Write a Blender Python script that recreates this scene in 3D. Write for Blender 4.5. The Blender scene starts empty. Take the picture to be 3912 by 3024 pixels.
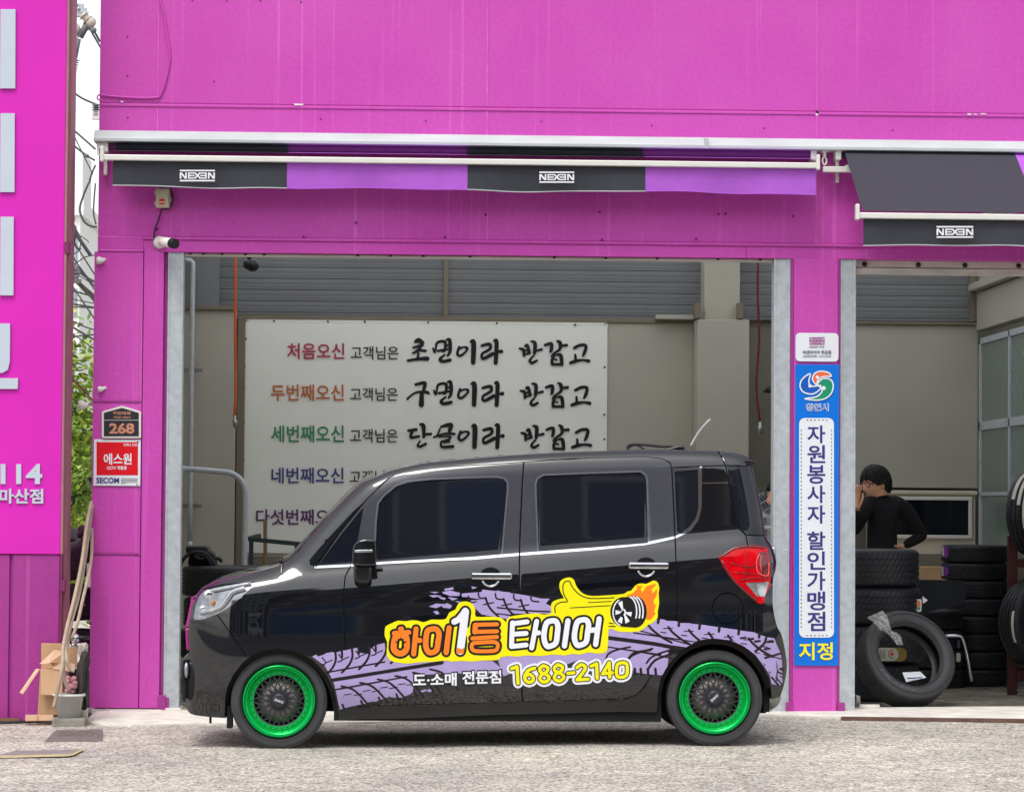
import bpy, bmesh, math, random
import numpy as np
from mathutils import Vector, Matrix
from mathutils.geometry import delaunay_2d_cdt
random.seed(7)
SC = bpy.context.scene
COL = SC.collection
R = math.radians

# ---------------------------------------------------------------- camera, sky, sun, exposure
IMW, IMH, FPX = 3912.0, 3024.0, 11900.0          # photograph size and focal length in its pixels
CAM = Vector((-0.72, -18.0, 1.36))
YAW, PITCH, ROLL = R(2.3), R(2.1), 0.0072
ROT = (Matrix.Rotation(-YAW, 3, 'Z') @ Matrix.Rotation(R(90) + PITCH, 3, 'X') @ Matrix.Rotation(ROLL, 3, 'Z'))
cam = bpy.data.cameras.new('camera')
camo = bpy.data.objects.new('camera', cam)
COL.objects.link(camo)
camo.matrix_world = Matrix.Translation(CAM) @ ROT.to_4x4()
cam.sensor_width = 36.0
cam.lens = 36.0 * FPX / IMW
cam.clip_start, cam.clip_end = 0.5, 3000
SC.camera = camo

SUN_EL, SUN_AZ = R(58), R(200)                   # azimuth measured from +Y clockwise
world = bpy.data.worlds.new("World")
SC.world = world
world.use_nodes = True
wn, wl = world.node_tree.nodes, world.node_tree.links
wn.clear()
sky = wn.new('ShaderNodeTexSky'); sky.sky_type = 'NISHITA'; sky.sun_disc = False
sky.sun_elevation, sky.sun_rotation = SUN_EL, SUN_AZ
sky.air_density, sky.dust_density, sky.ozone_density = 1.0, 2.0, 1.0
hs = wn.new('ShaderNodeHueSaturation'); hs.inputs['Saturation'].default_value = 0.22
bg = wn.new('ShaderNodeBackground'); bg.inputs['Strength'].default_value = 0.15
wo = wn.new('ShaderNodeOutputWorld')
wl.new(sky.outputs[0], hs.inputs['Color']); wl.new(hs.outputs[0], bg.inputs[0]); wl.new(bg.outputs[0], wo.inputs[0])
sun = bpy.data.lights.new('sun', 'SUN'); sun.energy = 0.8; sun.angle = R(22); sun.color = (1, .965, .91)
suno = bpy.data.objects.new('sun', sun); COL.objects.link(suno)
sd = Vector((math.sin(SUN_AZ) * math.cos(SUN_EL), math.cos(SUN_AZ) * math.cos(SUN_EL), math.sin(SUN_EL)))
suno.rotation_euler = sd.to_track_quat('Z', 'Y').to_euler()
SC.view_settings.view_transform = 'Standard'
SC.view_settings.look = 'None'
SC.view_settings.exposure = 0.75
SC.view_settings.gamma = 1.0

# ---------------------------------------------------------------- pixel rays -> world points
def ray(px, py):
    return ROT @ Vector(((px - IMW / 2) / FPX, (IMH / 2 - py) / FPX, -1.0))
def P(px, py, Y):
    d = ray(px, py); t = (Y - CAM.y) / d.y
    return CAM + d * t
K = 3912 / 2184
def D(px, py, Y): return P(px * K, py * K, Y)     # same, from the 2184 px wide view
def ppm(Y): return FPX / (Y - CAM.y)              # pixels per metre at depth Y

# ---------------------------------------------------------------- objects
WL = {}
def wloc(o): return WL.get(o.name, Vector((0, 0, 0))) if o else Vector((0, 0, 0))
def tag(o, label=None, cat=None, group=None, kind=None):
    if label: o['label'] = label
    if cat: o['category'] = cat
    if group: o['group'] = group
    if kind: o['kind'] = kind
    return o
def thing(name, label, cat, loc=(0, 0, 0), group=None, kind=None):
    o = bpy.data.objects.new(name, None); COL.objects.link(o)
    o.empty_display_size = .1
    o.location = loc; WL[o.name] = Vector(loc)
    return tag(o, label, cat, group, kind)
def link(name, me, m, parent=None):
    o = bpy.data.objects.new(name, me); COL.objects.link(o)
    if m is not None and not me.materials: me.materials.append(m)
    if parent:
        o.parent = parent; WL[o.name] = wloc(parent)
    else: WL[o.name] = Vector((0, 0, 0))
    return o
def copy_tree(o, parent=None):
    c = o.copy(); COL.objects.link(c)
    if parent: c.parent = parent
    for ch in o.children: copy_tree(ch, c)
    return c

class MB:
    """collects geometry in world space and links it as one mesh object"""
    def __init__(s): s.v = []; s.f = []; s.sm = []; s.mi = []; s.uv = None; s.cur = 0
    def add(s, vs, fs, smooth=False):
        b = len(s.v); s.v += [Vector(p) for p in vs]
        s.f += [tuple(i + b for i in f) for f in fs]; s.sm += [smooth] * len(fs); s.mi += [s.cur] * len(fs)
        return s
    def box(s, x0, x1, y0, y1, z0, z1, rot=None, c=None):
        vs = [Vector((x, y, z)) for x in (x0, x1) for y in (y0, y1) for z in (z0, z1)]
        if rot is not None:
            c = Vector(c) if c is not None else sum(vs, Vector()) / 8
            vs = [rot @ (p - c) + c for p in vs]
        return s.add(vs, [(0, 1, 3, 2), (4, 6, 7, 5), (0, 4, 5, 1), (2, 3, 7, 6), (0, 2, 6, 4), (1, 5, 7, 3)])
    def bar(s, a, b, w, h, up=(0, 0, 1)):
        a, b = Vector(a), Vector(b); d = (b - a).normalized(); u = Vector(up)
        if abs(d.dot(u)) > .95: u = Vector((0, 1, 0))
        x = d.cross(u).normalized(); z = x.cross(d)
        vs = [p + x * i * w / 2 + z * j * h / 2 for p in (a, b) for i, j in ((-1, -1), (1, -1), (1, 1), (-1, 1))]
        return s.add(vs, [(3, 2, 1, 0), (4, 5, 6, 7), (0, 1, 5, 4), (1, 2, 6, 5), (2, 3, 7, 6), (3, 0, 4, 7)])
    def tube(s, pts, r, n=8, cap=True):
        pts = [Vector(p) for p in pts]; rs = r if isinstance(r, (list, tuple)) else [r] * len(pts)
        vs = []; fs = []; u = None
        for i, p in enumerate(pts):
            d = (pts[min(i + 1, len(pts) - 1)] - pts[max(i - 1, 0)]).normalized()
            if u is None:
                u = d.orthogonal().normalized()
            u = (u - d * u.dot(d)).normalized(); w = d.cross(u)
            for k in range(n):
                a = 2 * math.pi * k / n
                vs.append(p + (u * math.cos(a) + w * math.sin(a)) * rs[i])
        for i in range(len(pts) - 1):
            for k in range(n):
                fs.append((i * n + k, i * n + (k + 1) % n, (i + 1) * n + (k + 1) % n, (i + 1) * n + k))
        s.add(vs, fs, True)
        if cap:
            b = len(s.v) - len(vs)
            s.f += [tuple(b + k for k in reversed(range(n))), tuple(b + len(vs) - n + k for k in range(n))]
            s.sm += [False, False]; s.mi += [s.cur] * 2
        return s
    def lathe(s, prof, c, axis='y', n=48, smooth=True, closed=False):
        """prof: (radius, along-axis) pairs"""
        c = Vector(c); vs = []; fs = []; m = len(prof)
        for k in range(n):
            a = 2 * math.pi * k / n; ca, sa = math.cos(a), math.sin(a)
            for r, h in prof:
                vs.append(c + (Vector((r * ca, h, r * sa)) if axis == 'y' else
                               Vector((r * ca, r * sa, h)) if axis == 'z' else Vector((h, r * ca, r * sa))))
        for k in range(n):
            for i in range(m if closed else m - 1):
                j = (i + 1) % m; k2 = (k + 1) % n
                fs.append((k * m + i, k2 * m + i, k2 * m + j, k * m + j))
        return s.add(vs, fs, smooth)
    def prism(s, poly, y0, y1):
        """poly: (x, z) outline, extruded from y0 to y1"""
        n = len(poly)
        vs = [Vector((x, y0, z)) for x, z in poly] + [Vector((x, y1, z)) for x, z in poly]
        return s.add(vs, [tuple(range(n)), tuple(range(2 * n - 1, n - 1, -1))] +
                     [(i, i + n, (i + 1) % n + n, (i + 1) % n) for i in range(n)])
    def ball(s, c, r, n=12, m=8):
        c = Vector(c); rx, ry, rz = r if isinstance(r, (tuple, list)) else (r, r, r)
        vs = [c + Vector((rx * math.cos(2 * math.pi * k / n) * math.sin(math.pi * j / m),
                          ry * math.sin(2 * math.pi * k / n) * math.sin(math.pi * j / m),
                          rz * math.cos(math.pi * j / m))) for j in range(m + 1) for k in range(n)]
        fs = [(j * n + k, (j + 1) * n + k, (j + 1) * n + (k + 1) % n, j * n + (k + 1) % n) for j in range(m) for k in range(n)]
        return s.add(vs, fs, True)
    def build(s, name, m, parent=None, bevel=0, seg=2, merge=False, recalc=True):
        o0 = wloc(parent)
        me = bpy.data.meshes.new(name)
        me.from_pydata([p - o0 for p in s.v], [], s.f)
        me.polygons.foreach_set('use_smooth', s.sm)
        ms = m if isinstance(m, (list, tuple)) else [m]
        for q in ms: me.materials.append(q)
        if len(ms) > 1: me.polygons.foreach_set('material_index', s.mi)
        if recalc or merge:
            b = bmesh.new(); b.from_mesh(me)
            if merge: bmesh.ops.remove_doubles(b, verts=b.verts, dist=1e-5)
            if recalc: bmesh.ops.recalc_face_normals(b, faces=b.faces)
            b.to_mesh(me); b.free()
        o = link(name, me, None, parent)
        if bevel:
            md = o.modifiers.new('bevel', 'BEVEL'); md.width = bevel; md.segments = seg
            md.limit_method = 'ANGLE'; md.angle_limit = R(40)
        return o

def drect(x0, y0, x1, y1, Y):
    """pixel rectangle of the 2184 view at depth Y -> (x0, x1, z0, z1) in metres"""
    xm, ym = (x0 + x1) / 2, (y0 + y1) / 2
    return D(x0, ym, Y).x, D(x1, ym, Y).x, D(xm, y1, Y).z, D(xm, y0, Y).z
def frect(x0, y0, x1, y1, Y): return drect(x0 / K, y0 / K, x1 / K, y1 / K, Y)

# ---------------------------------------------------------------- materials
def srgb(r, g, b):
    return tuple((c / 255 / 12.92 if c / 255 <= .04045 else ((c / 255 + .055) / 1.055) ** 2.4) for c in (r, g, b))
def mat(name, col, rough=.5, metal=0., ior=1.45, var=.12, scale=6., bump=0., bscale=60., coat=0., stretch=None, spec=None, detail=4):
    m = bpy.data.materials.new(name); m.use_nodes = True
    nt = m.node_tree; n, l = nt.nodes, nt.links
    b = n['Principled BSDF']
    b.inputs['Roughness'].default_value = rough; b.inputs['Metallic'].default_value = metal
    b.inputs['IOR'].default_value = ior
    b.inputs['Base Color'].default_value = (*col, 1)
    if spec is not None: b.inputs['Specular IOR Level'].default_value = spec
    if coat: b.inputs['Coat Weight'].default_value = coat; b.inputs['Coat Roughness'].default_value = .03
    tc = n.new('ShaderNodeTexCoord'); mp = n.new('ShaderNodeMapping')
    l.new(tc.outputs['Object'], mp.inputs[0])
    if stretch: mp.inputs['Scale'].default_value = stretch
    if var:
        nz = n.new('ShaderNodeTexNoise'); nz.inputs['Scale'].default_value = scale; nz.inputs['Detail'].default_value = detail
        l.new(mp.outputs[0], nz.inputs['Vector'])
        mr = n.new('ShaderNodeMapRange'); mr.inputs[1].default_value = .25; mr.inputs[2].default_value = .75
        mr.inputs[3].default_value = 1 - var; mr.inputs[4].default_value = 1 + var
        l.new(nz.outputs[0], mr.inputs[0])
        mx = n.new('ShaderNodeVectorMath'); mx.operation = 'SCALE'
        mx.inputs[0].default_value = col; l.new(mr.outputs[0], mx.inputs['Scale'])
        l.new(mx.outputs[0], b.inputs['Base Color'])
        mr2 = n.new('ShaderNodeMapRange'); mr2.inputs[1].default_value = .3; mr2.inputs[2].default_value = .7
        mr2.inputs[3].default_value = max(.0, rough - .35 * var); mr2.inputs[4].default_value = min(1, rough + .35 * var)
        l.new(nz.outputs[0], mr2.inputs[0]); l.new(mr2.outputs[0], b.inputs['Roughness'])
    if bump:
        nb = n.new('ShaderNodeTexNoise'); nb.inputs['Scale'].default_value = bscale; nb.inputs['Detail'].default_value = 3
        l.new(mp.outputs[0], nb.inputs['Vector'])
        bp = n.new('ShaderNodeBump'); bp.inputs['Strength'].default_value = bump; bp.inputs['Distance'].default_value = .01
        l.new(nb.outputs[0], bp.inputs['Height']); l.new(bp.outputs[0], b.inputs['Normal'])
    return m

def wall_paint(name, col, fade, rough=.42):
    """painted sheet metal: faint vertical rain streaks, blotchy fading, small chips"""
    m = mat(name, col, rough, var=0)
    n, l = m.node_tree.nodes, m.node_tree.links; b = n['Principled BSDF']
    tc = n.new('ShaderNodeTexCoord')
    def noise(scale, sx, sy, sz, lo, hi, detail=5):
        mp = n.new('ShaderNodeMapping'); mp.inputs['Scale'].default_value = (sx, sy, sz); l.new(tc.outputs['Object'], mp.inputs[0])
        z = n.new('ShaderNodeTexNoise'); z.inputs['Scale'].default_value = scale; z.inputs['Detail'].default_value = detail
        l.new(mp.outputs[0], z.inputs['Vector'])
        r = n.new('ShaderNodeMapRange'); r.inputs[1].default_value = lo; r.inputs[2].default_value = hi
        l.new(z.outputs[0], r.inputs[0]); return r.outputs[0]
    st = noise(24, 1, 1, .012, .60, .74); bl = noise(1.3, 1, 1, 1, .3, .75); fine = noise(40, 1, 1, 1, .3, .7)
    cz = noise(.9, 1, 1, 1, .45, .8)
    m1 = n.new('ShaderNodeMath'); m1.operation = 'MULTIPLY'; l.new(st, m1.inputs[0]); m1.inputs[1].default_value = .5
    m2 = n.new('ShaderNodeMath'); m2.operation = 'MULTIPLY_ADD'; l.new(bl, m2.inputs[0]); m2.inputs[1].default_value = .22; l.new(m1.outputs[0], m2.inputs[2])
    mx = n.new('ShaderNodeMix'); mx.data_type = 'RGBA'
    mx.inputs['A'].default_value = (*col, 1); mx.inputs['B'].default_value = (*fade, 1); l.new(m2.outputs[0], mx.inputs['Factor'])
    hv = n.new('ShaderNodeHueSaturation'); l.new(mx.outputs['Result'], hv.inputs['Color'])
    vr = n.new('ShaderNodeMapRange'); vr.inputs[3].default_value = .93; vr.inputs[4].default_value = 1.07; l.new(fine, vr.inputs[0])
    l.new(vr.outputs[0], hv.inputs['Value']); l.new(hv.outputs[0], b.inputs['Base Color'])
    rr = n.new('ShaderNodeMapRange'); rr.inputs[3].default_value = rough - .08; rr.inputs[4].default_value = rough + .14; l.new(cz, rr.inputs[0]); l.new(rr.outputs[0], b.inputs['Roughness'])
    nb = noise(2.2, 1, 1, .5, .0, 1.0, 2)
    bp = n.new('ShaderNodeBump'); bp.inputs['Strength'].default_value = .22; bp.inputs['Distance'].default_value = .02
    l.new(nb, bp.inputs['Height']); l.new(bp.outputs[0], b.inputs['Normal'])
    return m

M = {}
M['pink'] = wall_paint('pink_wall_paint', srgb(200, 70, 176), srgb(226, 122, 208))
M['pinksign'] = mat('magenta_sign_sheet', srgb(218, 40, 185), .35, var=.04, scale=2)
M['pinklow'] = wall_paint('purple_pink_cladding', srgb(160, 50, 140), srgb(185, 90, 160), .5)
M['pinkdark'] = mat('dark_pink_edge', srgb(120, 40, 90), .6, var=.2)
M['edge'] = mat('weathered_pink_trim', srgb(166, 112, 122), .6, var=.12, scale=9)
M['galv'] = mat('galvanised_steel', srgb(186, 194, 199), .45, .2, var=.14, scale=25, bump=.05)
M['alu'] = mat('white_aluminium', srgb(226, 226, 218), .35, .1, var=.05)
M['flash'] = mat('grey_flashing', srgb(190, 196, 196), .45, .1, var=.1, scale=3, stretch=(1, 1, 4))
M['whitepl'] = mat('white_plastic', srgb(225, 224, 216), .4, var=.05)
M['cream'] = mat('cream_box_plastic', srgb(200, 194, 168), .5, var=.06)
M['black'] = mat('black_plastic', srgb(24, 24, 27), .45, var=.15)
M['blackmatte'] = mat('black_underbody', srgb(14, 14, 15), .8, var=.2)
M['fabk'] = mat('charcoal_awning_fabric', srgb(58, 60, 68), .85, var=.1, scale=14, bump=.25, bscale=220)
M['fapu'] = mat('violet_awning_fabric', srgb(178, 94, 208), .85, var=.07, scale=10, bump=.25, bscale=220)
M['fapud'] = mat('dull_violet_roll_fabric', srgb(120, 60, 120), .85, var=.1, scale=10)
M['concrete'] = mat('white_painted_concrete', srgb(226, 221, 210), .8, var=.2, scale=7, bump=.4, bscale=60)
M['concgrey'] = mat('grey_concrete', srgb(150, 146, 136), .85, var=.2, scale=9, bump=.5, bscale=50)
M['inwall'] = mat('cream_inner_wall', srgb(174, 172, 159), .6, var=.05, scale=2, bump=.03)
M['inwallsh'] = mat('shaded_olive_inner_wall', srgb(120, 118, 106), .65, var=.08, scale=2)  # shade painted into the wall right of the column; also on skirting, back wall
M['inpost'] = mat('taupe_inner_trim', srgb(120, 112, 96), .6, var=.1, scale=3)
M['ribwall'] = mat('grey_ribbed_panel', srgb(116, 119, 121), .5, var=.06, scale=3)
M['ceil'] = mat('white_ceiling', srgb(225, 224, 218), .7, var=.05)
M['darkwin'] = mat('dark_glass', srgb(14, 18, 26), .06, ior=1.5, var=0)
M['whitetext'] = mat('white_lettering', srgb(232, 234, 238), .4, var=.02)
M['navy'] = mat('navy_lettering', srgb(58, 52, 128), .45, var=.05)
M['inkblk'] = mat('black_ink', srgb(16, 18, 26), .6, var=.1)
M['rubber'] = None
M['steel'] = mat('bare_steel', srgb(150, 152, 150), .3, .9, var=.1)
M['chrome'] = mat('chrome', srgb(225, 228, 232), .07, 1., var=0)
M['card'] = mat('cardboard', srgb(196, 158, 122), .85, var=.1, scale=5, bump=.1, bscale=90)
M['cardin'] = mat('pale_cardboard_flap', srgb(214, 178, 148), .85, var=.08, scale=5)
M['wire'] = mat('black_cable', srgb(36, 38, 42), .6, var=.1)
M['porcelain'] = mat('porcelain_insulator', srgb(200, 192, 178), .35, var=.1)
M['polymer'] = mat('grey_polymer_insulator', srgb(110, 112, 116), .5, var=.1)
M['reddark'] = mat('dark_red_rack_steel', srgb(70, 26, 28), .5, .2, var=.2)
M['blksheet'] = mat('dark_navy_board', srgb(26, 34, 46), .6, var=.15)
M['skin'] = mat('skin', srgb(222, 168, 138), .55, var=.06, scale=12)
M['hair'] = mat('black_hair', srgb(15, 14, 15), .45, var=.3, scale=40, stretch=(3, 3, .4), bump=.5, bscale=90)
M['shirt'] = mat('black_cotton', srgb(20, 19, 24), .9, var=.2, scale=8, bump=.3, bscale=18)
M['trousers'] = mat('dark_trousers', srgb(30, 31, 38), .9, var=.15)
M['wood'] = mat('worn_wood', srgb(120, 92, 66), .8, var=.2, scale=12, stretch=(3, 3, .3))
M['green_angle'] = mat('dark_green_angle_iron', srgb(52, 66, 66), .5, .3, var=.2)
M['hose'] = mat('dirty_beige_hose', srgb(178, 160, 140), .6, var=.15, scale=15)
M['grey'] = mat('grey_plastic', srgb(178, 180, 180), .45, var=.08)
M['bag'] = mat('charcoal_bag_cloth', srgb(62, 58, 56), .8, var=.2, scale=10, bump=.12, bscale=40)
M['iron'] = mat('cast_iron', srgb(128, 122, 116), .7, .3, var=.2, scale=25, bump=.3, bscale=80)

# ---------------------------------------------------------------- flat shapes: polygons, strokes and lettering
def ccw(p):
    a = sum(p[i - 1][0] * p[i][1] - p[i][0] * p[i - 1][1] for i in range(len(p)))
    return p if a > 0 else p[::-1]
def union(polys, grid=0, holes=()):
    """2-D union of polygons minus holes -> (verts, triangles); grid adds inner points at that spacing"""
    pts = []; fs = []
    for p in list(polys) + list(holes):
        p = ccw(p)
        b = len(pts); pts += [Vector((float(x), float(y))) for x, y in p]; fs.append(list(range(b, b + len(p))))
    if grid:
        xs = [p.x for p in pts]; ys = [p.y for p in pts]
        x = min(xs)
        while x < max(xs):
            y = min(ys)
            while y < max(ys):
                pts.append(Vector((x + .013 * grid, y + .017 * grid))); y += grid
            x += grid
    v, e, f, ov, oe, of = delaunay_2d_cdt(pts, [], fs, 0, 1e-4)
    np_ = len(polys)
    keep = [f[i] for i in range(len(f)) if of[i] and any(k < np_ for k in of[i]) and not any(k >= np_ for k in of[i])]
    used = sorted({i for t in keep for i in t}); mp = {a: b for b, a in enumerate(used)}
    return [v[i] for i in used], [tuple(mp[i] for i in t) for t in keep]
def capsule(path, r, n=10):
    """polygons that make a round-ended stroke; path of (x, y) or (x, y, radius)"""
    out = []
    q = [(p[0], p[1], (p[2] if len(p) > 2 else r)) for p in path]
    for x, y, rr in q:
        out.append([(x + rr * math.cos(2 * math.pi * k / n), y + rr * math.sin(2 * math.pi * k / n)) for k in range(n)])
    for (x0, y0, r0), (x1, y1, r1) in zip(q, q[1:]):
        L = math.hypot(x1 - x0, y1 - y0)
        if L < 1e-6: continue
        nx, ny = -(y1 - y0) / L, (x1 - x0) / L
        out.append([(x0 + nx * r0, y0 + ny * r0), (x0 - nx * r0, y0 - ny * r0), (x1 - nx * r1, y1 - ny * r1), (x1 + nx * r1, y1 + ny * r1)])
    return out
def smooth(pts, k=4, closed=False):
    """Catmull-Rom through points of any dimension"""
    n = len(pts); out = []
    rng = range(n if closed else n - 1)
    for i in rng:
        g = (lambda j: pts[j % n]) if closed else (lambda j: pts[max(0, min(n - 1, j))])
        p0, p1, p2, p3 = g(i - 1), g(i), g(i + 1), g(i + 2)
        for s in range(k):
            t = s / k
            out.append(tuple(.5 * (2 * b + (c - a) * t + (2 * a - 5 * b + 4 * c - d) * t * t + (3 * b - a - 3 * c + d) * t ** 3)
                             for a, b, c, d in zip(p0, p1, p2, p3)))
    if not closed: out.append(tuple(pts[-1]))
    return out
def ell(cx, cy, rx, ry, n=20, a0=0, a1=360):
    return [(cx + rx * math.cos(R(a0 + (a1 - a0) * k / n)), cy + ry * math.sin(R(a0 + (a1 - a0) * k / n))) for k in range(n + (0 if a1 - a0 == 360 else 1))]
def rrect(x0, y0, x1, y1, r, n=5):
    o = []
    for cx, cy, a in ((x1 - r, y1 - r, 0), (x0 + r, y1 - r, 90), (x0 + r, y0 + r, 180), (x1 - r, y0 + r, 270)):
        o += [(cx + r * math.cos(R(a + 90 * k / n)), cy + r * math.sin(R(a + 90 * k / n))) for k in range(n + 1)]
    return o
def glyphs(body, bold=0.):
    """a line of lettering as (verts 2-D, triangles), untransformed"""
    c = bpy.data.curves.new('t', 'FONT'); c.body = body; c.offset = bold; c.resolution_u = 3
    o = bpy.data.objects.new('t', c); COL.objects.link(o)
    bpy.context.view_layer.update()
    me = bpy.data.meshes.new_from_object(o.evaluated_get(bpy.context.evaluated_depsgraph_get()))
    b = bmesh.new(); b.from_mesh(me); bmesh.ops.triangulate(b, faces=b.faces)
    b.verts.index_update()
    v = [(p.co.x, p.co.y) for p in b.verts]; f = [tuple(q.index for q in t.verts) for t in b.faces]
    b.free(); bpy.data.meshes.remove(me); bpy.data.objects.remove(o); bpy.data.curves.remove(c)
    return v, f
def text_px(body, x0, y0, x1, y1, bold=0., slant=0., shear=0.):
    """lettering fitted to a box of photograph pixels (y down) -> verts, tris; slant raises the right end"""
    v, f = glyphs(body, bold)
    ax, bx = min(p[0] for p in v), max(p[0] for p in v); ay, by = min(p[1] for p in v), max(p[1] for p in v)
    out = []
    for x, y in v:
        s, t = (x - ax) / (bx - ax), (by - y) / (by - ay)
        out.append((x0 + s * (x1 - x0) + shear * (1 - t), y0 + t * (y1 - y0) - slant * s))
    return out, f
def on_wall(vf, Y, off=.002, mb=None, thick=0):
    """put flat pixel shapes on the wall plane at depth Y"""
    v, f = vf; mb = mb or MB()
    pts = [P(x, y, Y - off) for x, y in v]
    if thick:
        n = len(pts); back = [p + Vector((0, thick, 0)) for p in pts]
        ec = {}
        for t in f:
            for a, b in ((t[0], t[1]), (t[1], t[2]), (t[2], t[0])): ec[(a, b)] = 1
        side = [(a, b, b + n, a + n) for (a, b) in ec if (b, a) not in ec]
        return mb.add(pts + back, list(f) + side)
    return mb.add(pts, f)
# ================================================================ ground and setting
YB = 3.0                                                     # front face of the tyre shop
gz0 = P(1065, 2858, .1); gz1 = P(2731, 2845, .1)             # where the car's tyres touch the ground
GS = (gz1.z - gz0.z) / (gz1.x - gz0.x)
def gz(x): return gz0.z + GS * (max(-7, min(7, x)) - gz0.x)
def asphalt():
    m = bpy.data.materials.new('worn_asphalt'); m.use_nodes = True
    n, l = m.node_tree.nodes, m.node_tree.links; b = n['Principled BSDF']; b.inputs['Roughness'].default_value = .85
    tc = n.new('ShaderNodeTexCoord')
    def noi(sc, det=4, kind='ShaderNodeTexNoise'):
        z = n.new(kind); z.inputs['Scale'].default_value = sc
        if kind == 'ShaderNodeTexNoise': z.inputs['Detail'].default_value = det
        l.new(tc.outputs['Object'], z.inputs['Vector']); return z
    v = noi(78, kind='ShaderNodeTexVoronoi'); v2 = noi(45, kind='ShaderNodeTexVoronoi'); big = noi(.7, 6); mid = noi(5, 5)
    cr = n.new('ShaderNodeValToRGB'); e = cr.color_ramp.elements
    e[0].position, e[0].color = .0, (.11, .10, .085, 1); e[1].position, e[1].color = 1, (.95, .90, .80, 1)
    e2 = e.new(.5); e2.color = (.60, .56, .49, 1)
    sp = n.new('ShaderNodeSeparateColor'); l.new(v.outputs['Color'], sp.inputs[0]); l.new(sp.outputs[0], cr.inputs[0])
    cr2 = n.new('ShaderNodeValToRGB'); f = cr2.color_ramp.elements
    f[0].position, f[0].color = .3, (.72, .72, .74, 1); f[1].position, f[1].color = .72, (1.12, 1.1, 1.05, 1)
    l.new(big.outputs[0], cr2.inputs[0])
    cr3 = n.new('ShaderNodeValToRGB'); f = cr3.color_ramp.elements
    f[0].position, f[0].color = .3, (.8, .8, .8, 1); f[1].position, f[1].color = .7, (1.1, 1.1, 1.1, 1); l.new(mid.outputs[0], cr3.inputs[0])
    def mul(a, c):
        q = n.new('ShaderNodeMix'); q.data_type = 'RGBA'; q.blend_type = 'MULTIPLY'; q.inputs[0].default_value = 1
        l.new(a, q.inputs['A']); l.new(c, q.inputs['B']); return q.outputs['Result']
    # fine wandering cracks
    wz = noi(1.6, 4); va = n.new('ShaderNodeVectorMath'); va.operation = 'MULTIPLY_ADD'; l.new(wz.outputs['Color'], va.inputs[0]); va.inputs[1].default_value = (.5, .5, 0); l.new(tc.outputs['Object'], va.inputs[2])
    vc = n.new('ShaderNodeTexVoronoi'); vc.feature = 'DISTANCE_TO_EDGE'; vc.inputs['Scale'].default_value = .42; l.new(va.outputs[0], vc.inputs['Vector'])
    cr4 = n.new('ShaderNodeValToRGB'); f = cr4.color_ramp.elements
    f[0].position, f[0].color = .0, (.72, .70, .68, 1); f[1].position, f[1].color = .006, (1, 1, 1, 1); l.new(vc.outputs['Distance'], cr4.inputs[0])
    l.new(mul(mul(mul(cr.outputs[0], cr2.outputs[0]), cr3.outputs[0]), cr4.outputs[0]), b.inputs['Base Color'])
    bp = n.new('ShaderNodeBump'); bp.inputs['Strength'].default_value = .9; bp.inputs['Distance'].default_value = .006
    ad = n.new('ShaderNodeMath'); l.new(v.outputs['Distance'], ad.inputs[0]); l.new(v2.outputs['Distance'], ad.inputs[1])
    l.new(ad.outputs[0], bp.inputs['Height']); l.new(bp.outputs[0], b.inputs['Normal'])
    return m
M['asphalt'] = asphalt()
b = MB()
xs = [-400, -60, -20, -7] + [x * .5 for x in range(-13, 14)] + [7, 20, 60, 400]
ys = [-400, -60, -20, -8, -4, -2, -1, 0, 1, 2, 2.6, 3, 3.4, 4, 8.2, 20, 60, 400]
vs = [Vector((x, y, gz(x) - (.04 if 3.0 < y < 9 and -4 < x else 0) + .006 * math.sin(3.1 * x + y) * (abs(x) < 7 and y < 2))) for x in xs for y in ys]
ny = len(ys)
b.add(vs, [(i * ny + j, (i + 1) * ny + j, (i + 1) * ny + j + 1, i * ny + j + 1) for i in range(len(xs) - 1) for j in range(ny - 1)], True)
tag(b.build('asphalt_ground', M['asphalt']), kind='structure')

b = MB(); xs2 = [-60, -20, -7, 7, 20, 60]  # unseen dark road added to keep the car's lower reflections dark
b.add([Vector((x, y, gz(x) + .012)) for x in xs2 for y in (-27, -7)], [(i * 2, i * 2 + 2, i * 2 + 3, i * 2 + 1) for i in range(5)])
tag(b.build('added_dark_road', mat('dark_road_asphalt', srgb(62, 62, 64), .85, var=.15, scale=4, bump=.3, bscale=90)), kind='structure')
ZF = D(1740, 1516, YB).z                                     # shop floor level
LX = D(200, 900, YB).x
# worn white concrete threshold in front of the bays
edge_px = [(180,1541),(215,1547),(300,1549),(400,1546),(500,1545),(620,1544),(760,1543),(900,1539),(1050,1537),(1200,1534),(1350,1529),(1500,1527),(1620,1526),(1750,1531),(1900,1534),(2050,1536),(2300,1536)]
def toground(px, py):
    y = 2.4
    for _ in range(6):
        d = ray(px * K, py * K); t = (gz((CAM + d * ((y - CAM.y) / d.y)).x) - CAM.z) / d.z; p = CAM + d * t; y = p.y
    return p
b = MB(); e = [toground(x, y) for x, y in smooth(edge_px, 5)]
rnd = random.Random(3)
vs = []
for p in e:
    j = rnd.uniform(-.012, .012)
    zt = max(ZF - .012, gz(p.x) + .004)
    vs += [Vector((p.x, p.y + j, gz(p.x) - .05)), Vector((p.x, p.y + j, gz(p.x) + .012)), Vector((p.x, p.y + .10 + j, gz(p.x) + .022)), Vector((p.x + (.12 if p is e[0] else 0), 2.93, zt)), Vector((p.x + (.12 if p is e[0] else 0), 3.35, zt))]
b.add(vs, [(i * 5 + k, (i + 1) * 5 + k, (i + 1) * 5 + k + 1, i * 5 + k + 1) for i in range(len(e) - 1) for k in range(4)], False)
tag(b.build('concrete_threshold', M['concrete']), kind='structure')
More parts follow.
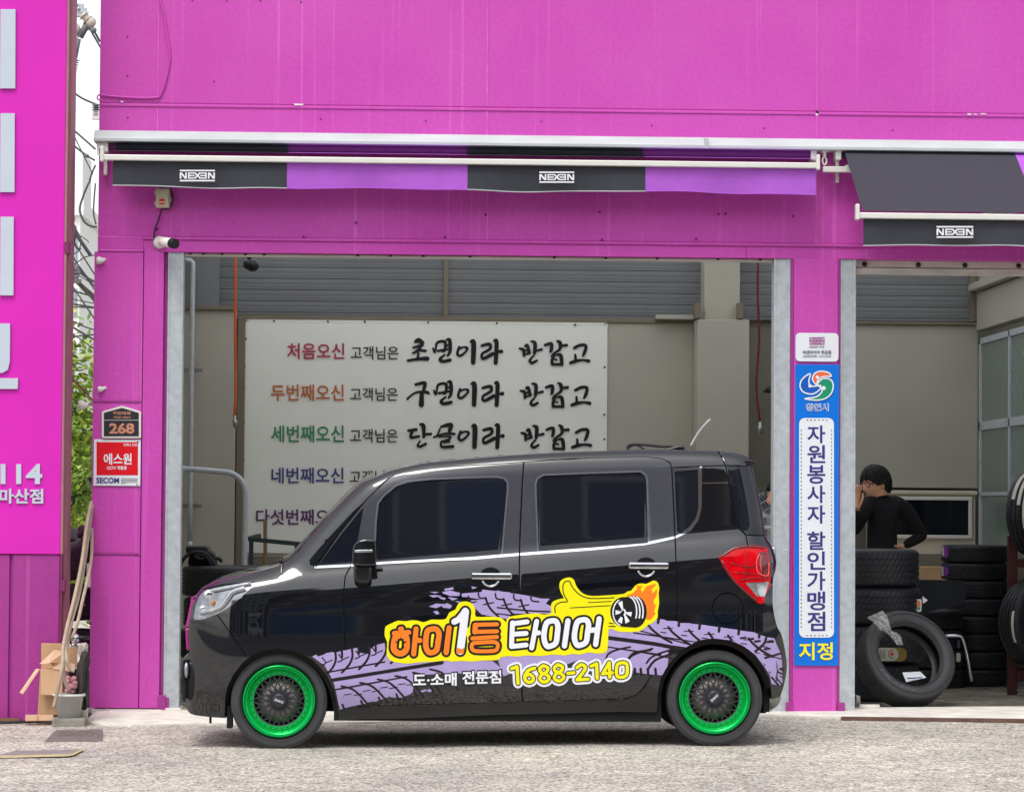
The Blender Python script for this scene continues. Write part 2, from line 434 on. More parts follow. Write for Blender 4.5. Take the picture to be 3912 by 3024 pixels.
# brown joint strip in front of the right bay
b = MB(); p, q = toground(1795, 1535), toground(2260, 1541)
b.bar(p + Vector((0, .0, .012)), q + Vector((0, 0, .012)), .075, .022); b.bar(p + Vector((.1, -.05, .004)), q + Vector((.3, -.05, .004)), .03, .016)
tag(b.build('rusty_drain_strip', mat('rusty_brown_iron', srgb(112, 88, 78), .8, .2, var=.3, scale=18, bump=.4)), 'rusty brown iron strip set in the ground before the right bay', 'drain cover')

# ================================================================ the tyre shop
shop = thing('tyre_shop', 'magenta painted metal tyre shop with two open bays and grey shutter rails', 'building', (0, YB, ZF))
def part(name, m, mb, parent=None, bevel=.0, **k): return mb.build(name, m, parent or shop, bevel, **k)
ZT = 6.2; XL, XRT = D(211, 300, YB).x, 9.0
z_ledge = D(1100, 233, YB).z; z_fl0, z_fl1 = D(1092, 311, YB - .14).z, D(1092, 289, YB).z
z_sh = D(1092, 516, YB).z; z_lin = D(1092, 545, YB).z
x_seam1, x_seam2 = D(338, 120, YB).x, D(1743, 150, YB).x
X = lambda px, py=900, Y=YB: D(px, py, Y).x
Z = lambda py, px=1092, Y=YB: D(px, py, Y).z
def sheet(name, x0, x1, z0, z1, y0=YB, th=.12, m='pink', bev=.004):
    b = MB(); b.box(x0, x1, y0, y0 + th, z0, z1); return part(name, M[m], b, bevel=bev)
g = .001
for (x0, x1) in ((XL, x_seam1 - g), (x_seam1 + g, X(1040, 120) - g), (X(1040, 120) + g, x_seam2 - g), (x_seam2 + g, XRT)):
    sheet('upper_cladding', x0, x1, z_ledge + .012, ZT)
    sheet('upper_cladding', x0, x1, z_fl1 - .02, z_ledge - .012)
b = MB()
for x0, x1 in ((XL, x_seam2 - .01), (x_seam2 + .01, XRT)):
    b.box(x0, x1, YB - .008, YB + .02, z_ledge - .014, z_ledge + .004); b.box(x0, x1, YB + .004, YB + .1, z_ledge + .004, z_ledge + .014)
part('ledge_trim', M['pink'], b, bevel=.003)
M['pinklite'] = mat('faded_pink_seam', srgb(212, 96, 188), .5, var=.2, scale=12)
b = MB()
for xx in (x_seam1, X(1040, 120), x_seam2):
    b.box(xx - .006, xx + .004, YB - .004, YB + .01, z_ledge + .016, ZT); b.box(xx - .006, xx + .004, YB - .004, YB + .01, z_fl1, z_ledge - .016)
    part('sheet_seam', M['pinklite'], b, bevel=.002); b = MB()
for xx in (X(1040, 450), x_seam2):
    b = MB(); b.box(xx - .006, xx + .004, YB + .006, YB + .02, z_sh + .012, z_fl0 + .02); part('sheet_seam', M['pinklite'], b, bevel=.002)
# small paint chips where the white primer shows
b = MB()
for x0, x1, y0, y1 in ((460,472,386,391),(1122,1160,396,402),(3695,3712,433,439),(3720,3735,434,438),(3745,3770,433,437)):
    on_wall(([(x0, y0), (x1, y0 + 1), (x1 - 2, y1), (x0 + 3, y1 + 1)], [(0, 1, 2, 3)]), YB - .012, .003, b)
part('bare_primer_chip', M['whitepl'], b)
# screw heads / dimples in the cladding
b = MB(); rnd = random.Random(5)
for px, py in ((487,140),(487,290),(488,450),(817,312),(1225,455),(1627,463),(2068,464),(2490,480),(2920,490),(3410,498),(735,2),(866,5),(1150,8),(995,4),(1360,850),(1855,820),(2290,810),(2745,818),(2772,817),(3030,826),(600,875),(670,905),(1160,905),(1700,905),(2300,915),(2660,912),(322,2310),(345,2380),(335,2045),(520,2120),(560,2330),(350,1640)):
    p = P(px, py, YB); b.lathe([(0, -.003), (.006, -.002), (.009, .002)], (p.x, YB, p.z), 'y', 8)
part('screw_heads', M['pinkdark'], b)
# grey flashing
b = MB(); y = YB
prof = [(y - .02, z_fl1), (y - .09, z_fl1 - .012), (y - .14, z_fl0 + .02), (y - .14, z_fl0), (y - .13, z_fl0 - .004), (y + .02, z_fl0 - .004), (y + .02, z_fl1)]
vs = [Vector((xx, a, c)) for xx in (X(203, 300), X(1503, 310) - .002) for a, c in prof] ; n = len(prof)
for x0, x1 in ((X(204, 300), X(1500, 310) - .002), (X(1500, 310) + .002, XRT)):
    vs = [Vector((xx, a, c)) for xx in (x0, x1) for a, c in prof]
    b.add(vs, [(i, (i + 1) % n, (i + 1) % n + n, i + n) for i in range(n)] + [tuple(range(n)), tuple(range(2 * n - 1, n - 1, -1))])
p = P(2690, 555, YB); b.box(p.x - .012, p.x + .012, YB - .146, YB - .08, z_fl0 - .003, z_fl1 - .02)
part('flashing', M['flash'], b, bevel=.002)
# band behind the awnings, then the lintel over the shutters
for (x0, x1) in ((XL, X(1040, 450) - g), (X(1040, 450) + g, x_seam2 - g), (x_seam2 + g, XRT)):
    sheet('awning_band', x0, x1, z_sh + .012, z_fl0 + .02, YB + .01)
b = MB(); b.box(X(306, 540), XRT, YB - .010, YB + .12, z_sh - .010, z_sh + .010); b.box(XL, X(306, 540), YB - .008, YB + .1, Z(534, 250) - .008, Z(534, 250) + .008)
part('ledge_trim', M['pink'], b, bevel=.004)
for (x0, x1) in ((X(306, 540), X(1592, 540) - g), (X(1592, 540) + g, XRT)):
    sheet('lintel', x0, x1, z_lin, z_sh - .010, YB + .004)
# left pillar: four sheets with seams, folded edge
xp0, xp1, xp2 = X(196, 1000), X(302, 1000), X(345, 1000)
zb = Z(1509, 270)
for z0, z1 in ((zb, Z(1181, 250) - .006), (Z(1181, 250) + .006, Z(856, 250) - .006), (Z(856, 250) + .006, Z(534, 250) - .008)):
    sheet('pillar_cladding', xp0, xp1 - .004, z0, z1, YB, .3)
sheet('pillar_cladding', xp1 + .001, xp2, zb, z_lin, YB - .003, .3)
sheet('pillar_cladding', XL, X(306, 540), Z(534, 250) + .008, z_sh + .012, YB + .003, .1)
b = MB()
for py in (1181, 856): b.box(xp0, xp1 - .004, YB - .006, YB + .02, Z(py, 250) - .006, Z(py, 250) + .006)
part('pillar_seam', M['pinklow'], b, bevel=.002)
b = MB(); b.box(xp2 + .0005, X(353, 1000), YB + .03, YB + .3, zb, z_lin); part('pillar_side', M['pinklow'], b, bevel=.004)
b = MB(); b.box(X(196, 1515), X(345, 1515), YB - .03, YB + .3, Z(1523, 260), zb - .008); b.box(X(346, 1515), X(386, 1515), YB - .01, YB + .28, ZF - .06, ZF + .003); part('base_plate', M['whitepl'], b, bevel=.006)
b = MB(); x0, x1 = X(336, 1500), X(353, 1500); b.box(x0, x1, YB - .012, YB + .02, ZF - .01, Z(1485)); b.box(x1 - .01, x1 + .02, YB + .0, YB + .05, ZF - .01, Z(1490)); part('base_bracket', M['pinklow'], b, bevel=.003)
# shutter rails
def rail(px0, px1, ztop):
    x0, x1 = X(px0, 1030), X(px1, 1030); b = MB(); zz = ZF - .01
    b.box(x0, x1, YB + .018, YB + .16, zz, ztop); b.box(x0, x0 + .015, YB + .012, YB + .02, zz, ztop); b.box(x1 - .012, x1, YB + .012, YB + .02, zz, ztop)
    for k in range(7): b.lathe([(0, -.003), (.007, -.002), (.008, .001)], (x1 - .03, YB + .018, zz + .25 + k * .42), 'y', 8)
    part('shutter_rail', M['galv'], b, bevel=.003)
rail(353, 386, z_lin); rail(1650, 1685, z_lin); rail(1792, 1825, z_lin)
# middle pillar
sheet('pillar_cladding', X(1692, 1000), X(1786, 1000), ZF - .005, z_lin, YB - .004, .3)
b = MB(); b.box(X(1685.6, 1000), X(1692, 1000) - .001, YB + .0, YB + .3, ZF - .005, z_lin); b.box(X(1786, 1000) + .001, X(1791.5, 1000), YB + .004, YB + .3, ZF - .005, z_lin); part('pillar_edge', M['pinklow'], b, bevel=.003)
b = MB()
for a, c in ((1676, 1692), (1786, 1802)): b.box(X(a, 1500), X(c, 1500), YB - .012, YB + .014, ZF - .004, Z(1497, 1740))
part('base_bracket', M['pinklow'], b, bevel=.003)
sheet('pillar_cladding', X(2700, 1000), X(2800, 1000), ZF - .005, z_lin, YB - .004, .3)
# shutter bottoms rolled up under the lintel
def shutter(x0, x1, z0, z1, y, holes):
    b = MB(); b.box(x0, x1, y, y + .05, z0, z0 + (z1 - z0) * .45); b.box(x0, x1, y + .012, y + .06, z0 + (z1 - z0) * .52, z1)
    s = part('rolled_shutter', M['shut'], b, bevel=.004)
    b = MB()
    for h in holes: b.lathe([(0, -.02), (.014, -.016), (.018, .0), (.012, .03)], (h, y + .012, z0 + (z1 - z0) * .72), 'y', 10)
    if holes: b.build('shutter_stop', M['black'], s)
M['shut'] = mat('dirty_white_shutter', srgb(206, 203, 192), .5, var=.22, scale=4, stretch=(1, 1, 3))
shutter(X(388, 545), X(1650, 545), Z(552), z_lin + .02, YB + .05, [])
b = MB()
for px in (402, 430, 470, 520, 560, 760, 830, 900, 1000, 1180, 1290, 1400, 1530, 1620):
    b.box(X(px, 545), X(px + 6, 545), YB + .044, YB + .052, z_lin - .012, z_lin + .01)
part('shutter_clip', M['black'], b)
shutter(X(1825, 570), XRT, Z(585, 1990), z_lin, YB + .07, [X(q, 570) for q in (1848, 1963, 2063, 2178)])
# wall of the building outside the frame: left return, right end, back, translucent fill-light roof
def wall(name, m, x0, x1, y0, y1, z0, z1, bev=0):
    b = MB(); b.box(x0, x1, y0, y1, z0, z1); return part(name, M[m], b, bevel=bev)
YW = 8.0                                                     # back wall
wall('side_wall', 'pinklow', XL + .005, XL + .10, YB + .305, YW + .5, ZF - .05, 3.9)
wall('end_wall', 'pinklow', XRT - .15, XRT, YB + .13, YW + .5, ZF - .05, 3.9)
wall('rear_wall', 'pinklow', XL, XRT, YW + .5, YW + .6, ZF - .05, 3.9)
wall('parapet_cap', 'flash', XL - .02, XRT, YB - .02, YB + .16, ZT + .002, ZT + .06)
M['fillroof'] = mat('fill_light_roof_panel', (.9, .9, .88), .6, var=0)  # unseen roof made translucent, added to let fill light into the bays
_n, _l = M['fillroof'].node_tree.nodes, M['fillroof'].node_tree.links
_t = _n.new('ShaderNodeBsdfTranslucent'); _t.inputs[0].default_value = (.90, .92, .92, 1); _l.new(_t.outputs[0], _n['Material Output'].inputs[0])
b = MB(); b.add([(XL + .1, YB + .31, 3.80), (XRT - .15, YB + .31, 3.80), (XRT - .15, YW + .5, 3.80), (XL + .1, YW + .5, 3.80)], [(0, 1, 2, 3)]); part('fill_roof_panel', M['fillroof'], b)
b = MB()
for k in range(9): x = XL + .4 + k * 1.5; b.box(x, x + .08, YB + .31, YW + .5, 3.62, 3.78)
part('roof_purlin', M['galv'], b)
wall('inner_lintel', 'inwall', XL + .1, XRT - .15, YB + .125, YB + .30, z_lin + .02, 3.78)
b = MB(); b.box(XL + .1, XRT - .15, YB + .02, YW + .5, ZF - .15, ZF); part('shop_floor', mat('polished_concrete_floor', srgb(150, 146, 132), .25, var=.18, scale=3, bump=.02), b)
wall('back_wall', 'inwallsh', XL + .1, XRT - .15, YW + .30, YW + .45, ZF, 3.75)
# left bay interior, all seen through the opening
W = lambda px, py=900, Y=YW: D(px, py, Y).x
H = lambda py, px=900, Y=YW: D(px, py, Y).z
zc = 3.75
wall('inner_side_wall', 'inwall', XL + .10, XL + .16, YB + .305, YW + .3, ZF, zc)
def ribbed(x0, x1, z0, z1, y):
    b = MB(); h = D(0, 560, y).z - D(0, 584, y).z; z = z1
    while z > z0:
        lo = max(z0, z - h); b.box(x0, x1, y, y + .05, lo + .006, z); b.box(x0, x1, y + .012, y + .05, lo, lo + .006)
        for q in (.33, .66): b.box(x0, x1, y - .003, y, lo + (z - lo) * q - .004, lo + (z - lo) * q + .004)
        z -= h
    part('ribbed_wall_panel', M['ribwall'], b)
ribbed(W(469, 600), W(948, 600), H(674), zc, YW + .06); ribbed(W(955, 600), W(1500, 600), H(676), zc, YW + .06); ribbed(W(1565, 600), W(1720, 600), H(682, 1600), zc, YW + .06)
wall('wall_panel', 'ribwall', W(380, 600), W(469, 600), YW - .12, YW + .1, H(654, 430), zc)
wall('joint_cover', 'inpost', W(946, 600), W(957, 600), YW + .03, YW + .06, H(674), zc, .003)
wall('ledge_trim', 'inpost', W(380, 660), W(503, 660), YW - .16, YW + .1, H(663, 440), H(654, 440), .004)
wall('ledge_trim', 'inpost', W(503, 680), W(1490, 680), YW + .0, YW + .1, H(684), H(675), .004)
wall('lower_wall', 'inwall', W(380, 900), W(503, 900), YW - .12, YW + .1, ZF, H(663, 440), .004)
wall('trim_post', 'inpost', W(505, 900), W(521, 900), YW - .04, YW + .1, ZF, H(677, 510), .004)
wall('lower_wall', 'inwall', W(521.5, 900), W(1478, 900), YW + .02, YW + .1, H(1190), H(684), .004)
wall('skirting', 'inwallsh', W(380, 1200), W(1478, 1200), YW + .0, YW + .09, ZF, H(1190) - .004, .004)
wall('wall_column', 'inwall', W(1478, 900), W(1587, 900), YW - .35, YW + .1, ZF, H(681, 1530, YW - .35), .006)
wall('wall_column', 'inwall', W(1496, 600), W(1571, 600), YW - .25, YW + .1, H(681, 1530, YW - .35) + .004, zc, .006)
for q in (1481, 1572): wall('column_bracket', 'inpost', W(q, 660, YW - .3), W(q + 12, 660, YW - .3), YW - .36, YW - .2, H(679, 1500, YW - .35), H(645, 1500, YW - .35), .004)
wall('ledge_trim', 'inwall', W(1397, 677), W(1480, 677), YW - .1, YW + .0, H(682, 1430), H(673, 1430), .004)
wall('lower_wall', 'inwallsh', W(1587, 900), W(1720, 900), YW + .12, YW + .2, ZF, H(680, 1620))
# partition between the bays, behind the middle pillar
wall('partition_post', 'inwall', X(1700), X(1780), YB + .3, YB + .5, ZF, zc)
# right bay interior
wall('lower_wall', 'inwall', W(1740, 900), W(2087, 900), YW + .02, YW + .1, H(1045, 1990) + .02, H(692, 1950), .004)
ribbed(W(1720, 600), W(2085, 600), H(686, 1950), zc, YW + .05)
wall('ledge_trim', 'inpost', W(1740, 690), W(2087, 690), YW - .02, YW + .1, H(692, 1950), H(687, 1950), .003)
wall('trim_post', 'inpost', W(2068, 600), W(2080, 600), YW - .02, YW + .05, H(686, 2070), zc)
# sectional garage door with a dark window, low in the back wall
z0, z1 = H(1178, 1950), H(1045, 1950)
b = MB(); b.box(W(1850, 1100), W(2082, 1100), YW + .03, YW + .09, z0 - .9, z1)
b.box(W(1850, 1060), W(2085, 1060), YW + .0, YW + .03, z1 - .035, z1 - .004)
gd = part('garage_door', mat('cream_door', srgb(205, 200, 180), .45, var=.06), b, bevel=.006)
b = MB(); x0, x1, z2, z3 = *drect(1860, 1068, 2066, 1139, YW)[:2], H(1140, 1960), H(1066, 1960)
b.box(x0, x1, YW + .015, YW + .035, z2, z3); dw = b.build('window_pane', M['darkwin'], gd)
b = MB(); w = .03
for r in ((x0 - w, x1 + w, z3, z3 + w), (x0 - w, x1 + w, z2 - w, z2), (x0 - w, x0, z2, z3), (x1, x1 + w, z2, z3)): b.box(r[0], r[1], YW + .0, YW + .03, r[2], r[3])
b.build('window_frame', M['whitepl'], gd, bevel=.004)
b = MB(); b.box(W(1850, 1190), W(2085, 1190), YW + .02, YW + .1, ZF, z0 - .01); part('skirting', M['inwallsh'], b)
# glazed partition running back along the right of the bay
GX0, GX1 = D(2087, 900, YW).x, D(2087, 900, YW).x + .05
M['parglass'] = mat('grey_green_partition', srgb(112, 128, 118), .25, var=.08, scale=2)
b = MB(); b.box(GX0 + .02, GX0 + .04, YB + .4, YW, ZF, H(722, 2087)); part('partition_pane', M['parglass'], b)
b = MB()
for (za, zb_) in ((H(735, 2087), H(722, 2087)), (H(918, 2087) , H(900, 2087)), (H(1050, 2087) - .03, H(1050, 2087)), (ZF, ZF + .1)):
    b.box(GX0, GX0 + .06, YB + .4, YW, za, zb_)
for yy in (YW - .06, YW - 1.3, YW - 2.6, YB + .9): b.box(GX0, GX0 + .06, yy, yy + .06, ZF, H(722, 2087))
part('partition_frame', M['galv'], b, bevel=.004)
b = MB()
zq = D(2085, 708, YW).z
b.box(GX0 - .02, GX0 + .10, YB + .4, YW, zq + .01, zq + .33); b.box(GX0 - .09, GX0 + .10, YB + .4, YW, zq + .34, zq + .40); b.box(GX0 + .0, GX0 + .08, YB + .4, YW, zq + .4, zc)
part('partition_beam', M['inwall'], b, bevel=.006)
wall('office_wall', 'inwall', GX0 + .9, GX0 + .95, YB + .4, YW, ZF, zc)
# ================================================================ the car
M['paint'] = mat('black_car_paint', srgb(15, 17, 23), .04, ior=1.55, var=0, coat=.75)
M['tape'] = mat('satin_black_pillar_tape', srgb(54, 55, 64), .38, ior=1.6, var=.08, scale=30)
M['carglass'] = mat('tinted_car_glass', srgb(24, 27, 36), .02, ior=1.5, var=0)
M['trim'] = mat('grey_window_trim', srgb(104, 105, 112), .32, .3, var=.05)
M['gap'] = mat('dark_panel_gap', srgb(6, 6, 7), .9, var=0)
M['redlens'] = mat('red_tail_lens', srgb(205, 0, 18), .1, ior=1.4, var=.3, scale=14)
M['reddeep'] = mat('deep_red_lens', srgb(96, 2, 10), .06, ior=1.8, var=.2, scale=20)
M['lens'] = mat('clear_lamp_lens', srgb(176, 180, 184), .05, .55, ior=1.8, var=.35, scale=18)
M['lampdark'] = mat('lamp_bowl', srgb(150, 152, 156), .1, .8, var=.4, scale=22)
M['magenta'] = mat('magenta_grille_trim', srgb(150, 30, 110), .2, var=0)
M['skirt'] = mat('sill_plastic', srgb(20, 20, 23), .3, ior=1.6, var=.15)
M['dyel'] = mat('yellow_vinyl', srgb(242, 232, 8), .35, var=.02)
M['dblk'] = mat('black_vinyl', srgb(22, 18, 20), .4, var=.05)
M['dor'] = mat('orange_vinyl', srgb(250, 128, 36), .35, var=.02)
M['dwh'] = mat('white_vinyl', srgb(232, 234, 242), .35, var=.02)
M['dpu'] = mat('lilac_vinyl', srgb(170, 154, 204), .4, var=.06, scale=12)
M['rimgreen'] = mat('anodised_green', srgb(0, 186, 84), .25, .45, var=.04)
M['rimblk'] = mat('satin_black_wheel', srgb(50, 51, 58), .42, .2, var=.15)
M['disc'] = mat('brake_disc', srgb(186, 176, 168), .4, .8, var=.2)

sil_body = [(862,2741),(791,2736),(729,2725),(709,2694),(695,2647),(691,2594),(693,2541),(700,2516),(715,2499),(724,2483),(719,2439),(720,2399),(726,2363),(732,2328),(742,2292),(757,2262),(775,2242),(800,2228),(840,2212),(902,2195),(969,2181),(1035,2166),(1080,2150),
 (1123,2124),(1181,2055),(1258,1970),(1335,1889),(1392,1840),(1450,1812),(1503,1791),(1613,1767),(1723,1755),(1900,1740),(2006,1733),(2149,1726),(2255,1723),(2398,1718),(2504,1717),(2650,1719),(2739,1722),(2793,1728),(2843,1738),(2866,1756),(2874,1779),
 (2889,1846),(2908,1931),(2927,2047),(2947,2082),(2960,2116),(2966,2147),(2962,2178),(2954,2210),(2951,2291),(2960,2358),(2972,2399),(2985,2420),(2997,2470),(3005,2523),(3005,2565),(2997,2606),(2985,2648),(2972,2662),(2951,2668)]
arch_r = [(2949,2627),(2943,2598),(2922,2552),(2889,2507),(2848,2472),(2806,2451),(2765,2441),(2723,2439),(2682,2445),(2640,2461),(2599,2486),(2557,2532),(2524,2590),(2512,2648),(2510,2706)]
sill_l = [(2505,2718),(2362,2716),(2131,2723),(1900,2728),(1535,2743),(1381,2745),(1297,2749)]
arch_f = [(1291,2714),(1286,2674),(1275,2630),(1253,2585),(1226,2550),(1195,2519),(1160,2499),(1111,2483),(1057,2476),(1000,2485),(955,2505),(920,2536),(889,2576),(867,2621),(858,2661),(856,2730)]
def dens(p, step=14, closed=True):
    o = []
    n = len(p)
    for i in range(n if closed else n - 1):
        a, b = p[i], p[(i + 1) % n]; L = math.hypot(b[0] - a[0], b[1] - a[1]); k = max(1, int(L / step))
        o += [(a[0] + (b[0] - a[0]) * j / k, a[1] + (b[1] - a[1]) * j / k) for j in range(k)]
    if not closed: o.append(p[-1])
    return o
sil_s = smooth(sil_body, 3)
body_poly = dens(sil_s, 7, False) + dens(arch_r, 14, False) + dens(sill_l, 14, False) + dens(arch_f, 14, False)
CW = 1.6                                                  # car width
gz0 = P(1065, 2858, .1); gz1 = P(2731, 2845, .1)          # where the tyres touch
GS = (gz1.z - gz0.z) / (gz1.x - gz0.x)
def gz(x): return gz0.z + GS * (max(-7, min(7, x)) - gz0.x)
XF, XR = P(691, 2594, .3).x, P(3005, 2540, .3).x
# side silhouette, used to round the body over towards its top edge
_sl = np.array(dens(sil_s[42:155], 7, False)); _sa = _sl[:-1]; _sd = _sl[1:] - _sl[:-1]; _sl2 = (_sd * _sd).sum(1) + 1e-9
def sildist(px, py):
    w = np.array((px, py)) - _sa
    t = np.clip((w * _sd).sum(1) / _sl2, 0, 1)
    e = w - _sd * t[:, None]
    return math.sqrt(float((e * e).sum(1).min())) / 661.
BX = (P(1206, 2166, .05).x, P(2581, 2052, .05).x); BZ = (P(1206, 2166, .05).z, P(2581, 2052, .05).z)     # ends of the belt line
def ss(a, b, x):
    t = max(0., min(1., (x - a) / (b - a))); return t * t * (3 - 2 * t)
# shoulder below the belt line: leans in more and more towards the belt, then settles to the lean of the windows
SHX = np.linspace(-.30, .80, 441)
_sp = np.where(SHX < -.035, .46 * np.clip((SHX + .26) / .225, 0, 1) ** 1.5, .10 + .36 * np.clip((.045 - SHX) / .08, 0, 1) ** 1.5)
SHV = np.concatenate([[0], np.cumsum((_sp[1:] + _sp[:-1]) / 2 * np.diff(SHX))])
def inset(x, z, d):
    """how far the car's side lies inside its widest line"""
    h = z - gz(x)
    v = .055 * ss(.36, .16, h) + .012 * .6 * ((max(.34, min(.76, h)) - .60) / .25) ** 2
    hb = BZ[0] + (BZ[1] - BZ[0]) * (x - BX[0]) / (BX[1] - BX[0]) - gz(x)
    v += float(np.interp(h - hb, SHX, SHV))
    t = (XF + .52 - x) / .52
    if t > 0: v += .34 * (1 - math.sqrt(max(0, 1 - .93 * t ** 2.4)))
    t = (x - XR + .36) / .36
    if t > 0: v += .20 * (1 - math.sqrt(max(0, 1 - .93 * t ** 2.6)))
    r = .115 if h > 1.2 else .12
    if d < r: v += .08 * (1 - math.sqrt(max(0, 1 - .94 * (1 - d / r) ** 2.2)))
    return v
def _on(px, py):
    y = .03; d = sildist(px, py)
    for _ in range(5):
        p = P(px, py, y); y = .35 * y + .65 * inset(p.x, p.z, d)
    return P(px, py, y)
_oc = {}
def onside_n(px, py):
    k = (round(px, 3), round(py, 3))
    if k not in _oc:
        p = _on(px, py); a = _on(px + 2.5, py) - _on(px - 2.5, py); c = _on(px, py - 2.5) - _on(px, py + 2.5)
        _oc[k] = (p, a.cross(c).normalized())
    return _oc[k]
def onside(px, py, off=0.):
    p, n = onside_n(px, py)
    return p + n * off if off else p.copy()

carroot = thing('parked_car', 'black boxy minicar with green wheels and yellow tyre shop lettering, parked across the bay', 'car', (P(1900, 2850, .8).x, .8, gz(0)))
O0 = Vector(carroot.location)
def side_mesh(name, tris, V2, m, parent, off=0., mirror=False, walls=0.):
    used = sorted({i for t in tris for i in t}); mp = {a: b for b, a in enumerate(used)}
    bn = [onside_n(V2[i][0], V2[i][1]) for i in used]; base = [q[0] for q in bn]; nn = [q[1] for q in bn]
    pts = [p + q * off for p, q in zip(base, nn)]
    fs = []
    for t in tris:
        a, b, c = (mp[i] for i in t)
        nr = (pts[b] - pts[a]).cross(pts[c] - pts[a])
        fs.append((a, b, c) if nr.y < 0 else (a, c, b))
    ns = [q.copy() for q in nn]
    nb = len(pts)
    if walls:
        ed = {(t[i], t[(i + 1) % 3]) for t in fs for i in range(3)}
        bd = [(a, b) for a, b in ed if (b, a) not in ed]
        ids = {}
        for a, b in bd:
            for i in (a, b):
                if i not in ids:
                    ids[i] = (len(pts), len(pts) + 1); pts += [pts[i].copy(), pts[i] - nn[i] * walls]; ns += [nn[i], nn[i]]
            fs.append((ids[b][0], ids[a][0], ids[a][1], ids[b][1]))
    if mirror:
        pts = [Vector((p.x, CW - p.y, p.z)) for p in pts]; ns = [Vector((q.x, -q.y, q.z)) for q in ns]; fs = [tuple(reversed(t)) for t in fs]
    me = bpy.data.meshes.new(name)
    me.from_pydata([p - wloc(parent) for p in pts], [], fs)
    me.polygons.foreach_set('use_smooth', [True] * len(fs))
    me.normals_split_custom_set_from_vertices([tuple(q) for q in ns])
    return link(name, me, m, parent)

# --- panels of the near side, cut from one sheet
door_f = [(1339,2161),(1319,2200),(1314,2246),(1314,2323),(1319,2458),(1331,2573),(1339,2650),(1346,2681),(1366,2697),(1535,2693),(1996,2680),(1990,2535),(1985,2381),(1984,2150),(1988,2005),(1996,1828),(2001,1764),(1900,1771),(1759,1779),(1650,1788),(1540,1804),(1488,1823),(1440,1866),(1402,1905),(1392,1926),(1371,2064),(1352,2150)]
door_r = [(2001,1764),(1996,1828),(1988,2005),(1984,2150),(1985,2381),(1990,2535),(1996,2680),(2246,2672),(2381,2669),(2431,2654),(2458,2627),(2497,2566),(2531,2481),(2562,2416),(2581,2369),(2587,2327),(2587,2227),(2583,2150),(2579,2052),(2572,1899),(2566,1785),(2561,1767),(2533,1751),(2469,1743),(2255,1748)]
win_f = [(1433,2145),(1439,1993),(1447,1923),(1466,1897),(1514,1857),(1558,1841),(1649,1832),(1832,1825),(1900,1824),(1924,1829),(1936,1843),(1936,1870),(1914,2113),(1797,2122),(1649,2131)]
win_r = [(2058,2105),(2049,1849),(2056,1828),(2078,1816),(2255,1809),(2447,1803),(2464,1816),(2469,1835),(2475,2075),(2255,2093)]
win_q = [(2577,1800),(2666,1793),(2668,1939),(2658,1977),(2635,2010),(2599,2035),(2588,2029),(2583,1947)]
win_t = [(1216,2157),(1300,2046),(1389,1936),(1366,2066),(1346,2152)]
tailglass = [(2779,1779),(2871,1779),(2921,2047),(2860,2044),(2828,2016),(2814,1985),(2792,1869)]
tape_f = [(1206,2166),(1300,2030),(1402,1905),(1440,1866),(1488,1823),(1540,1812),(1640,1805),(1998,1786),(1984,2114),(1797,2136),(1466,2150)]
tape_r = [(2000,1786),(2469,1779),(2568,1786),(2579,2050),(2469,2077),(2255,2097),(1986,2114)]
tape_q = [(2569,1787),(2676,1785),(2675,1940),(2664,1985),(2635,2024),(2582,2050)]
taill = smooth([(2748,2135),(2758,2120),(2804,2093),(2870,2086),(2916,2093),(2928,2112),(2935,2189),(2931,2245),(2918,2275),(2913,2302),(2889,2299),(2827,2245),(2785,2200)], 2, True)
tail_in = [(2895,2112),(2922,2108),(2930,2189),(2905,2192),(2895,2170)]
tail_wh = [(2846,2225),(2929,2221),(2917,2277),(2889,2277)]
headl = smooth([(776,2256),(858,2237),(971,2224),(946,2257),(893,2305),(836,2341),(782,2363),(742,2364),(742,2340),(750,2300)], 2, True)
def stroke(path, r): return capsule(path, r, 8)
gapl = []
gapl += stroke(door_f[:11], 2.6)
gapl += stroke(door_f[10:17], 2.8)
gapl += stroke(smooth(door_f[16:23], 2), 2.2) + stroke([(1488,1823),(1402,1905),(1300,2030),(1206,2166)], 2.2)
gapl += stroke(door_r[6:], 2.6) + stroke([door_r[-1], door_r[0]], 2.4)
gapl += stroke([(2741,1720),(2758,1746),(2773,1777),(2789,1869),(2812,1985),(2824,2016),(2850,2043),(2858,2086)], 3.2)
gapl += stroke([(2570,1785),(2680,1780),(2773,1777),(2872,1779)], 2)
gapl += stroke([(2879,2298),(2864,2407),(2860,2478)], 1.8)
gapl += stroke([(831,2347),(880,2416),(942,2507)], 1.8)
gapl += stroke([(775,2250),(858,2231),(969,2223),(1057,2208),(1075,2188),(1082,2150)], 2.2)
gapl += stroke([(2854,2042),(2920,2046)], 2.2)
gapl += stroke(ell(2780, 2323, 59, 59, 30) + [(2839, 2323)], 2.4)
trimp = []
for w in (win_f[:13], win_r[:9]): trimp += stroke(w, 7)
trimq = stroke(win_q + [win_q[0]], 5) + stroke(win_t + [win_t[0]], 6)
belt = stroke([(1206,2166),(1343,2160),(1466,2150),(1797,2133),(1985,2117),(2255,2097),(2469,2076),(2581,2052),(2635,2024),(2664,1985),(2675,1940),(2677,1785)], 4.6)
belt += stroke([(2680,1845),(2788,1843)], 2)
skirt = dens([(1291,2714),(1340,2700),(1535,2696),(2381,2673),(2440,2655),(2470,2610),(2514,2640),(2510,2706),(2505,2718),(2362,2716),(2131,2723),(1900,2728),(1535,2743),(1297,2749)])
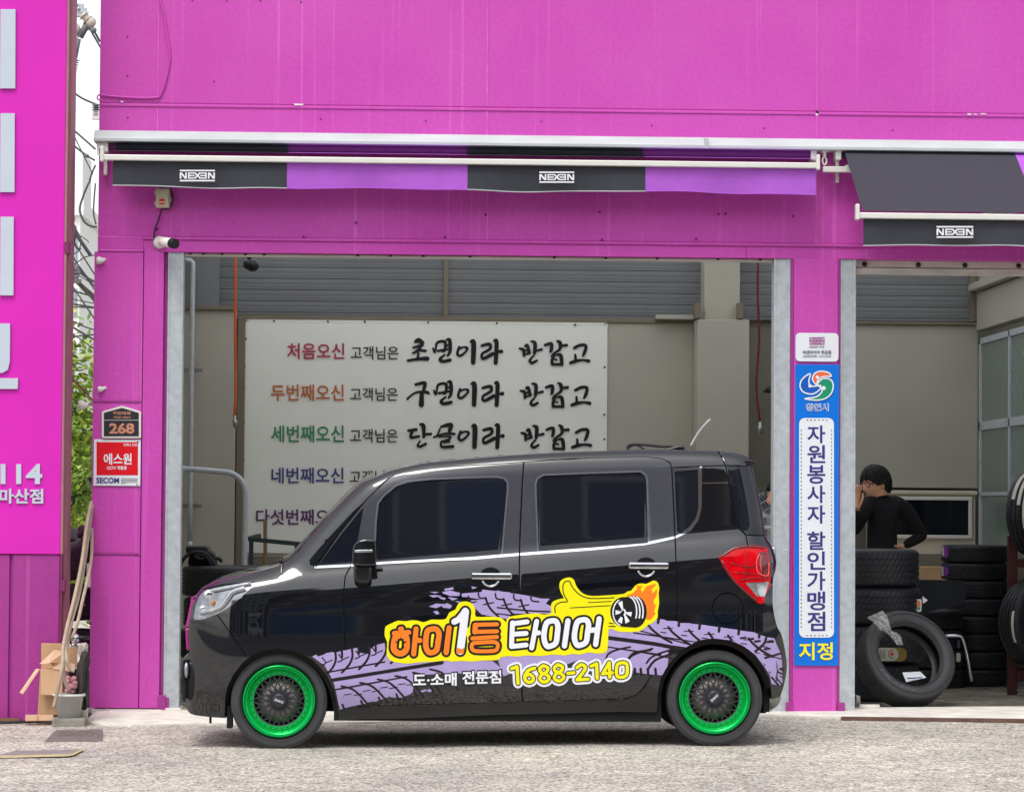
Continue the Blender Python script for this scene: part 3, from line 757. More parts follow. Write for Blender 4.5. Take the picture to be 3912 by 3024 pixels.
# order = priority when shapes overlap
layers = [('gap', gapl), ('glass_f', [dens(win_f)]), ('glass_r', [dens(win_r)]), ('glass_q', [win_q]), ('glass_t', [win_t]), ('tailglass', [dens(tailglass)]),
          ('tail_in', [tail_in]), ('tail_wh', [tail_wh]), ('tail', [dens(taill)]), ('head', [dens(headl)]),
          ('belt', belt), ('trim', trimp), ('trimq', trimq), ('tape_f', [dens(tape_f)]), ('tape_r', [dens(tape_r)]), ('tape_q', [dens(tape_q)]),
          ('skirt', [skirt]), ('door_f', [dens(door_f)]), ('door_r', [dens(door_r)]), ('body', [body_poly])]
pts = []; fs = []; own = []
for li, (nm, polys) in enumerate(layers):
    for p in polys:
        p = ccw(p); b = len(pts); pts += [Vector(q[:2]) for q in p]; fs.append(list(range(b, b + len(p)))); own.append(li)
for gx in np.arange(690, 3010, 17.0):
    for gy in np.arange(1715, 2760, 17.0):
        pts.append(Vector((gx + 3 * math.sin(gy), gy + 3 * math.cos(gx))))
for xq in np.arange(1210, 2690, 9.0):
    yq = float(np.interp(xq, [1206,1343,1466,1797,1985,2255,2469,2581], [2166,2160,2150,2133,2117,2097,2076,2052]))
    for o in (-26, -18, -11, -7, 7, 12, 19, 28, 38, 50): pts.append(Vector((xq, yq + o)))
for (xa, ya), (xb, yb) in zip(_sl[:-1], _sl[1:]):
    L = math.hypot(xb - xa, yb - ya) + 1e-9; nx, ny = -(yb - ya) / L, (xb - xa) / L
    for o in (3, 6.5, 11, 18, 27, 38, 52): pts.append(Vector((xa + nx * o, ya + ny * o)))
V2, _, F2, _, _, OF = delaunay_2d_cdt(pts, [], fs, 0, 1e-3)
cls = {nm: [] for nm, _ in layers}
bodyi = len(layers) - 1
for t, o in zip(F2, OF):
    ls = {own[k] for k in o}
    if bodyi in ls: cls[layers[min(ls)][0]].append(t)
body = side_mesh('body', cls['body'], V2, M['paint'], carroot, walls=.012)
tri_all = [t for k in cls for t in cls[k]]
far = side_mesh('body', tri_all, V2, M['paint'], carroot, mirror=True)
far.name = 'far_side_panel'
side_mesh('panel_gap', cls['gap'], V2, M['gap'], carroot, off=-.010)
side_mesh('sill_skirt', cls['skirt'], V2, M['skirt'], carroot, off=.004, walls=.02)
doorf = side_mesh('front_door', cls['door_f'], V2, M['paint'], carroot, walls=.012)
doorr = side_mesh('rear_door', cls['door_r'], V2, M['paint'], carroot, walls=.012)
side_mesh('pillar_tape', cls['tape_f'], V2, M['tape'], doorf)
side_mesh('pillar_tape', cls['tape_r'], V2, M['tape'], doorr)
side_mesh('pillar_tape', cls['tape_q'] + cls['trimq'], V2, M['tape'], carroot)
fx = lambda tris, lo, hi: [t for t in tris if lo <= sum(V2[i].x for i in t) / 3 < hi]
side_mesh('window_frame', fx(cls['trim'], 0, 1996), V2, M['trim'], doorf, off=.003, walls=.008)
side_mesh('window_frame', fx(cls['trim'], 1996, 4000), V2, M['trim'], doorr, off=.003, walls=.008)
side_mesh('belt_moulding', cls['belt'], V2, M['chrome'], carroot, off=.007, walls=.012)
side_mesh('window', cls['glass_f'], V2, M['carglass'], doorf, off=-.005)
side_mesh('window', cls['glass_r'], V2, M['carglass'], doorr, off=-.005)
side_mesh('quarter_window', cls['glass_q'], V2, M['carglass'], carroot, off=-.004)
side_mesh('quarter_window', cls['glass_t'], V2, M['carglass'], carroot, off=-.004)
side_mesh('rear_window', cls['tailglass'], V2, M['carglass'], carroot, off=-.002)
tl = side_mesh('taillight', cls['tail'], V2, M['redlens'], carroot, off=.016, walls=.018)
side_mesh('lamp_segment', cls['tail_in'], V2, M['reddeep'], tl, off=.018, walls=.01)
side_mesh('reversing_lens', cls['tail_wh'], V2, M['lens'], tl, off=.018, walls=.01)
M['pinklens'] = mat('pale_red_light_guide', srgb(240, 90, 100), .1, var=.1)
TAILX = [(2897,2118),(2888,2140),(2888,2175),(2897,2190),(2925,2196)]
hl = side_mesh('headlight', cls['head'], V2, M['lampdark'], carroot, off=-.002, walls=.01)

# red lens: guide line, ribs and a darker upper edge
def lensline(name, path, r, m, k=3):
    q = [onside(x, y, .019) for x, y in smooth(path, k)]; bb = MB(); bb.tube(q, r, 6); bb.build(name, M[m], tl)
lensline('light_guide', TAILX + [(2930,2150)], .004, 'pinklens'); lensline('light_guide', [(2904,2122),(2900,2150),(2904,2186)], .003, 'pinklens')
lensline('lens_edge', [(2752,2133),(2762,2122),(2806,2097),(2868,2091),(2912,2097)], .005, 'reddeep'); lensline('lens_edge', [(2756,2140),(2790,2198),(2832,2246),(2889,2293)], .006, 'reddeep')
for q in ([(2790,2150),(2850,2165),(2885,2160)], [(2800,2185),(2850,2190),(2884,2192)], [(2826,2215),(2870,2208),(2925,2206)], [(2845,2105),(2850,2150),(2846,2205)]): lensline('lens_rib', q, .0022, 'reddeep')
# --- decals: flat vinyl laid on the curved side
dk = [0]
def decal(name, vf, m, parent, off):
    v, f = vf
    return side_mesh(name, f, [Vector((float(x), float(y))) for x, y in v], m, parent, off=off)
def z6(l): return [(1150 + p[0] / 2.5975, 2150 + p[1] / 2.5975) + ((p[2] / 2.5975,) if len(p) > 2 else ()) for p in l]
def z7(l): return [(1900 + p[0] / 2.5975, 2150 + p[1] / 2.5975) + ((p[2] / 2.5975,) if len(p) > 2 else ()) for p in l]
def z8(l): return [(2350 + p[0] / 2.411, 2200 + p[1] / 2.411) + ((p[2] / 2.411,) if len(p) > 2 else ()) for p in l]
def z5(l): return [(680 + p[0] / 2.251, 2150 + p[1] / 2.251) + ((p[2] / 2.251,) if len(p) > 2 else ()) for p in l]

bands = [z6([(110,925),(150,905),(170,925),(235,902),(250,890),(320,880),(330,890),(400,870),(470,856),(500,850),(555,838),(575,885),(600,890),(670,900),(690,850),(740,812),(830,790),(900,930),(1900,970),(1990,1040),(1980,1100),(1500,1090),(1120,1110),(1110,1275),(1080,1300),(1050,1310),(1010,1330),(900,1330),(880,1320),(740,1370),(690,1370),(640,1390),(560,1405),(510,1415),(420,1440),(385,1450),(355,1310),(330,1200),(290,1110),(230,1010)]),
         z6([(1600,300),(1790,285),(1800,262),(2078,290),(2078,560),(1750,500),(1720,450),(1680,440),(1700,400),(1660,370),(1800,360),(1600,330)]),
         z7([(0,270),(90,290),(150,300),(200,305),(320,325),(430,350),(520,352),(480,400),(540,430),(560,500),(150,500),(60,530),(0,560)]),
         z7([(0,940),(1100,640),(1480,640),(1580,560),(1660,570),(1780,580),(1800,600),(1900,600),(1930,600),(2078,615),(2078,760),(1900,860),(1780,940),(1640,1105),(1480,1090),(1340,1060),(1330,1000),(1100,1050),(800,960),(700,1000),(480,980),(140,1090),(60,1120)]),
         z8([(300,440),(380,395),(440,395),(480,410),(560,412),(600,430),(680,430),(720,440),(860,455),(900,460),(1040,480),(1110,490),(1160,500),(1280,515),(1310,530),(1400,560),(1465,570),(1490,640),(1520,700),(1535,780),(1540,1000),(1480,1000),(1440,990),(1420,900),(1350,800),(1290,720),(1180,640),(1060,588),(900,570),(760,590),(660,650),(570,740),(480,830),(430,910),(300,900),(170,880),(160,820),(130,760),(20,700)])]
splash = [[(1270,320),(1330,315),(1400,325),(1310,340)], [(1420,255),(1510,238),(1515,262),(1430,270)], [(1400,285),(1480,270),(1580,295),(1570,325),(1480,325),(1410,300)],
          [(1270,430),(1340,400),(1420,405),(1380,430),(1340,445)], [(1390,420),(1450,395),(1500,420),(1480,450),(1410,440)], [(1310,480),(1350,470),(1375,500),(1345,510)], [(1360,330),(1440,345),(1420,365),(1380,350)],
          [(1455,335),(1560,350),(1500,370)], [(1690,230),(1750,240),(1700,258)], [(1590,310),(1700,305),(1690,335),(1600,335)], [(1520,370),(1600,385),(1570,395)], [(1280,285),(1370,285),(1330,300)],
          [(1160,1270),(1230,1250),(1250,1265),(1180,1285)], [(1240,1260),(1300,1240),(1310,1270),(1270,1275)]]
bands += [z6(s) for s in splash]
bvf = union([dens(b, 16) for b in bands], 40)
# keep only what lies on painted panels (not over the arches)
from mathutils.geometry import intersect_point_tri_2d
def inpoly(x, y, poly):
    c = False; n = len(poly); j = n - 1
    for i in range(n):
        xi, yi = poly[i]; xj, yj = poly[j]
        if (yi > y) != (yj > y) and x < (xj - xi) * (y - yi) / (yj - yi) + xi: c = not c
        j = i
    return c
def clip(vf, poly):
    v, f = vf
    return v, [t for t in f if all(inpoly(*(v[i][k] * .98 + sum(v[j][k] for j in t) / 3 * .02 for k in (0, 1)), poly) for i in t)]
bvf = clip(bvf, body_poly)
dl = .0018
decal('tread_graphic', bvf, M['dpu'], carroot, dl)
g = []
def gs(path, w, k=3): g.extend(capsule(smooth(path, k) if len(path) > 2 else path, w, 6))
for a, b, w in (((280,1165),(1400,985),7), ((245,1085),(830,978),3), ((330,1255),(1050,1125),3)):
    gs(z6([a, b]), w)
for dx in (0, 165, 335, 500, 650):      # upper tread row, left track
    dy = -dx * .19
    gs(z6([(340+dx,880+dy),(345+dx,960+dy),(310+dx,1040+dy),(240+dx,1115+dy)]), 4.2)
    gs(z6([(405+dx,870+dy),(408+dx,930+dy)]), 4.2)
    gs(z6([(250+dx,985+dy),(310+dx,960+dy)]), 2)
    gs(z6([(210+dx,935+dy),(245+dx,990+dy),(200+dx,1010+dy)]), 2.4)
for dx in (-20, 165, 340, 515, 690, 860):    # lower tread row
    dy = -dx * .19
    gs(z6([(420+dx,1215+dy),(520+dx,1240+dy),(600+dx,1300+dy),(680+dx,1390+dy),(700+dx,1420+dy)]), 3.8)
    gs(z6([(430+dx,1395+dy),(455+dx,1450+dy)]), 4)
    gs(z6([(360+dx,1340+dy),(440+dx,1325+dy)]), 1.6)
    gs(z6([(450+dx,1300+dy),(520+dx,1290+dy)]), 1.6)
for dx in (0, 170, 350, 520):
    gs(z6([(1660+dx,330+dx*.06),(1700+dx,430+dx*.06),(1790+dx,520+dx*.06)]), 4)
    gs(z6([(1760+dx,290+dx*.06),(1770+dx,340+dx*.06),(1840+dx,350+dx*.06)]), 3)
    gs(z6([(1640+dx,400+dx*.06),(1740+dx,380+dx*.06)]), 2.5)
gs(z7([(0,440),(300,470),(520,480)]), 3); gs(z7([(0,500),(160,520)]), 2.5)
gs(z7([(1100,740),(1560,800),(1850,860)]), 7.5)
gs(z7([(1350,690),(1700,740),(2078,800)]), 2.6); gs(z7([(1100,830),(1500,895),(1740,945)]), 2.6)
for dx in (0, 210, 400):
    dy = dx * .17
    gs(z7([(1080,950),(1100,900),(1180,860),(1320,830)] if dx == 0 else [(1080+dx,950+dy*.6),(1120+dx,905+dy*.5),(1200+dx,870+dy*.4),(1330+dx,835+dy*.3)]), 3.6)
for i, dx in enumerate((0, 190, 380, 560, 740, 930)):   # upper tread row, right track, runs over the rear arch
    dy = dx * .14
    gs(z8([(300+dx,440+dy),(340+dx,490+dy),(430+dx,560+dy),(520+dx,610+dy)]), 4.4)
    gs(z8([(400+dx,392+dy),(395+dx,430+dy)]), 5); gs(z8([(445+dx,480+dy),(530+dx,478+dy)]), 1.8); gs(z8([(420+dx,515+dy),(470+dx,520+dy)]), 2)
for a, b, w in (((0,575),(640,665),6), ((1360,815),(1540,855),6), ((1290,700),(1530,760),2.2), ((230,500),(690,630),2.4), ((0,660),(420,720),2.4), ((1420,880),(1540,930),2.4), ((1440,930),(1500,1000),4), ((1500,880),(1540,900),3), ((1380,750),(1520,710),4), ((1480,930),(1540,1000),3)):
    gs(z8([a, b]), w)
gs(z8([(1390,560),(1370,620),(1290,690)]), 4.5); gs(z8([(120,760),(180,700),(330,680)]), 4); gs(z8([(300,860),(370,770),(520,715)]), 4.5)
for x, y in ((1250,580),(1310,600),(1400,670),(1180,570),(1430,600)):
    gs(z8([(x-25,y),(x+22,y-6)]), 4)
for x in (180, 235, 300, 370): gs(z8([(x,850),(x+5,905)]), 5)
gvf = clip(union(g), body_poly)
decal('tread_groove', gvf, M['dblk'], carroot, dl + .0006)

# the yellow logo
blob = z6([(835,640),(850,620),(900,595),(960,570),(1040,575),(1100,565),(1160,570),(1220,585),(1290,560),(1380,560),(1440,550),(1470,490),(1530,460),(1560,400),(1610,380),(1670,385),(1715,420),(1730,470),(1735,530),(1850,530),(1960,535),(2010,560),(2040,590)])
blob += z7([(90,560),(130,530),(200,515),(330,500),(400,495),(460,510),(530,495)])
blob += z7([(540,480),(530,440),(540,395),(570,370),(630,352),(660,345),(630,290),(615,230),(625,180),(670,150),(720,142),(760,165),(780,220),(820,275),(870,310),(950,325),(1100,318),(1250,305),(1290,280),(1330,270),(1370,220),(1420,200),(1470,205),(1500,195),(1550,172),(1590,190),(1607,250),(1600,300),(1605,400),(1590,480),(1590,540),(1540,590),(1490,615),(1430,665),(1350,682),(1200,678),(1160,660),(1105,655),(1100,760),(1090,860),(1060,890),(980,895),(900,885),(820,905),(740,900),(660,915),(560,905),(440,920),(300,915),(200,925),(100,920),(50,930),(0,935)])
blob += z6([(1980,935),(1940,960),(1800,965),(1700,975),(1600,970),(1500,975),(1420,965),(1330,975),(1230,980),(1150,985),(1060,995),(960,985),(890,965),(855,920),(850,860),(855,780),(830,720)])
decal('logo_backing', union([dens(smooth(blob, 2, True), 12)], 24), M['dyel'], carroot, dl + .0014)
ha = [([(985,650),(1000,648)], 22), ([(925,695),(1070,685)], 24), (smooth([(925,780),(920,850),(960,890),(1010,890),(1045,850),(1050,780),(1040,730),(990,715),(940,730),(925,780)], 3), 30),
      ([(1142,650),(1118,900)], 25), ([(1130,760),(1180,765)], 25)]
ii = [(smooth([(1305,650),(1255,670),(1240,750),(1240,830),(1265,880),(1300,885),(1345,860),(1360,780),(1370,700),(1345,655),(1305,650)], 3), 27), ([(1470,640),(1440,885)], 26)]
deu = [([(1730,615),(1725,680)], 26), ([(1725,610),(1945,605)], 20), ([(1725,680),(1945,675)], 20), ([(1700,745),(1945,730)], 20), (smooth([(1725,790),(1900,780),(1950,800),(1945,850),(1900,870),(1730,870),(1695,840),(1700,800),(1725,790)], 3), 19)]
one = [([(1520,580),(1560,560),(1610,500),(1630,470)], 30), ([(1630,480),(1580,870)], 38)]
star = [(955 - 0 + (990 - 955) + r * math.sin(R(a)), 795 - r * math.cos(R(a))) for a, r in [(36 * k, 66 if k % 2 == 0 else 27) for k in range(10)]]
ta = [([(150,590),(140,820)], 24), ([(150,600),(295,580)], 24), ([(150,705),(285,695)], 24), ([(140,825),(285,810)], 24), ([(390,575),(340,840)], 24), ([(370,690),(410,690)], 24)]
i2 = [(smooth([(545,570),(490,590),(465,680),(465,760),(490,820),(530,820),(580,790),(595,700),(600,620),(580,575),(545,570)], 3), 27), ([(700,570),(665,820)], 26)]
eo = [(smooth([(850,560),(795,580),(770,670),(765,750),(790,810),(830,810),(880,780),(895,690),(905,610),(885,565),(850,560)], 3), 27), ([(1010,550),(975,805)], 26), ([(915,665),(990,660)], 26)]
d1 = []; d2 = []; dork = []
for L, conv, dst in ((ha + ii + deu, z6, 'o'), (one, z6, '1'), (ta + i2 + eo, z7, 'w')):
    for path, r in L:
        q = conv([(p[0], p[1]) for p in path]); rr = r / 2.5975
        dork += capsule(q, rr + 8.5, 12)
        (d1 if dst == 'o' else d2).extend(capsule(q, rr, 12))
decal('logo_outline', union(dork, 40), M['dblk'], carroot, dl + .0022)
decal('logo_lettering', union(d1, 40, [z6(star)]), M['dor'], carroot, dl + .0030)
decal('logo_lettering', union(d2, 40), M['dwh'], carroot, dl + .0032)
decal('logo_shade', union([z6([(1540,895),(1548,835),(1585,850),(1622,840),(1615,895)])]), M['dor'], carroot, dl + .0038)
# thumb outline, wheel and flames
tk = []
for p, w in ((smooth([(575,490),(570,440),(590,405),(640,385),(695,378),(660,310),(650,240),(665,190),(715,178),(740,230),(790,290),(860,335),(950,350),(1100,345),(1160,340)], 3), 2.0),
             ([(900,390),(1130,378)], 1.6), ([(720,443),(1120,420)], 1.6), ([(1110,592),(1150,600)], 2), ([(1105,625),(1170,628)], 2)):
    tk += capsule(z7(p), w, 6)
decal('logo_line', union(tk), M['dblk'], carroot, dl + .0022)
flame = z7([(1270,320),(1340,300),(1390,250),(1380,220),(1420,225),(1440,215),(1420,260),(1440,290),(1480,230),(1560,205),(1580,205),(1530,260),(1540,300),(1590,250),(1580,320),(1550,370),(1560,420),(1580,400),(1555,480),(1570,500),(1520,560),(1480,560),(1450,400),(1380,340)])
decal('logo_flame', union([flame]), M['dor'], carroot, dl + .0022)
wheel_b = union(capsule(z7([(1245,490),(1365,480)]), 128 / 2.5975, 26) + [z7([(1250,338),(1380,330),(1370,640),(1240,625)])])
wheel_b = union([z7(ell(1250, 482, 130, 147, 30)), z7(ell(1370, 482, 112, 156, 30)), z7([(1250,336),(1370,328),(1370,640),(1250,630)])])
decal('logo_tyre', wheel_b, M['dblk'], carroot, dl + .0030)
wk = []
wk += capsule(z7(ell(1250, 488, 103, 135, 24, 20 + 90, 245)), 2.4, 6)
wk += capsule(z7(ell(1252, 487, 17, 26, 16) + [(1269, 487)]), 3.2, 6)
for a in (180, 245, 60, 118, 10):
    c, s = math.cos(R(a)), math.sin(R(a))
    wk.append(z7([(1252 + 26 * c - 8 * s, 487 + 34 * s + 8 * c), (1252 + 26 * c + 8 * s, 487 + 34 * s - 8 * c), (1252 + 80 * c + 24 * s, 487 + 115 * s - 24 * c), (1252 + 80 * c - 24 * s, 487 + 115 * s + 24 * c)]))
for o in (0, 32, 64): wk += capsule(z7(ell(1300 + o, 480, 82, 148, 16, -78, 25)), 2.6, 6)
decal('logo_tyre_highlight', union(wk), M['dwh'], carroot, dl + .0038)
# phone number and small line
dig = {'1': [[(140,1045),(195,1025),(205,1190)]],
       '6': [smooth([(370,1040),(310,1060),(275,1110),(275,1150),(310,1180),(350,1165),(355,1130),(320,1100),(285,1115)], 3)],
       '8': [smooth([(455,1015),(420,1045),(430,1080),(480,1100),(515,1135),(490,1170),(450,1175),(420,1145),(440,1105),(490,1075),(500,1035),(455,1015)], 3)],
       '8b': [smooth([(600,1005),(565,1035),(575,1070),(625,1090),(660,1125),(635,1160),(595,1165),(565,1135),(585,1095),(635,1065),(645,1025),(600,1005)], 3)],
       '-': [[(700,1090),(760,1085)]],
       '2': [smooth([(790,1035),(830,1005),(870,1025),(855,1075),(790,1155)], 3) + [(900,1148)]],
       '1b': [[(930,1020),(985,995),(990,1140)]],
       '4': [[(1115,1130),(1110,985),(1045,1095),(1140,1085)]],
       '0': [smooth([(1240,985),(1195,1000),(1180,1060),(1190,1120),(1235,1130),(1280,1110),(1290,1050),(1280,995),(1240,985)], 3)]}
wA = []; wB = []; wC = []
for k in dig:
    for p in dig[k]:
        q = z7(p); wA += capsule(q, 19, 12); wB += capsule(q, 10.2, 12); wC += capsule(q, 6.3, 12)
decal('phone_backing', union(wA, 40), M['dwh'], carroot, dl + .0016)
decal('phone_outline', union(wB, 40), M['dblk'], carroot, dl + .0024)
decal('phone_number', union(wC, 40), M['dyel'], carroot, dl + .0031)
for off, bold, m, nm in ((.0016, .075, 'dblk', 'lettering_outline'), (.0026, .030, 'dwh', 'lettering')):
    e = 5 if bold > .05 else 0
    for s, x0, y0, x1, y1 in (('도·소매', 1110, 1090, 1545, 1225), ('전문점', 1600, 1065, 1985, 1200)):
        a, b = z6([(x0, y0), (x1, y1)])
        decal(nm, text_px(s, a[0] - e, a[1] - e + 2, b[0] + e, b[1] + e, bold, 4), M[m], carroot, dl + off)

# --- centre of the car: hood, windscreen, roof, tailgate, bumpers
prof = dens(smooth(sil_body, 3), 20, False)
def deck(lo, hi, name, m, crown=0., off=0., parent=carroot, y0=0., y1=1.):
    seg = prof[lo:hi]; b = MB(); n = 13; vs = []
    for px, py in seg:
        p = onside(px, py); ya, yb = p.y, CW - p.y
        ya, yb = ya + (yb - ya) * y0, ya + (yb - ya) * y1
        for k in range(n):
            t = k / (n - 1)
            vs.append(Vector((p.x, ya + (yb - ya) * t, p.z)) + Vector((-.0 , 0, 0)))
    nx = len(seg)
    nrm = []
    for i in range(nx):
        a = onside(*seg[max(0, i - 1)]); c = onside(*seg[min(nx - 1, i + 1)])
        d = Vector((c.x - a.x, 0, c.z - a.z)).normalized(); nrm.append(Vector((-d.z, 0, d.x)))
    out = []
    for i in range(nx):
        for k in range(n):
            t = k / (n - 1) * (y1 - y0) + y0
            bl = 1 - (2 * t - 1) ** 2
            out.append(vs[i * n + k] + nrm[i] * (crown * bl + off))
    fs = [(i * n + k, (i + 1) * n + k, (i + 1) * n + k + 1, i * n + k + 1) for i in range(nx - 1) for k in range(n - 1)]
    b.add(out, fs, True)
    return b.build(name, m, parent)
def pidx(x, y): return min(range(len(prof)), key=lambda i: (prof[i][0] - x) ** 2 + (prof[i][1] - y) ** 2)
i_nose, i_cowl, i_wtop, i_rend, i_gl, i_bump = pidx(750, 2275), pidx(1060, 2158), pidx(1450, 1812), pidx(2790, 1728), pidx(2927, 2047), pidx(2951, 2300)
deck(0, i_nose + 1, 'front_fascia', M['paint'], .01)
deck(i_nose, i_cowl + 1, 'hood', M['paint'], .012)
deck(i_cowl, i_wtop + 1, 'windscreen_surround', M['paint'], .0)
deck(i_cowl + 1, i_wtop, 'windscreen', M['carglass'], .03, .002, y0=.04, y1=.96)
deck(i_wtop, i_rend + 1, 'roof', M['paint'], .012)
tg = deck(i_rend, len(prof), 'tailgate', M['paint'], .01)
deck(pidx(2880, 1800), i_gl, 'rear_window', M['carglass'], .012, .004, y0=.06, y1=.94)
b = MB()
for px, py, px2, py2 in ((724, 2483, 720, 2399), (720, 2399, 742, 2292)):
    p, q = onside(px, py), onside(px2, py2)
    b.bar((p.x - .004, p.y + .03, p.z), (q.x - .004, q.y + .03, q.z), .03, .05, (0, 1, 0))
    b.bar((p.x - .004, CW - p.y - .03, p.z), (q.x - .004, CW - q.y - .03, q.z), .03, .05, (0, 1, 0))
for yy in (.5, 1.1):
    pass
p, q = onside(720, 2399), onside(742, 2292)
b.bar((p.x - .012, p.y + .02, p.z), (p.x - .012, CW - p.y - .02, p.z), .02, .04)
b.bar((q.x - .012, q.y + .02, q.z), (q.x - .012, CW - q.y - .02, q.z), .02, .04)
b.build('grille_trim', M['magenta'], carroot, bevel=.008)
# dark tub under the painted shell, with wheel housings
b = MB()
xa, xb = P(760, 2600, .4).x, P(2960, 2600, .4).x
xs = [P(860, 2600, .1).x, P(1290, 2600, .1).x, P(2512, 2600, .1).x, P(2948, 2600, .1).x]
zf = gz0.z
b.box(xs[1] - .02, xs[2] + .02, .075, CW - .075, zf + .165, zf + .60)
b.box(xa + .12, xs[0] + .03, .22, CW - .22, zf + .20, zf + .80)
b.box(xs[3] - .04, xb - .06, .16, CW - .16, zf + .22, zf + .90)
b.box(xs[0], xs[1], .36, CW - .36, zf + .20, zf + .62)
b.box(xs[2], xs[3], .36, CW - .36, zf + .20, zf + .62)
b.box(xs[1], xs[2], .2, CW - .2, zf + .6, zf + 1.0)
b.build('underbody', M['blackmatte'], carroot)
for arch, nm in ((arch_f, 'wheel_housing'), (arch_r, 'wheel_housing')):
    for mir in (False, True):
        b = MB(); A = dens(arch, 16, False); n = len(A); ring = []
        for yy, sc in ((None, 1.0), (.045, .985), (.045, .92), (.34, .92), (.34, .0)):
            for px, py in A:
                p = onside(px, py)
                c = P(sum(q[0] for q in A) / n, 2700, .1)
                pp = Vector((c.x + (p.x - c.x) * sc, (p.y + .001 if yy is None else p.y + yy if yy < .1 else yy), c.z + (p.z - c.z) * sc))
                if mir: pp.y = CW - pp.y
                ring.append(pp)
        b.add(ring, [(j * n + i, j * n + i + 1, (j + 1) * n + i + 1, (j + 1) * n + i) for j in range(4) for i in range(n - 1)], True)
        b.build(nm, M['blackmatte'], carroot)
# mud flap, undertray bits, rear silencer
b = MB()
p = onside(866, 2745); b.box(p.x, p.x + .03, .1, .26, gz(p.x) + .12, gz(p.x) + .25)
p = onside(798, 2740); b.box(p.x, p.x + .012, .16, .2, p.z - .035, p.z + .03)
p = onside(2488, 2720); b.box(p.x, p.x + .01, .10, .14, p.z - .03, p.z + .03)
b.build('mud_flap', M['blackmatte'], carroot)
b = MB(); p = P(2930, 2672, .55); b.lathe([(0, -.16), (.06, -.16), (.075, -.13), (.075, .13), (.06, .16), (0, .16)], (p.x, .62, p.z + .02), 'y', 20)
b.build('silencer', M['steel'], carroot)

# --- lamps, mirror, handles, aerial
b = MB()
for pth, w in (([(790,2262),(860,2247),(962,2229)], .012), ([(938,2247),(890,2262),(868,2290),(838,2322),(770,2340)], .016)):
    q = [onside(x, y, .006) for x, y in smooth([(a, c) for a, c in pth], 4)]
    b.tube(q, w, 8)
b.build('lamp_bar', M['lens'], hl)
b = MB(); p = onside(775, 2322, .0); b.ball(p, (.022, .012, .018)); p = onside(800, 2270, .0); b.ball(p, (.035, .014, .03)); b.build('lamp_bulb', M['chrome'], hl)
b = MB(); p = onside(815, 2303, .004); b.ball(p, (.012, .01, .016)); b.build('indicator_bulb', mat('amber', srgb(200, 110, 50), .3), hl)
b = MB(); c = onside(711, 2599, .004)
b.add([Vector((c.x + .019 * math.cos(a) - .006, c.y - .012 + .05 * math.cos(a), c.z + .125 * math.sin(a))) for a in np.linspace(0, 2 * math.pi, 24, endpoint=False)], [tuple(range(24))])
fr = b.build('fog_lamp_recess', M['lampdark'], carroot)
b = MB(); c = onside(719, 2558, .014); b.ball(c, (.014, .022, .046)); b.build('fog_lamp', M['lens'], carroot)
def handle(door, x0, y0, x1, y1, cx, cy):
    a, c = onside(x0, y0, .028), onside(x1, y1, .028); mid = (a + c) / 2
    b = MB(); ce = onside(cx, cy, .0015)
    b.add([Vector((ce.x + .066 * math.cos(t), ce.y, ce.z + .058 * math.sin(t))) for t in np.linspace(0, 2 * math.pi, 28, endpoint=False)], [tuple(range(28))])
    cup = b.build('handle_cup', M['gap'], door)
    b = MB(); b.tube([Vector((ce.x + .05 * math.cos(t), ce.y - .006, ce.z + .052 * math.sin(t))) for t in np.linspace(R(200), R(340), 12)], .007, 8)
    b.build('handle_cup_rim', M['chrome'], door)
    b = MB(); h = abs(a.z - c.z); b.box(a.x, c.x, a.y - .011, a.y + .011, mid.z - .019, mid.z + .019)
    b.box(a.x + .012, a.x + .04, a.y, a.y + .03, mid.z - .014, mid.z + .014); b.box(c.x - .045, c.x - .01, a.y, a.y + .03, mid.z - .014, mid.z + .014)
    b.build('handle', M['chrome'], door, bevel=.010, seg=3)
handle(doorf, 1801, 2189, 1956, 2216, 1874, 2204)
handle(doorr, 2402, 2150, 2554, 2174, 2468, 2166)
b = MB(); a = onside(1391, 2110); cx, cz = a.x, a.z; y0 = a.y - .10
def mcap(poly, ya, yb, br, nm, m):
    bb = MB(); q = [(P(x, y, (ya + yb) / 2).x, P(x, y, (ya + yb) / 2).z) for x, y in poly]
    bb.prism(q, ya, yb); return bb.build(nm, m, carroot, bevel=br, seg=4)
mir = mcap(smooth([(1347,2118),(1352,2082),(1376,2062),(1418,2058),(1436,2070),(1438,2110),(1437,2150),(1425,2158),(1356,2158),(1347,2140)], 2, True), y0 - .09, y0 + .10, .04, 'wing_mirror', M['paint'])
mcap([(1351,2157),(1415,2157),(1420,2180),(1416,2222),(1405,2228),(1362,2226),(1352,2205)], y0 - .04, y0 + .08, .02, 'mirror_arm', M['skirt'])
mcap([(1410,2162),(1460,2165),(1486,2212),(1478,2222),(1425,2200)], y0 + .07, a.y + .03, .01, 'mirror_foot', M['paint'])
mcap([(1355,2100),(1424,2098),(1424,2108),(1356,2110)], y0 - .102, y0 - .07, .003, 'mirror_indicator', M['lens'])
b = MB(); r0 = onside(2640, 1712); b.prism([(r0.x - .16, r0.z - .01), (r0.x - .02, r0.z + .028), (r0.x + .02, r0.z + .03), (r0.x + .035, r0.z - .01)], .76, .84)
ant = b.build('aerial_base', M['paint'], carroot, bevel=.008)
b = MB(); q = [P(x, y, .8) for x, y in smooth([(2639,1704),(2658,1668),(2684,1632),(2714,1600)], 4)]; b.tube(q, [.007] * (len(q) - 1) + [.004], 8)
b.build('aerial', M['grey'], carroot)
b = MB(); q = [P(x, y, .8) for x, y in smooth([(2398,1722),(2400,1702),(2420,1697),(2455,1698),(2520,1704),(2570,1706),(2600,1712)], 4)]; b.tube(q, .008, 8)
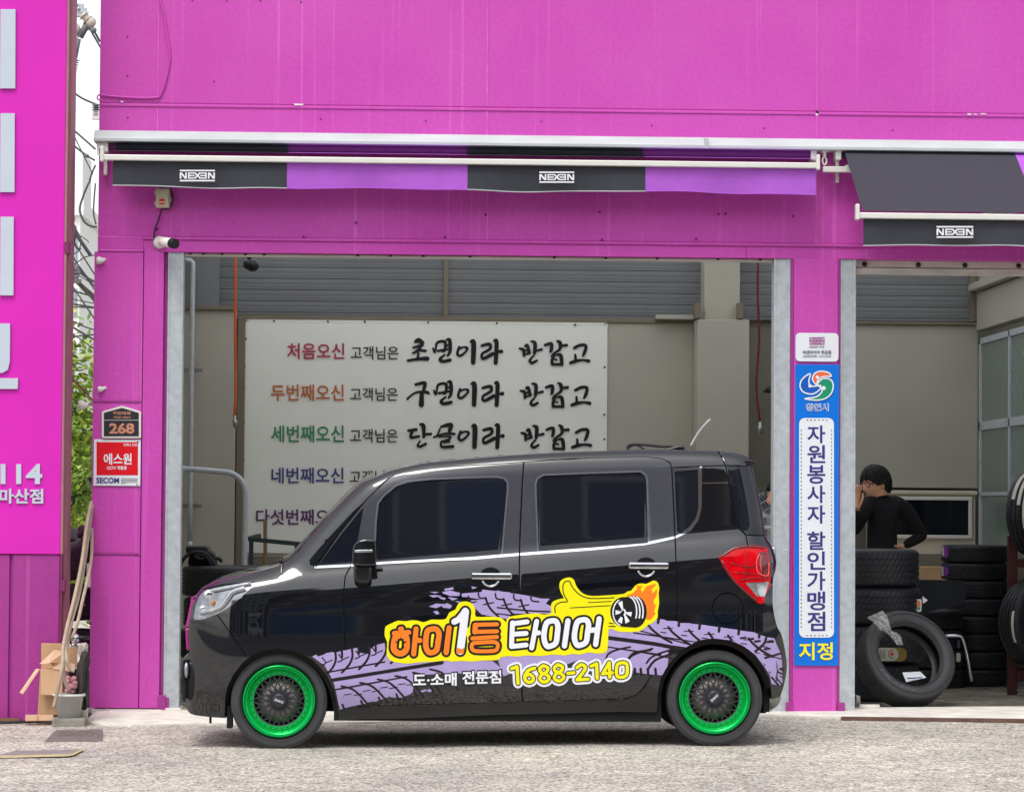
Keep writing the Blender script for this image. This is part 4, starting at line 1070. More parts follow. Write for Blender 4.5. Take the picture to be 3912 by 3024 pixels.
b.tube([P(x, y, .83) for x, y in smooth([(2402,1710),(2425,1699),(2450,1708),(2470,1722)], 4)], .005, 8)
b.build('roof_cable', M['wire'], carroot)
b = MB(); p = onside(2872, 1762); b.prism([(p.x - .05, p.z + .01), (p.x + .03, p.z), (p.x + .02, p.z - .015), (p.x - .05, p.z - .01)], .12, CW - .12); b.build('spoiler_lip', M['paint'], carroot, bevel=.004)
b = MB()
b.tube([P(x, y, .75) for x, y in ((1035, 2158), (1075, 2140), (1098, 2132))], [.012, .010, .008], 8); b.tube([P(1078, 2144, .7), P(1300, 1990, 1.0)], .006, 6); b.ball(P(1085, 2140, .74), .02)
b.build('wiper', M['black'], carroot)
# bent rear number plate lamp side of the tailgate (what sticks out behind the lights)
b = MB(); p = P(2962, 2150, .5); b.box(p.x - .05, p.x + .01, .55, 1.05, p.z - .06, p.z + .10); b.build('tailgate_trim', M['chrome'], tg, bevel=.015)

# --- wheels
RT = .2795
def tyre_profile(ro, ri, w, ng=4, gd=.008):
    """closed lathe outline of a tyre: tread with grooves, rounded shoulders, bulging sidewalls"""
    hw = w / 2; tw = hw * .80; p = []
    sh = ro - .018
    p += [(ri + .004, -hw * .72), (ri + .012, -hw * .80), (ri + (ro - ri) * .28, -hw * .97), (ri + (ro - ri) * .5, -hw), (ri + (ro - ri) * .72, -hw * .97), (sh, -hw * .91), (ro - .006, -tw - .004), (ro - .001, -tw + .006)]
    for k in range(ng):
        c = -tw + (k + 1) * 2 * tw / (ng + 1); g = .0045
        p += [(ro, c - g - .001), (ro - gd, c - g), (ro - gd, c + g), (ro, c + g + .001)]
    p += [(r, -h) for r, h in reversed(p[:8])]
    p += [(ri - .0, hw * .60), (ri + .02, hw * .5), (ri + .022, hw * .3), (ro - .03, hw * .72), (ro - .022, 0), (ro - .03, -hw * .72), (ri + .022, -hw * .3), (ri + .02, -hw * .5), (ri, -hw * .60)]
    return p
def tyre_mesh(b, prof, c, axis, nseg, sipe=.0045, every=3):
    """lathe whose tread is cut by cross slots"""
    m = len(prof); c = Vector(c); vs = []; fs = []; ro = max(r for r, h in prof)
    ang = []
    for k in range(nseg):
        a = 2 * math.pi * k / nseg; st = 2 * math.pi / nseg
        if every and k % every == 0: ang += [(a - .13 * st, 0), (a - .10 * st, 1), (a + .10 * st, 1), (a + .13 * st, 0)]
        else: ang.append((a, 0))
    for a, cut in ang:
        for i, (r, h) in enumerate(prof):
            rr = r; aa = a
            if r > ro - .012:
                aa = a + .35 * (h / .2)
                if cut and r > ro - .0035: rr = r - sipe
            ca, sa = math.cos(aa), math.sin(aa)
            vs.append(c + (Vector((rr * ca, h, rr * sa)) if axis == 'y' else Vector((rr * ca, rr * sa, h))))
    n = len(ang)
    for k in range(n):
        for i in range(m):
            j = (i + 1) % m; k2 = (k + 1) % n
            fs.append((k * m + i, k2 * m + i, k2 * m + j, k * m + j))
    b.add(vs, fs, False)
    for i in range(len(b.sm) - len(fs), len(b.sm)): b.sm[i] = True
def rubber(name, col, rough):
    m = mat(name, col, rough, var=.2, scale=9, bump=.15, bscale=140); return m
M['rubber'] = rubber('tyre_rubber', srgb(58, 58, 61), .62)
M['rubbernew'] = rubber('new_tyre_rubber', srgb(34, 36, 41), .5)
def sharp(o, ang=35):
    for p in o.data.polygons: p.use_smooth = True
    try: o.data.set_sharp_from_angle(angle=R(ang))
    except Exception: pass
def make_wheel(name_loc, spin):
    w = thing('wheel', None, None, name_loc); w.parent = carroot; w.location = Vector(name_loc) - O0
    c = Vector(name_loc)
    b = MB(); tyre_mesh(b, tyre_profile(RT, .208, .175, 4), c + Vector((0, .095, 0)), 'y', 120, .006, 2)
    t = b.build('tyre', M['rubber'], w); sharp(t)
    b = MB(); b.lathe([(.226, .006), (.2265, .004), (.228, .0045)], c, 'y', 64)
    for a in np.linspace(0, 2 * math.pi, 28, endpoint=False): pass
    b.build('sidewall_ring', M['rubbernew'], t)
    b = MB()
    b.lathe([(.2085, .034), (.2095, .020), (.2065, .012), (.202, .010), (.199, .014), (.196, .024), (.191, .030), (.187, .031), (.184, .036), (.176, .058), (.172, .060), (.169, .056), (.150, .056), (.148, .060), (.148, .10), (.19, .13)], c, 'y', 80)
    rim = b.build('rim', M['rimgreen'], w); sharp(rim, 50)
    b = MB()
    for k in range(30):
        a = 2 * math.pi * k / 30 + spin
        b.lathe([(0, -.003), (.0042, -.003), (.0042, .002)], c + Vector((.1605 * math.cos(a), .056, .1605 * math.sin(a))), 'y', 8)
    b.build('rivet', M['rimblk'], rim)
    b = MB()
    nsp = 15
    for k in range(nsp):
        for s in (-1, 1):
            a0 = 2 * math.pi * k / nsp + spin; a1 = a0 + s * R(34)
            q = [c + Vector((r * math.cos(a0 + (a1 - a0) * t), d, r * math.sin(a0 + (a1 - a0) * t))) for r, t, d in ((.045, 0, .052), (.075, .33, .050), (.11, .68, .056), (.150, 1.0, .066))]
            for i in range(3): b.bar(q[i], q[i + 1], .012 if i == 0 else .0085, .0075, (0, 1, 0))
    b.lathe([(.050, .075), (.056, .050), (.040, .046), (.040, .075)], c, 'y', 32)
    b.lathe([(.149, .060), (.149, .072), (.143, .074), (.143, .060), (.149, .060)], c, 'y', 60)
    b.build('spoke_mesh', M['rimblk'], w)
    b = MB(); b.lathe([(0, .028), (.030, .028), (.041, .032), (.0455, .040), (.0465, .060)], c, 'y', 8 * 4)
    b.lathe([(.0465, .050), (.052, .050), (.052, .060)], c, 'y', 6)
    cap_ = b.build('hub_cap', M['rimblk'], w)
    v, f = glyphs('DAVO', .02); b = MB()
    xs_ = [p[0] for p in v]; ys_ = [p[1] for p in v]; sx = .052 / (max(xs_) - min(xs_)); mx, my = (max(xs_) + min(xs_)) / 2, (max(ys_) + min(ys_)) / 2
    th = spin * 6 + R(-12) if spin > .05 else R(-20)
    pts_ = []
    for x, y in v:
        x, y = (x - mx) * sx, (y - my) * .020
        pts_.append(c + Vector((x * math.cos(th) - y * math.sin(th), .0265, x * math.sin(th) + y * math.cos(th))))
    b.add(pts_, f); b.build('cap_lettering', M['dwh'], cap_)
    b = MB(); b.lathe([(.05, .10), (.128, .10), (.128, .108), (.05, .108)], c, 'y', 40); b.build('brake_disc', M['disc'], w)
    b = MB(); b.lathe([(0, .125), (.20, .125), (.20, .16), (0, .16)], c, 'y', 40); b.build('wheel_shade_disc', M['blackmatte'], w)  # black disc standing in for the shade behind the spokes
    return w
hubs = [P(1065.6, 2689, .05), P(2730.8, 2663.7, .05)]
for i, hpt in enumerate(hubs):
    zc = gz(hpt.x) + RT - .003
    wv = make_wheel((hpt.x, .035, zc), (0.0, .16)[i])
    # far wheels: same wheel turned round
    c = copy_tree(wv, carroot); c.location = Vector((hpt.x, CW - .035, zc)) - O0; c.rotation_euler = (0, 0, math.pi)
# ================================================================ awnings
def logo_px(cx, cy, w, h):
    """maker's mark of the awning: letter shapes between two bars, as pixel polygons"""
    o = []; x0, x1, y0, y1 = cx - w / 2, cx + w / 2, cy - h / 2, cy + h / 2
    o.append([(x0, y0), (x1, y0), (x1, y0 + h * .13), (x0, y0 + h * .13)]); o.append([(x0, y1 - h * .13), (x1, y1 - h * .13), (x1, y1), (x0, y1)])
    a, b = y0 + h * .23, y1 - h * .23; t = w * .035
    def q(l): o.append([(x0 + u * w, a + v * (b - a)) for u, v in l])
    q([(0,0),(.045,0),(.045,1),(0,1)]); q([(0,0),(.06,0),(.20,1),(.14,1)]); q([(.155,0),(.20,0),(.20,1),(.155,1)])
    for l in ([(.235,0),(.40,0),(.42,.2),(.235,.2)], [(.235,.4),(.42,.4),(.42,.6),(.235,.6)], [(.235,.8),(.42,.8),(.40,1),(.235,1)], [(.235,0),(.275,0),(.275,1),(.235,1)]): q(l)
    q([(.39,0),(.45,0),(.62,1),(.56,1)]); q([(.55,0),(.61,0),(.45,1),(.39,1)])
    for l in ([(.60,0),(.765,0),(.765,.2),(.58,.2)], [(.58,.4),(.765,.4),(.765,.6),(.58,.6)], [(.58,.8),(.765,.8),(.765,1),(.60,1)], [(.725,0),(.765,0),(.765,1),(.725,1)]): q(l)
    q([(.80,0),(.845,0),(.845,1),(.80,1)]); q([(.80,0),(.86,0),(1,1),(.94,1)]); q([(.955,0),(1,0),(1,1),(.955,1)])
    return o
def awning(name, label, x0, x1, px0, px1, ext, zroll, zbar, stripes, valh, logos, slope_rows=6, group='striped awnings'):
    """x0..x1: metres; stripes: list of (x0, x1, colour); ext: how far the front bar stands off the wall"""
    yb, yr = YB - ext, YB - .07
    a = thing(name, label, 'awning', ((x0 + x1) / 2, YB, zroll), group)
    b = MB(); b.tube([(x0 + .03, YB - .05, zroll), (x1 - .03, YB - .05, zroll)], .032, 14); b.build('roller', M['fabk'] if ext > .5 else M['fapud'], a)
    for sx0, sx1, mm, dull in stripes:
        b = MB()
        if ext < .5:
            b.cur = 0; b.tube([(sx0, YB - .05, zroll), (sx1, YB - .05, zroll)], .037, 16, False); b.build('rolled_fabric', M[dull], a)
            b = MB()
        dz0, dz1 = (-.036, .050) if ext < .5 else (.025, .035)
        n = 14; vs = []; ny = slope_rows
        for i in range(n + 1):
            x = sx0 + (sx1 - sx0) * i / n
            for j in range(ny + 1):
                t = j / ny
                vs.append(Vector((x, yr + (yb + .02 - yr) * t, zroll + dz0 + (zbar + dz1 - zroll - dz0) * t + .012 * math.sin(math.pi * t) * (-1 if ext > .5 else .2))))
        b.add(vs, [(i * (ny + 1) + j, (i + 1) * (ny + 1) + j, (i + 1) * (ny + 1) + j + 1, i * (ny + 1) + j + 1) for i in range(n) for j in range(ny)], True)
        b.build('fabric', M[mm], a)
        b = MB(); vs = []; m = 6
        for i in range(n * 2 + 1):
            x = sx0 + (sx1 - sx0) * i / (2 * n)
            for j in range(m + 1):
                t = j / m; yy = yb + .012 + .012 * t * math.sin(x * 5.1) + .006 * t * math.sin(x * 13) + .01 * t
                vs.append(Vector((x, yy, zbar - .012 - t * (valh + .006 * math.sin(x * 3.3 + 1) + .003 * math.sin(9 * x)))))
        b.add(vs, [(i * (m + 1) + j, (i + 1) * (m + 1) + j, (i + 1) * (m + 1) + j + 1, i * (m + 1) + j + 1) for i in range(2 * n) for j in range(m)], True)
        v = b.build('valance', M[mm], a)
        b = MB()
        for i in range(2 * n):
            xa, xb_ = sx0 + (sx1 - sx0) * i / (2 * n), sx0 + (sx1 - sx0) * (i + 1) / (2 * n)
            e = [Vector((x, yb + .022 + .012 * math.sin(x * 5.1) + .006 * math.sin(x * 13), zbar - .012 - (valh + .006 * math.sin(x * 3.3 + 1) + .003 * math.sin(9 * x)))) for x in (xa, xb_)]
            b.bar(e[0], e[1], .006, .007)
        b.build('hem', M['fapu'] if mm == 'fapu' else M['grey'], v)
        for (lx, ly, lw, lh) in logos:
            c = P(lx, ly, yb)
            if sx0 < c.x < sx1:
                b = on_wall(union(logo_px(lx, ly, lw, lh)), yb, .022); b.build('emblem', M['whitetext'], v)
    b = MB(); b.box(x0, x1, yb - .025, yb + .02, zbar - .018, zbar + .020); b.build('front_bar', M['alu'], a, bevel=.006)
    for s, x in ((-1, x0), (1, x1)):
        b = MB(); b.box(x - .012, x + .012, yb - .035, yb + .03, zbar - .028, zbar + .075); b.build('end_cap', M['whitepl'], a, bevel=.006)
        b = MB(); b.box(x - .02 - s * .0, x + .02, YB - .11, YB + .01, zroll - .05, zroll + .05); b.box(x - .012, x + .012, YB - .06, YB - .02, zroll - .20, zroll - .05); b.build('bracket', M['alu'], a, bevel=.006)
    b = MB(); b.bar((x0 + .05, YB - .09, zroll - .10), (x1 - .05, YB - .09, zroll - .10), .04, .03); b.build('support_bar', M['alu'], a)
    for f, g_ in ((.18, .30), (.82, .70)):
        if ext > .5:
            b = MB(); p = [(x0 + (x1 - x0) * f, YB - .08, zroll - .10), (x0 + (x1 - x0) * g_, YB - ext * .5, (zroll + zbar) / 2 - .12), (x0 + (x1 - x0) * f, yb, zbar)]
            b.bar(p[0], p[1], .05, .04); b.bar(p[1], p[2], .04, .035); b.build('folding_arm', M['alu'], a)
    return a
ye = YB - .30
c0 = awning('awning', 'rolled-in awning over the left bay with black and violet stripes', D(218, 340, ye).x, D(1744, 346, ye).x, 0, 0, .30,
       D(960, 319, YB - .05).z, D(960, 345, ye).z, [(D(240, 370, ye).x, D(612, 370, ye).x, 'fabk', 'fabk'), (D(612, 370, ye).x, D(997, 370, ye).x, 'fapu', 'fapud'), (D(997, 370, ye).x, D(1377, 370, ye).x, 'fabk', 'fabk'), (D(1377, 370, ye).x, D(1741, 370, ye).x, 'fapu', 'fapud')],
       .172, [(754, 671, 134, 44), (2127, 677, 133, 43)], 3)
ye2 = YB - .95
c1 = awning('awning', 'extended awning over the right bay, cut off by the picture edge', D(1828, 458, ye2).x, D(1828, 458, ye2).x + 4.4, 0, 0, .95,
       Z(330, 1900), D(2000, 462, ye2).z, [(D(1842, 458, ye2).x, D(2163, 335, YB - .07).x, 'fabk', 'fabk'), (D(2163, 335, YB - .07).x, D(1828, 458, ye2).x + 2.2, 'fapu', 'fapud'), (D(1828, 458, ye2).x + 2.2, D(1828, 458, ye2).x + 3.3, 'fabk', 'fabk'), (D(1828, 458, ye2).x + 3.3, D(1828, 458, ye2).x + 4.39, 'fapu', 'fapud')],
       .175, [(3648, 886, 140, 45)])
b = MB(); p = P(3150, 600, YB - .09); b.tube([p + Vector((0, 0, .05)), p], .012, 8); b.tube([p + Vector((.014 * math.cos(t), 0, -.026 + .026 * math.sin(t))) for t in np.linspace(0, 2 * math.pi, 14)], .006, 8); b.box(p.x - .02, p.x + .025, YB - .12, YB - .02, p.z + .035, p.z + .075)
b.build('crank_eye', M['alu'], c0)
b = MB(); p = P(380, 578, YB - .12); b.tube([p + Vector((.012 * math.cos(t), 0, .026 * math.sin(t))) for t in np.linspace(0, 2 * math.pi, 14)], .006, 8); b.box(p.x - .02, p.x + .02, YB - .11, YB - .0, p.z + .02, p.z + .06); b.build('crank_eye', M['alu'], c0)
b = MB(); b.box(D(1755, 365, YB - .1).x, D(1815, 365, YB - .1).x, YB - .12, YB - .08, Z(371, 1780), Z(359, 1780)); b.build('support_bar', M['alu'], c1, bevel=.003)

# ================================================================ signs
def plate(name, label, cat, r, Y, m, th=.012, rad=0, loc=None):
    x0, x1, z0, z1 = frect(*r, Y)
    t = thing(name, label, cat, ((x0 + x1) / 2, Y, z0))
    b = MB()
    if rad: b.prism(rrect(x0, z0, x1, z1, rad), Y - th, Y)
    else: b.box(x0, x1, Y - th, Y, z0, z1)
    b.build('panel', M[m], t, bevel=.002); return t
def text_on(parent, name, vf, Y, m, off=.003): return on_wall(vf, Y, off).build(name, M[m], parent)
M['blue'] = mat('blue_sign_print', srgb(0, 116, 222), .35, var=.03)
M['signwhite'] = mat('white_sign_print', srgb(232, 236, 242), .35, var=.03)
M['yel'] = mat('yellow_print', srgb(246, 236, 40), .4, var=.02)
M['red'] = mat('red_sign_print', srgb(222, 10, 32), .35, var=.03)
M['orange'] = mat('orange_print', srgb(240, 108, 70), .4, var=.02)
M['greenp'] = mat('green_print', srgb(20, 150, 108), .4, var=.02)
M['copper'] = mat('copper_lettering', srgb(214, 150, 122), .4, .3, var=.3, scale=60)
M['slate'] = mat('dark_plaque_face', srgb(44, 44, 50), .4, var=.1)
M['greytext'] = mat('grey_lettering', srgb(84, 86, 96), .5, var=0)
Yp = YB - .012
s = plate('blue_column_sign', 'tall blue sign on the middle pillar with white panel and vertical lettering', 'sign', (3036, 1392, 3204, 2541), Yp, 'blue', .006)
Ys = Yp - .008
text_on(s, 'white_field', union([rrect(3053, 1596, 3186, 2434, 22)]), Ys, 'signwhite', .0015)
da = []
for y in range(1640, 2400, 15):
    for x in (3061, 3177): da.append([(x - 1.6, y), (x + 1.6, y), (x + 1.6, y + 7), (x - 1.6, y + 7)])
for x in range(3080, 3160, 15):
    for y in (1604, 2426): da.append([(x, y - 1.6), (x + 7, y - 1.6), (x + 7, y + 1.6), (x, y + 1.6)])
text_on(s, 'dashed_border', union(da), Ys, 'greytext', .003)
ys_ = [(1624,1692,'자'),(1699,1768,'원'),(1776,1847,'봉'),(1853,1920,'사'),(1929,1999,'자'),(2029,2099,'할'),(2105,2175,'인'),(2181,2254,'가'),(2258,2330,'맹'),(2335,2409,'점')]
for y0, y1, ch in ys_:
    text_on(s, 'lettering', text_px(ch, 3084, y0, 3153, y1, .018), Ys, 'navy', .003)
text_on(s, 'lettering', text_px('지정', 3052, 2452, 3182, 2520, .022), Ys, 'yel', .003)
ux = lambda l: [(2900 + x / 2.11, 1200 + y / 2.11) for x, y in l]
for m, sh in (('signwhite', 5), ('orange', 0)): pass
emb = [('blue2', smooth([(412,478),(350,520),(330,570),(345,615),(385,638),(440,640),(490,605),(495,575),(470,575),(445,580),(415,575),(400,540)], 3, True)),
       ('orange', smooth([(580,500),(560,470),(500,458),(450,475),(430,515),(440,545),(465,570),(470,540),(490,515),(530,500)], 3, True)),
       ('greenp', smooth([(470,570),(490,535),(530,515),(580,530),(598,575),(580,640),(530,680),(460,692),(370,680),(460,665),(505,625),(500,590)], 3, True))]
M['blue2'] = mat('deep_blue_print', srgb(10, 90, 190), .4, var=.02)
text_on(s, 'emblem_outline', union(sum([capsule(ux(p + [p[0]]), 2.6, 8) for _, p in emb], []) + [ux(ell(470, 507, 14, 14)), ux(ell(410, 577, 14, 14)), ux(ell(520, 595, 17, 17))]), Ys, 'signwhite', .0040)
for m, p in emb: text_on(s, 'emblem', union([ux(p)]), Ys, m, .0028)
w = text_px('창원시', 3080, 1543, 3160, 1566, .0)
w = text_px('창원시', 3078, 1540, 3166, 1570, .055); text_on(s, 'lettering_outline', w, Ys, 'signwhite', .0020)
text_on(s, 'lettering', text_px('창원시', 3081, 1542, 3163, 1568, .0), Ys, 'blue2', .0030)
s = plate('dealer_plate', 'small white plate with purple emblem above the blue pillar sign', 'sign', (3039, 1272, 3203, 1381), Yp, 'signwhite', .008, .028)
M['purp'] = mat('purple_print', srgb(160, 40, 140), .4, var=0)
text_on(s, 'emblem', union(logo_px(3121, 1302, 58, 28)), Yp - .010, 'purp', .001)
text_on(s, 'lettering', text_px('NEXEN TIRE', 3092, 1322, 3149, 1328, .03), Yp - .010, 'greytext', .001)
text_on(s, 'lettering', text_px('넥센타이어 취급점', 3067, 1338, 3175, 1353, .025), Yp - .010, 'greytext', .001)
text_on(s, 'lettering', text_px('AS대표전화 : 1577-2781', 3067, 1356, 3175, 1365, .02), Yp - .010, 'greytext', .001)
# house number plaque
Yq = YB - .004
t = thing('house_number_plaque', 'dark house number plaque 268 with pale frame on the left pillar', 'sign', (P(464, 1670, Yq).x, Yq, P(464, 1673, Yq).z))
zz4 = lambda l: [(x / 2.11, 1200 + y / 2.11) for x, y in l]
def pl(poly, y0, y1, m, nm, par, bev=.004):
    b = MB(); b.prism([(P(x, y, Yq).x, P(x, y, Yq).z) for x, y in poly], y0, y1); return b.build(nm, M[m], par, bevel=bev)
pl(zz4([(822,790),(835,780),(975,740),(995,740),(1125,780),(1139,790),(1139,990),(1130,1000),(832,1000),(822,990)]), Yq - .022, Yq, 'whitepl', 'frame', t)
pl(zz4([(840,795),(985,755),(1121,795),(1121,850),(840,850)]), Yq - .025, Yq - .02, 'slate', 'face', t, .001)
pl(zz4([(840,856),(1121,856),(1121,983),(840,983)]), Yq - .025, Yq - .02, 'slate', 'face', t, .001)
text_on(t, 'number', text_px('268', 417, 1615, 513, 1656, .035), Yq - .026, 'copper', .001)
text_on(t, 'lettering', text_px('해안대로', 432, 1571, 500, 1584, .03), Yq - .026, 'copper', .001)
text_on(t, 'lettering', text_px('Haean-daero', 434, 1588, 499, 1597, .02), Yq - .026, 'copper', .001)
# security plate
Yq2 = YB - .004
t = plate('security_sign', 'red and white security plate below the house number', 'sign', (358, 1678, 537, 1855), Yq2, 'signwhite', .008)
text_on(t, 'red_field', union([zz4([(778,1030),(1112,1030),(1112,1296),(778,1296)])]), Yq2 - .009, 'red', .001)
text_on(t, 'lettering', text_px('언제나 안심', 472, 1693, 523, 1704, .02), Yq2 - .009, 'signwhite', .003)
text_on(t, 'lettering', text_px('에스원', 396, 1731, 503, 1774, .022), Yq2 - .009, 'signwhite', .003)
text_on(t, 'lettering', text_px('CCTV 작동중', 408, 1779, 484, 1794, .03), Yq2 - .009, 'signwhite', .003)
text_on(t, 'lettering', text_px('SECOM', 368, 1823, 455, 1845, .03), Yq2 - .009, 'navy', .003)
b = []
for k, y in enumerate((1826, 1832, 1838, 1844)): b.append([(462, y), (526 if k < 3 else 480, y), (526 if k < 3 else 480, y + 2), (462, y + 2)])
text_on(t, 'small_print', union(b), Yq2 - .009, 'greytext', .003)
b = MB()
for x, y in ((372, 1687), (527, 1687), (524, 1849)): p = P(x, y, Yq2 - .009); b.lathe([(0, -.004), (.005, -.003), (.006, .001)], p, 'y', 8)
b.build('screw', M['steel'], t)
# banner on the back wall
Yn = YW + .012
ban = thing('banner', 'large white banner with rows of coloured and brush lettering on the back wall', 'banner', (D(908, 900, Yn).x, Yn, D(908, 1150, Yn).z))
bx0, bx1 = D(525, 900, Yn).x, D(1291, 900, Yn).x; bz0, bz1 = D(908, 1181, Yn).z, D(908, 686, Yn).z
b = MB(); n, m_ = 40, 26; vs = []
for i in range(n + 1):
    for j in range(m_ + 1):
        x, z = bx0 + (bx1 - bx0) * i / n, bz0 + (bz1 - bz0) * j / m_
        e = min(i, n - i, j, m_ - j); w = .006 * math.sin(3 * x + 2 * z) * min(1, e / 4)
        cor = max(0, 1 - math.hypot((bx1 - x), (bz1 - z)) / .5)
        vs.append(Vector((x, Yn - .006 + w * .4 + .0015 * math.sin(9 * x - 2 * z) * min(1, e / 4) + .008 * cor * math.sin(38 * (x + z)), z)))
b.add(vs, [(i * (m_ + 1) + j, (i + 1) * (m_ + 1) + j, (i + 1) * (m_ + 1) + j + 1, i * (m_ + 1) + j + 1) for i in range(n) for j in range(m_)], True)
M['banner'] = mat('white_banner_vinyl', srgb(236, 239, 231), .55, var=.03, scale=2)
b.build('sheet', M['banner'], ban)
b = MB()
for a, c in (((bx0, bz1), (bx1, bz1)), ((bx0, bz0), (bx0, bz1)), ((bx1, bz0), (bx1, bz1))): b.bar((a[0], Yn - .006, a[1]), (c[0], Yn - .006, c[1]), .004, .026, (0, 0, 1) if a[1] == c[1] else (1, 0, 0))
b.bar((bx0, Yn - .005, D(900, 923, Yn).z), (bx1, Yn - .005, D(900, 923, Yn).z), .003, .006)
b.build('hem', M['banner'], ban)
b = MB()
for x, y in ((937,1227),(1047,1226),(1253,1228),(1394,1228),(1636,1231),(1898,1234),(2197,1240),(939,1294),(935,1400),(933,1480),(932,1612),(931,1757),(2310,1402),(2309,1583),(2309,1677)):
    p = P(x, y, Yn - .012); b.lathe([(0, -.004), (.008, -.003), (.009, .002)], p, 'y', 8)
b.build('eyelet', M['black'], ban)
YL = Yn - .0135
crow = [('처음오신', (198, 66, 96), 1097, 1311, 1316, 1372), ('두번째오신', (190, 108, 62), 1035, 1468, 1314, 1531), ('세번째오신', (62, 140, 100), 1035, 1624, 1314, 1689), ('네번째오신', (72, 74, 140), 1037, 1785, 1313, 1846), ('다섯번째오신', (98, 48, 110), 978, 1944, 1313, 2004)]
crow[0] = ('처음오신', (176, 40, 84), 1097, 1310, 1316, 1372)
for s_, c_, x0, y0, x1, y1 in crow:
    m = mat('banner_print', srgb(*c_), .55, var=.03); M['bp'] = m
    text_on(ban, 'lettering', text_px(s_, x0, y0, x1, y1, .016), YL, 'bp', .002)
for y0, y1, x0, x1 in ((1322, 1373, 1340, 1523), (1480, 1531, 1338, 1520), (1638, 1690, 1337, 1520), (1796, 1846, 1336, 1520), (1954, 2004, 1336, 1520)):
    text_on(ban, 'lettering', text_px('고객님은', x0, y0, x1, y1, .008), YL, 'navyb', .002) if 'navyb' in M else text_on(ban, 'lettering', text_px('고객님은', x0, y0, x1, y1, .008), YL, 'inkblk', .002)
# brush lettering: strokes with changing width, traced in the enlarged view (2.73 x)
zz = lambda l, dx=0, dy=0: [(1520 + (x + dx) / 2.73, 1230 + (y + dy) / 2.73, r / 2.73) for x, y, r in l]
CHO = [[(180,205,14),(215,190,26),(255,215,22)], [(160,265,12),(215,250,14),(260,240,12)], [(240,255,14),(200,300,16),(155,325,10)], [(215,290,14),(290,300,14)], [(215,325,12),(205,390,16)], [(105,400,14),(210,385,16),(300,380,24),(310,390,14)]]
MYEON = [[(365,270,8),(380,300,16),(385,315,12)], [(395,290,10),(410,215,14),(490,205,16),(490,290,14),(470,310,10)], [(415,300,12),(480,290,14)], [(500,245,12),(530,240,12)], [(500,285,12),(530,280,12)], [(510,185,12),(540,190,20),(545,300,18),(520,350,12)], [(490,340,10),(440,385,16),(470,410,18),(545,395,18)]]
I = [[(640,260,14),(620,330,14),(655,350,14),(715,300,12),(720,270,16),(690,260,10),(645,275,14)], [(760,205,12),(790,215,26),(785,420,24)]]
RA = [[(875,245,14),(955,230,18),(960,280,16),(880,330,14),(890,380,16),(990,330,20)], [(1005,195,14),(1030,210,22),(1020,425,22)], [(1040,310,10),(1080,305,20)]]
BAN = [[(1270,275,12),(1310,290,18),(1315,350,14)], [(1330,250,14),(1350,245,18),(1370,320,18)], [(1315,300,10),(1360,290,12)], [(1315,340,10),(1365,325,12)], [(1390,200,10),(1430,220,20),(1425,320,18)], [(1430,300,10),(1500,285,14)], [(1420,345,10),(1375,400,14),(1400,425,16),(1450,400,12)]]
GAP = [[(1535,240,14),(1600,225,18),(1600,290,18),(1590,310,12)], [(1660,195,10),(1690,215,20),(1690,280,16),(1620,330,10),(1600,360,8)], [(1690,250,12),(1760,240,16)], [(1640,340,12),(1610,390,16),(1610,440,16)], [(1660,340,12),(1700,350,20),(1710,440,18)], [(1620,440,14),(1715,440,14)], [(1630,385,10),(1655,395,10)]]
GO = [[(1840,270,16),(1900,240,16),(1960,245,16),(1950,310,18),(1930,350,12)], [(1850,340,12),(1855,405,16)], [(1800,425,16),(1860,405,18),(1930,395,12),(1990,405,18)]]
GU = [[(185,650,14),(280,635,20),(270,700,18)], [(100,800,12),(130,770,10),(200,730,12),(300,730,16),(325,745,10)], [(250,735,20),(245,860,28)]]
DAN = [[(110,1130,14),(190,1120,18)], [(150,1140,16),(135,1200,16),(220,1190,14)], [(230,1065,10),(266,1080,22),(270,1195,16)], [(280,1170,14),(345,1165,14)], [(232,1240,9),(205,1285,11),(235,1295,13),(290,1268,15)]]
GOL = [[(450,1090,12),(550,1070,24),(540,1130,20)], [(440,1110,10),(410,1180,10),(375,1200,10)], [(400,1190,10),(500,1160,12),(590,1165,14)], [(430,1195,8),(540,1190,12),(530,1225,14),(455,1245,12)], [(450,1250,10),(460,1300,14),(575,1295,16)], [(480,1255,10),(540,1245,10)]]
br = {}
for strokes, dx, dy in ((CHO,0,0),(MYEON,0,0),(I,0,0),(RA,0,0),(BAN,0,0),(GAP,0,0),(GO,0,0),(GU,0,0),(MYEON,10,440),(I,9,440),(RA,10,440),(BAN,10,440),(GAP,10,440),(GO,12,440),(DAN,0,0),(GOL,0,0),(I,14,880),(RA,16,880),(BAN,18,880),(GAP,18,880),(GO,20,880)):
    row = br.setdefault((dy + 100 if dy else {id(CHO): 0, id(GU): 540, id(DAN): 980, id(GOL): 980}.get(id(strokes), 0)) // 440, [])
    for s_ in strokes: row += capsule(zz(smooth(s_, 4), dx, dy), 5, 10)
for row in br.values(): text_on(ban, 'brush_lettering', union(row), YL, 'inkblk', .002)

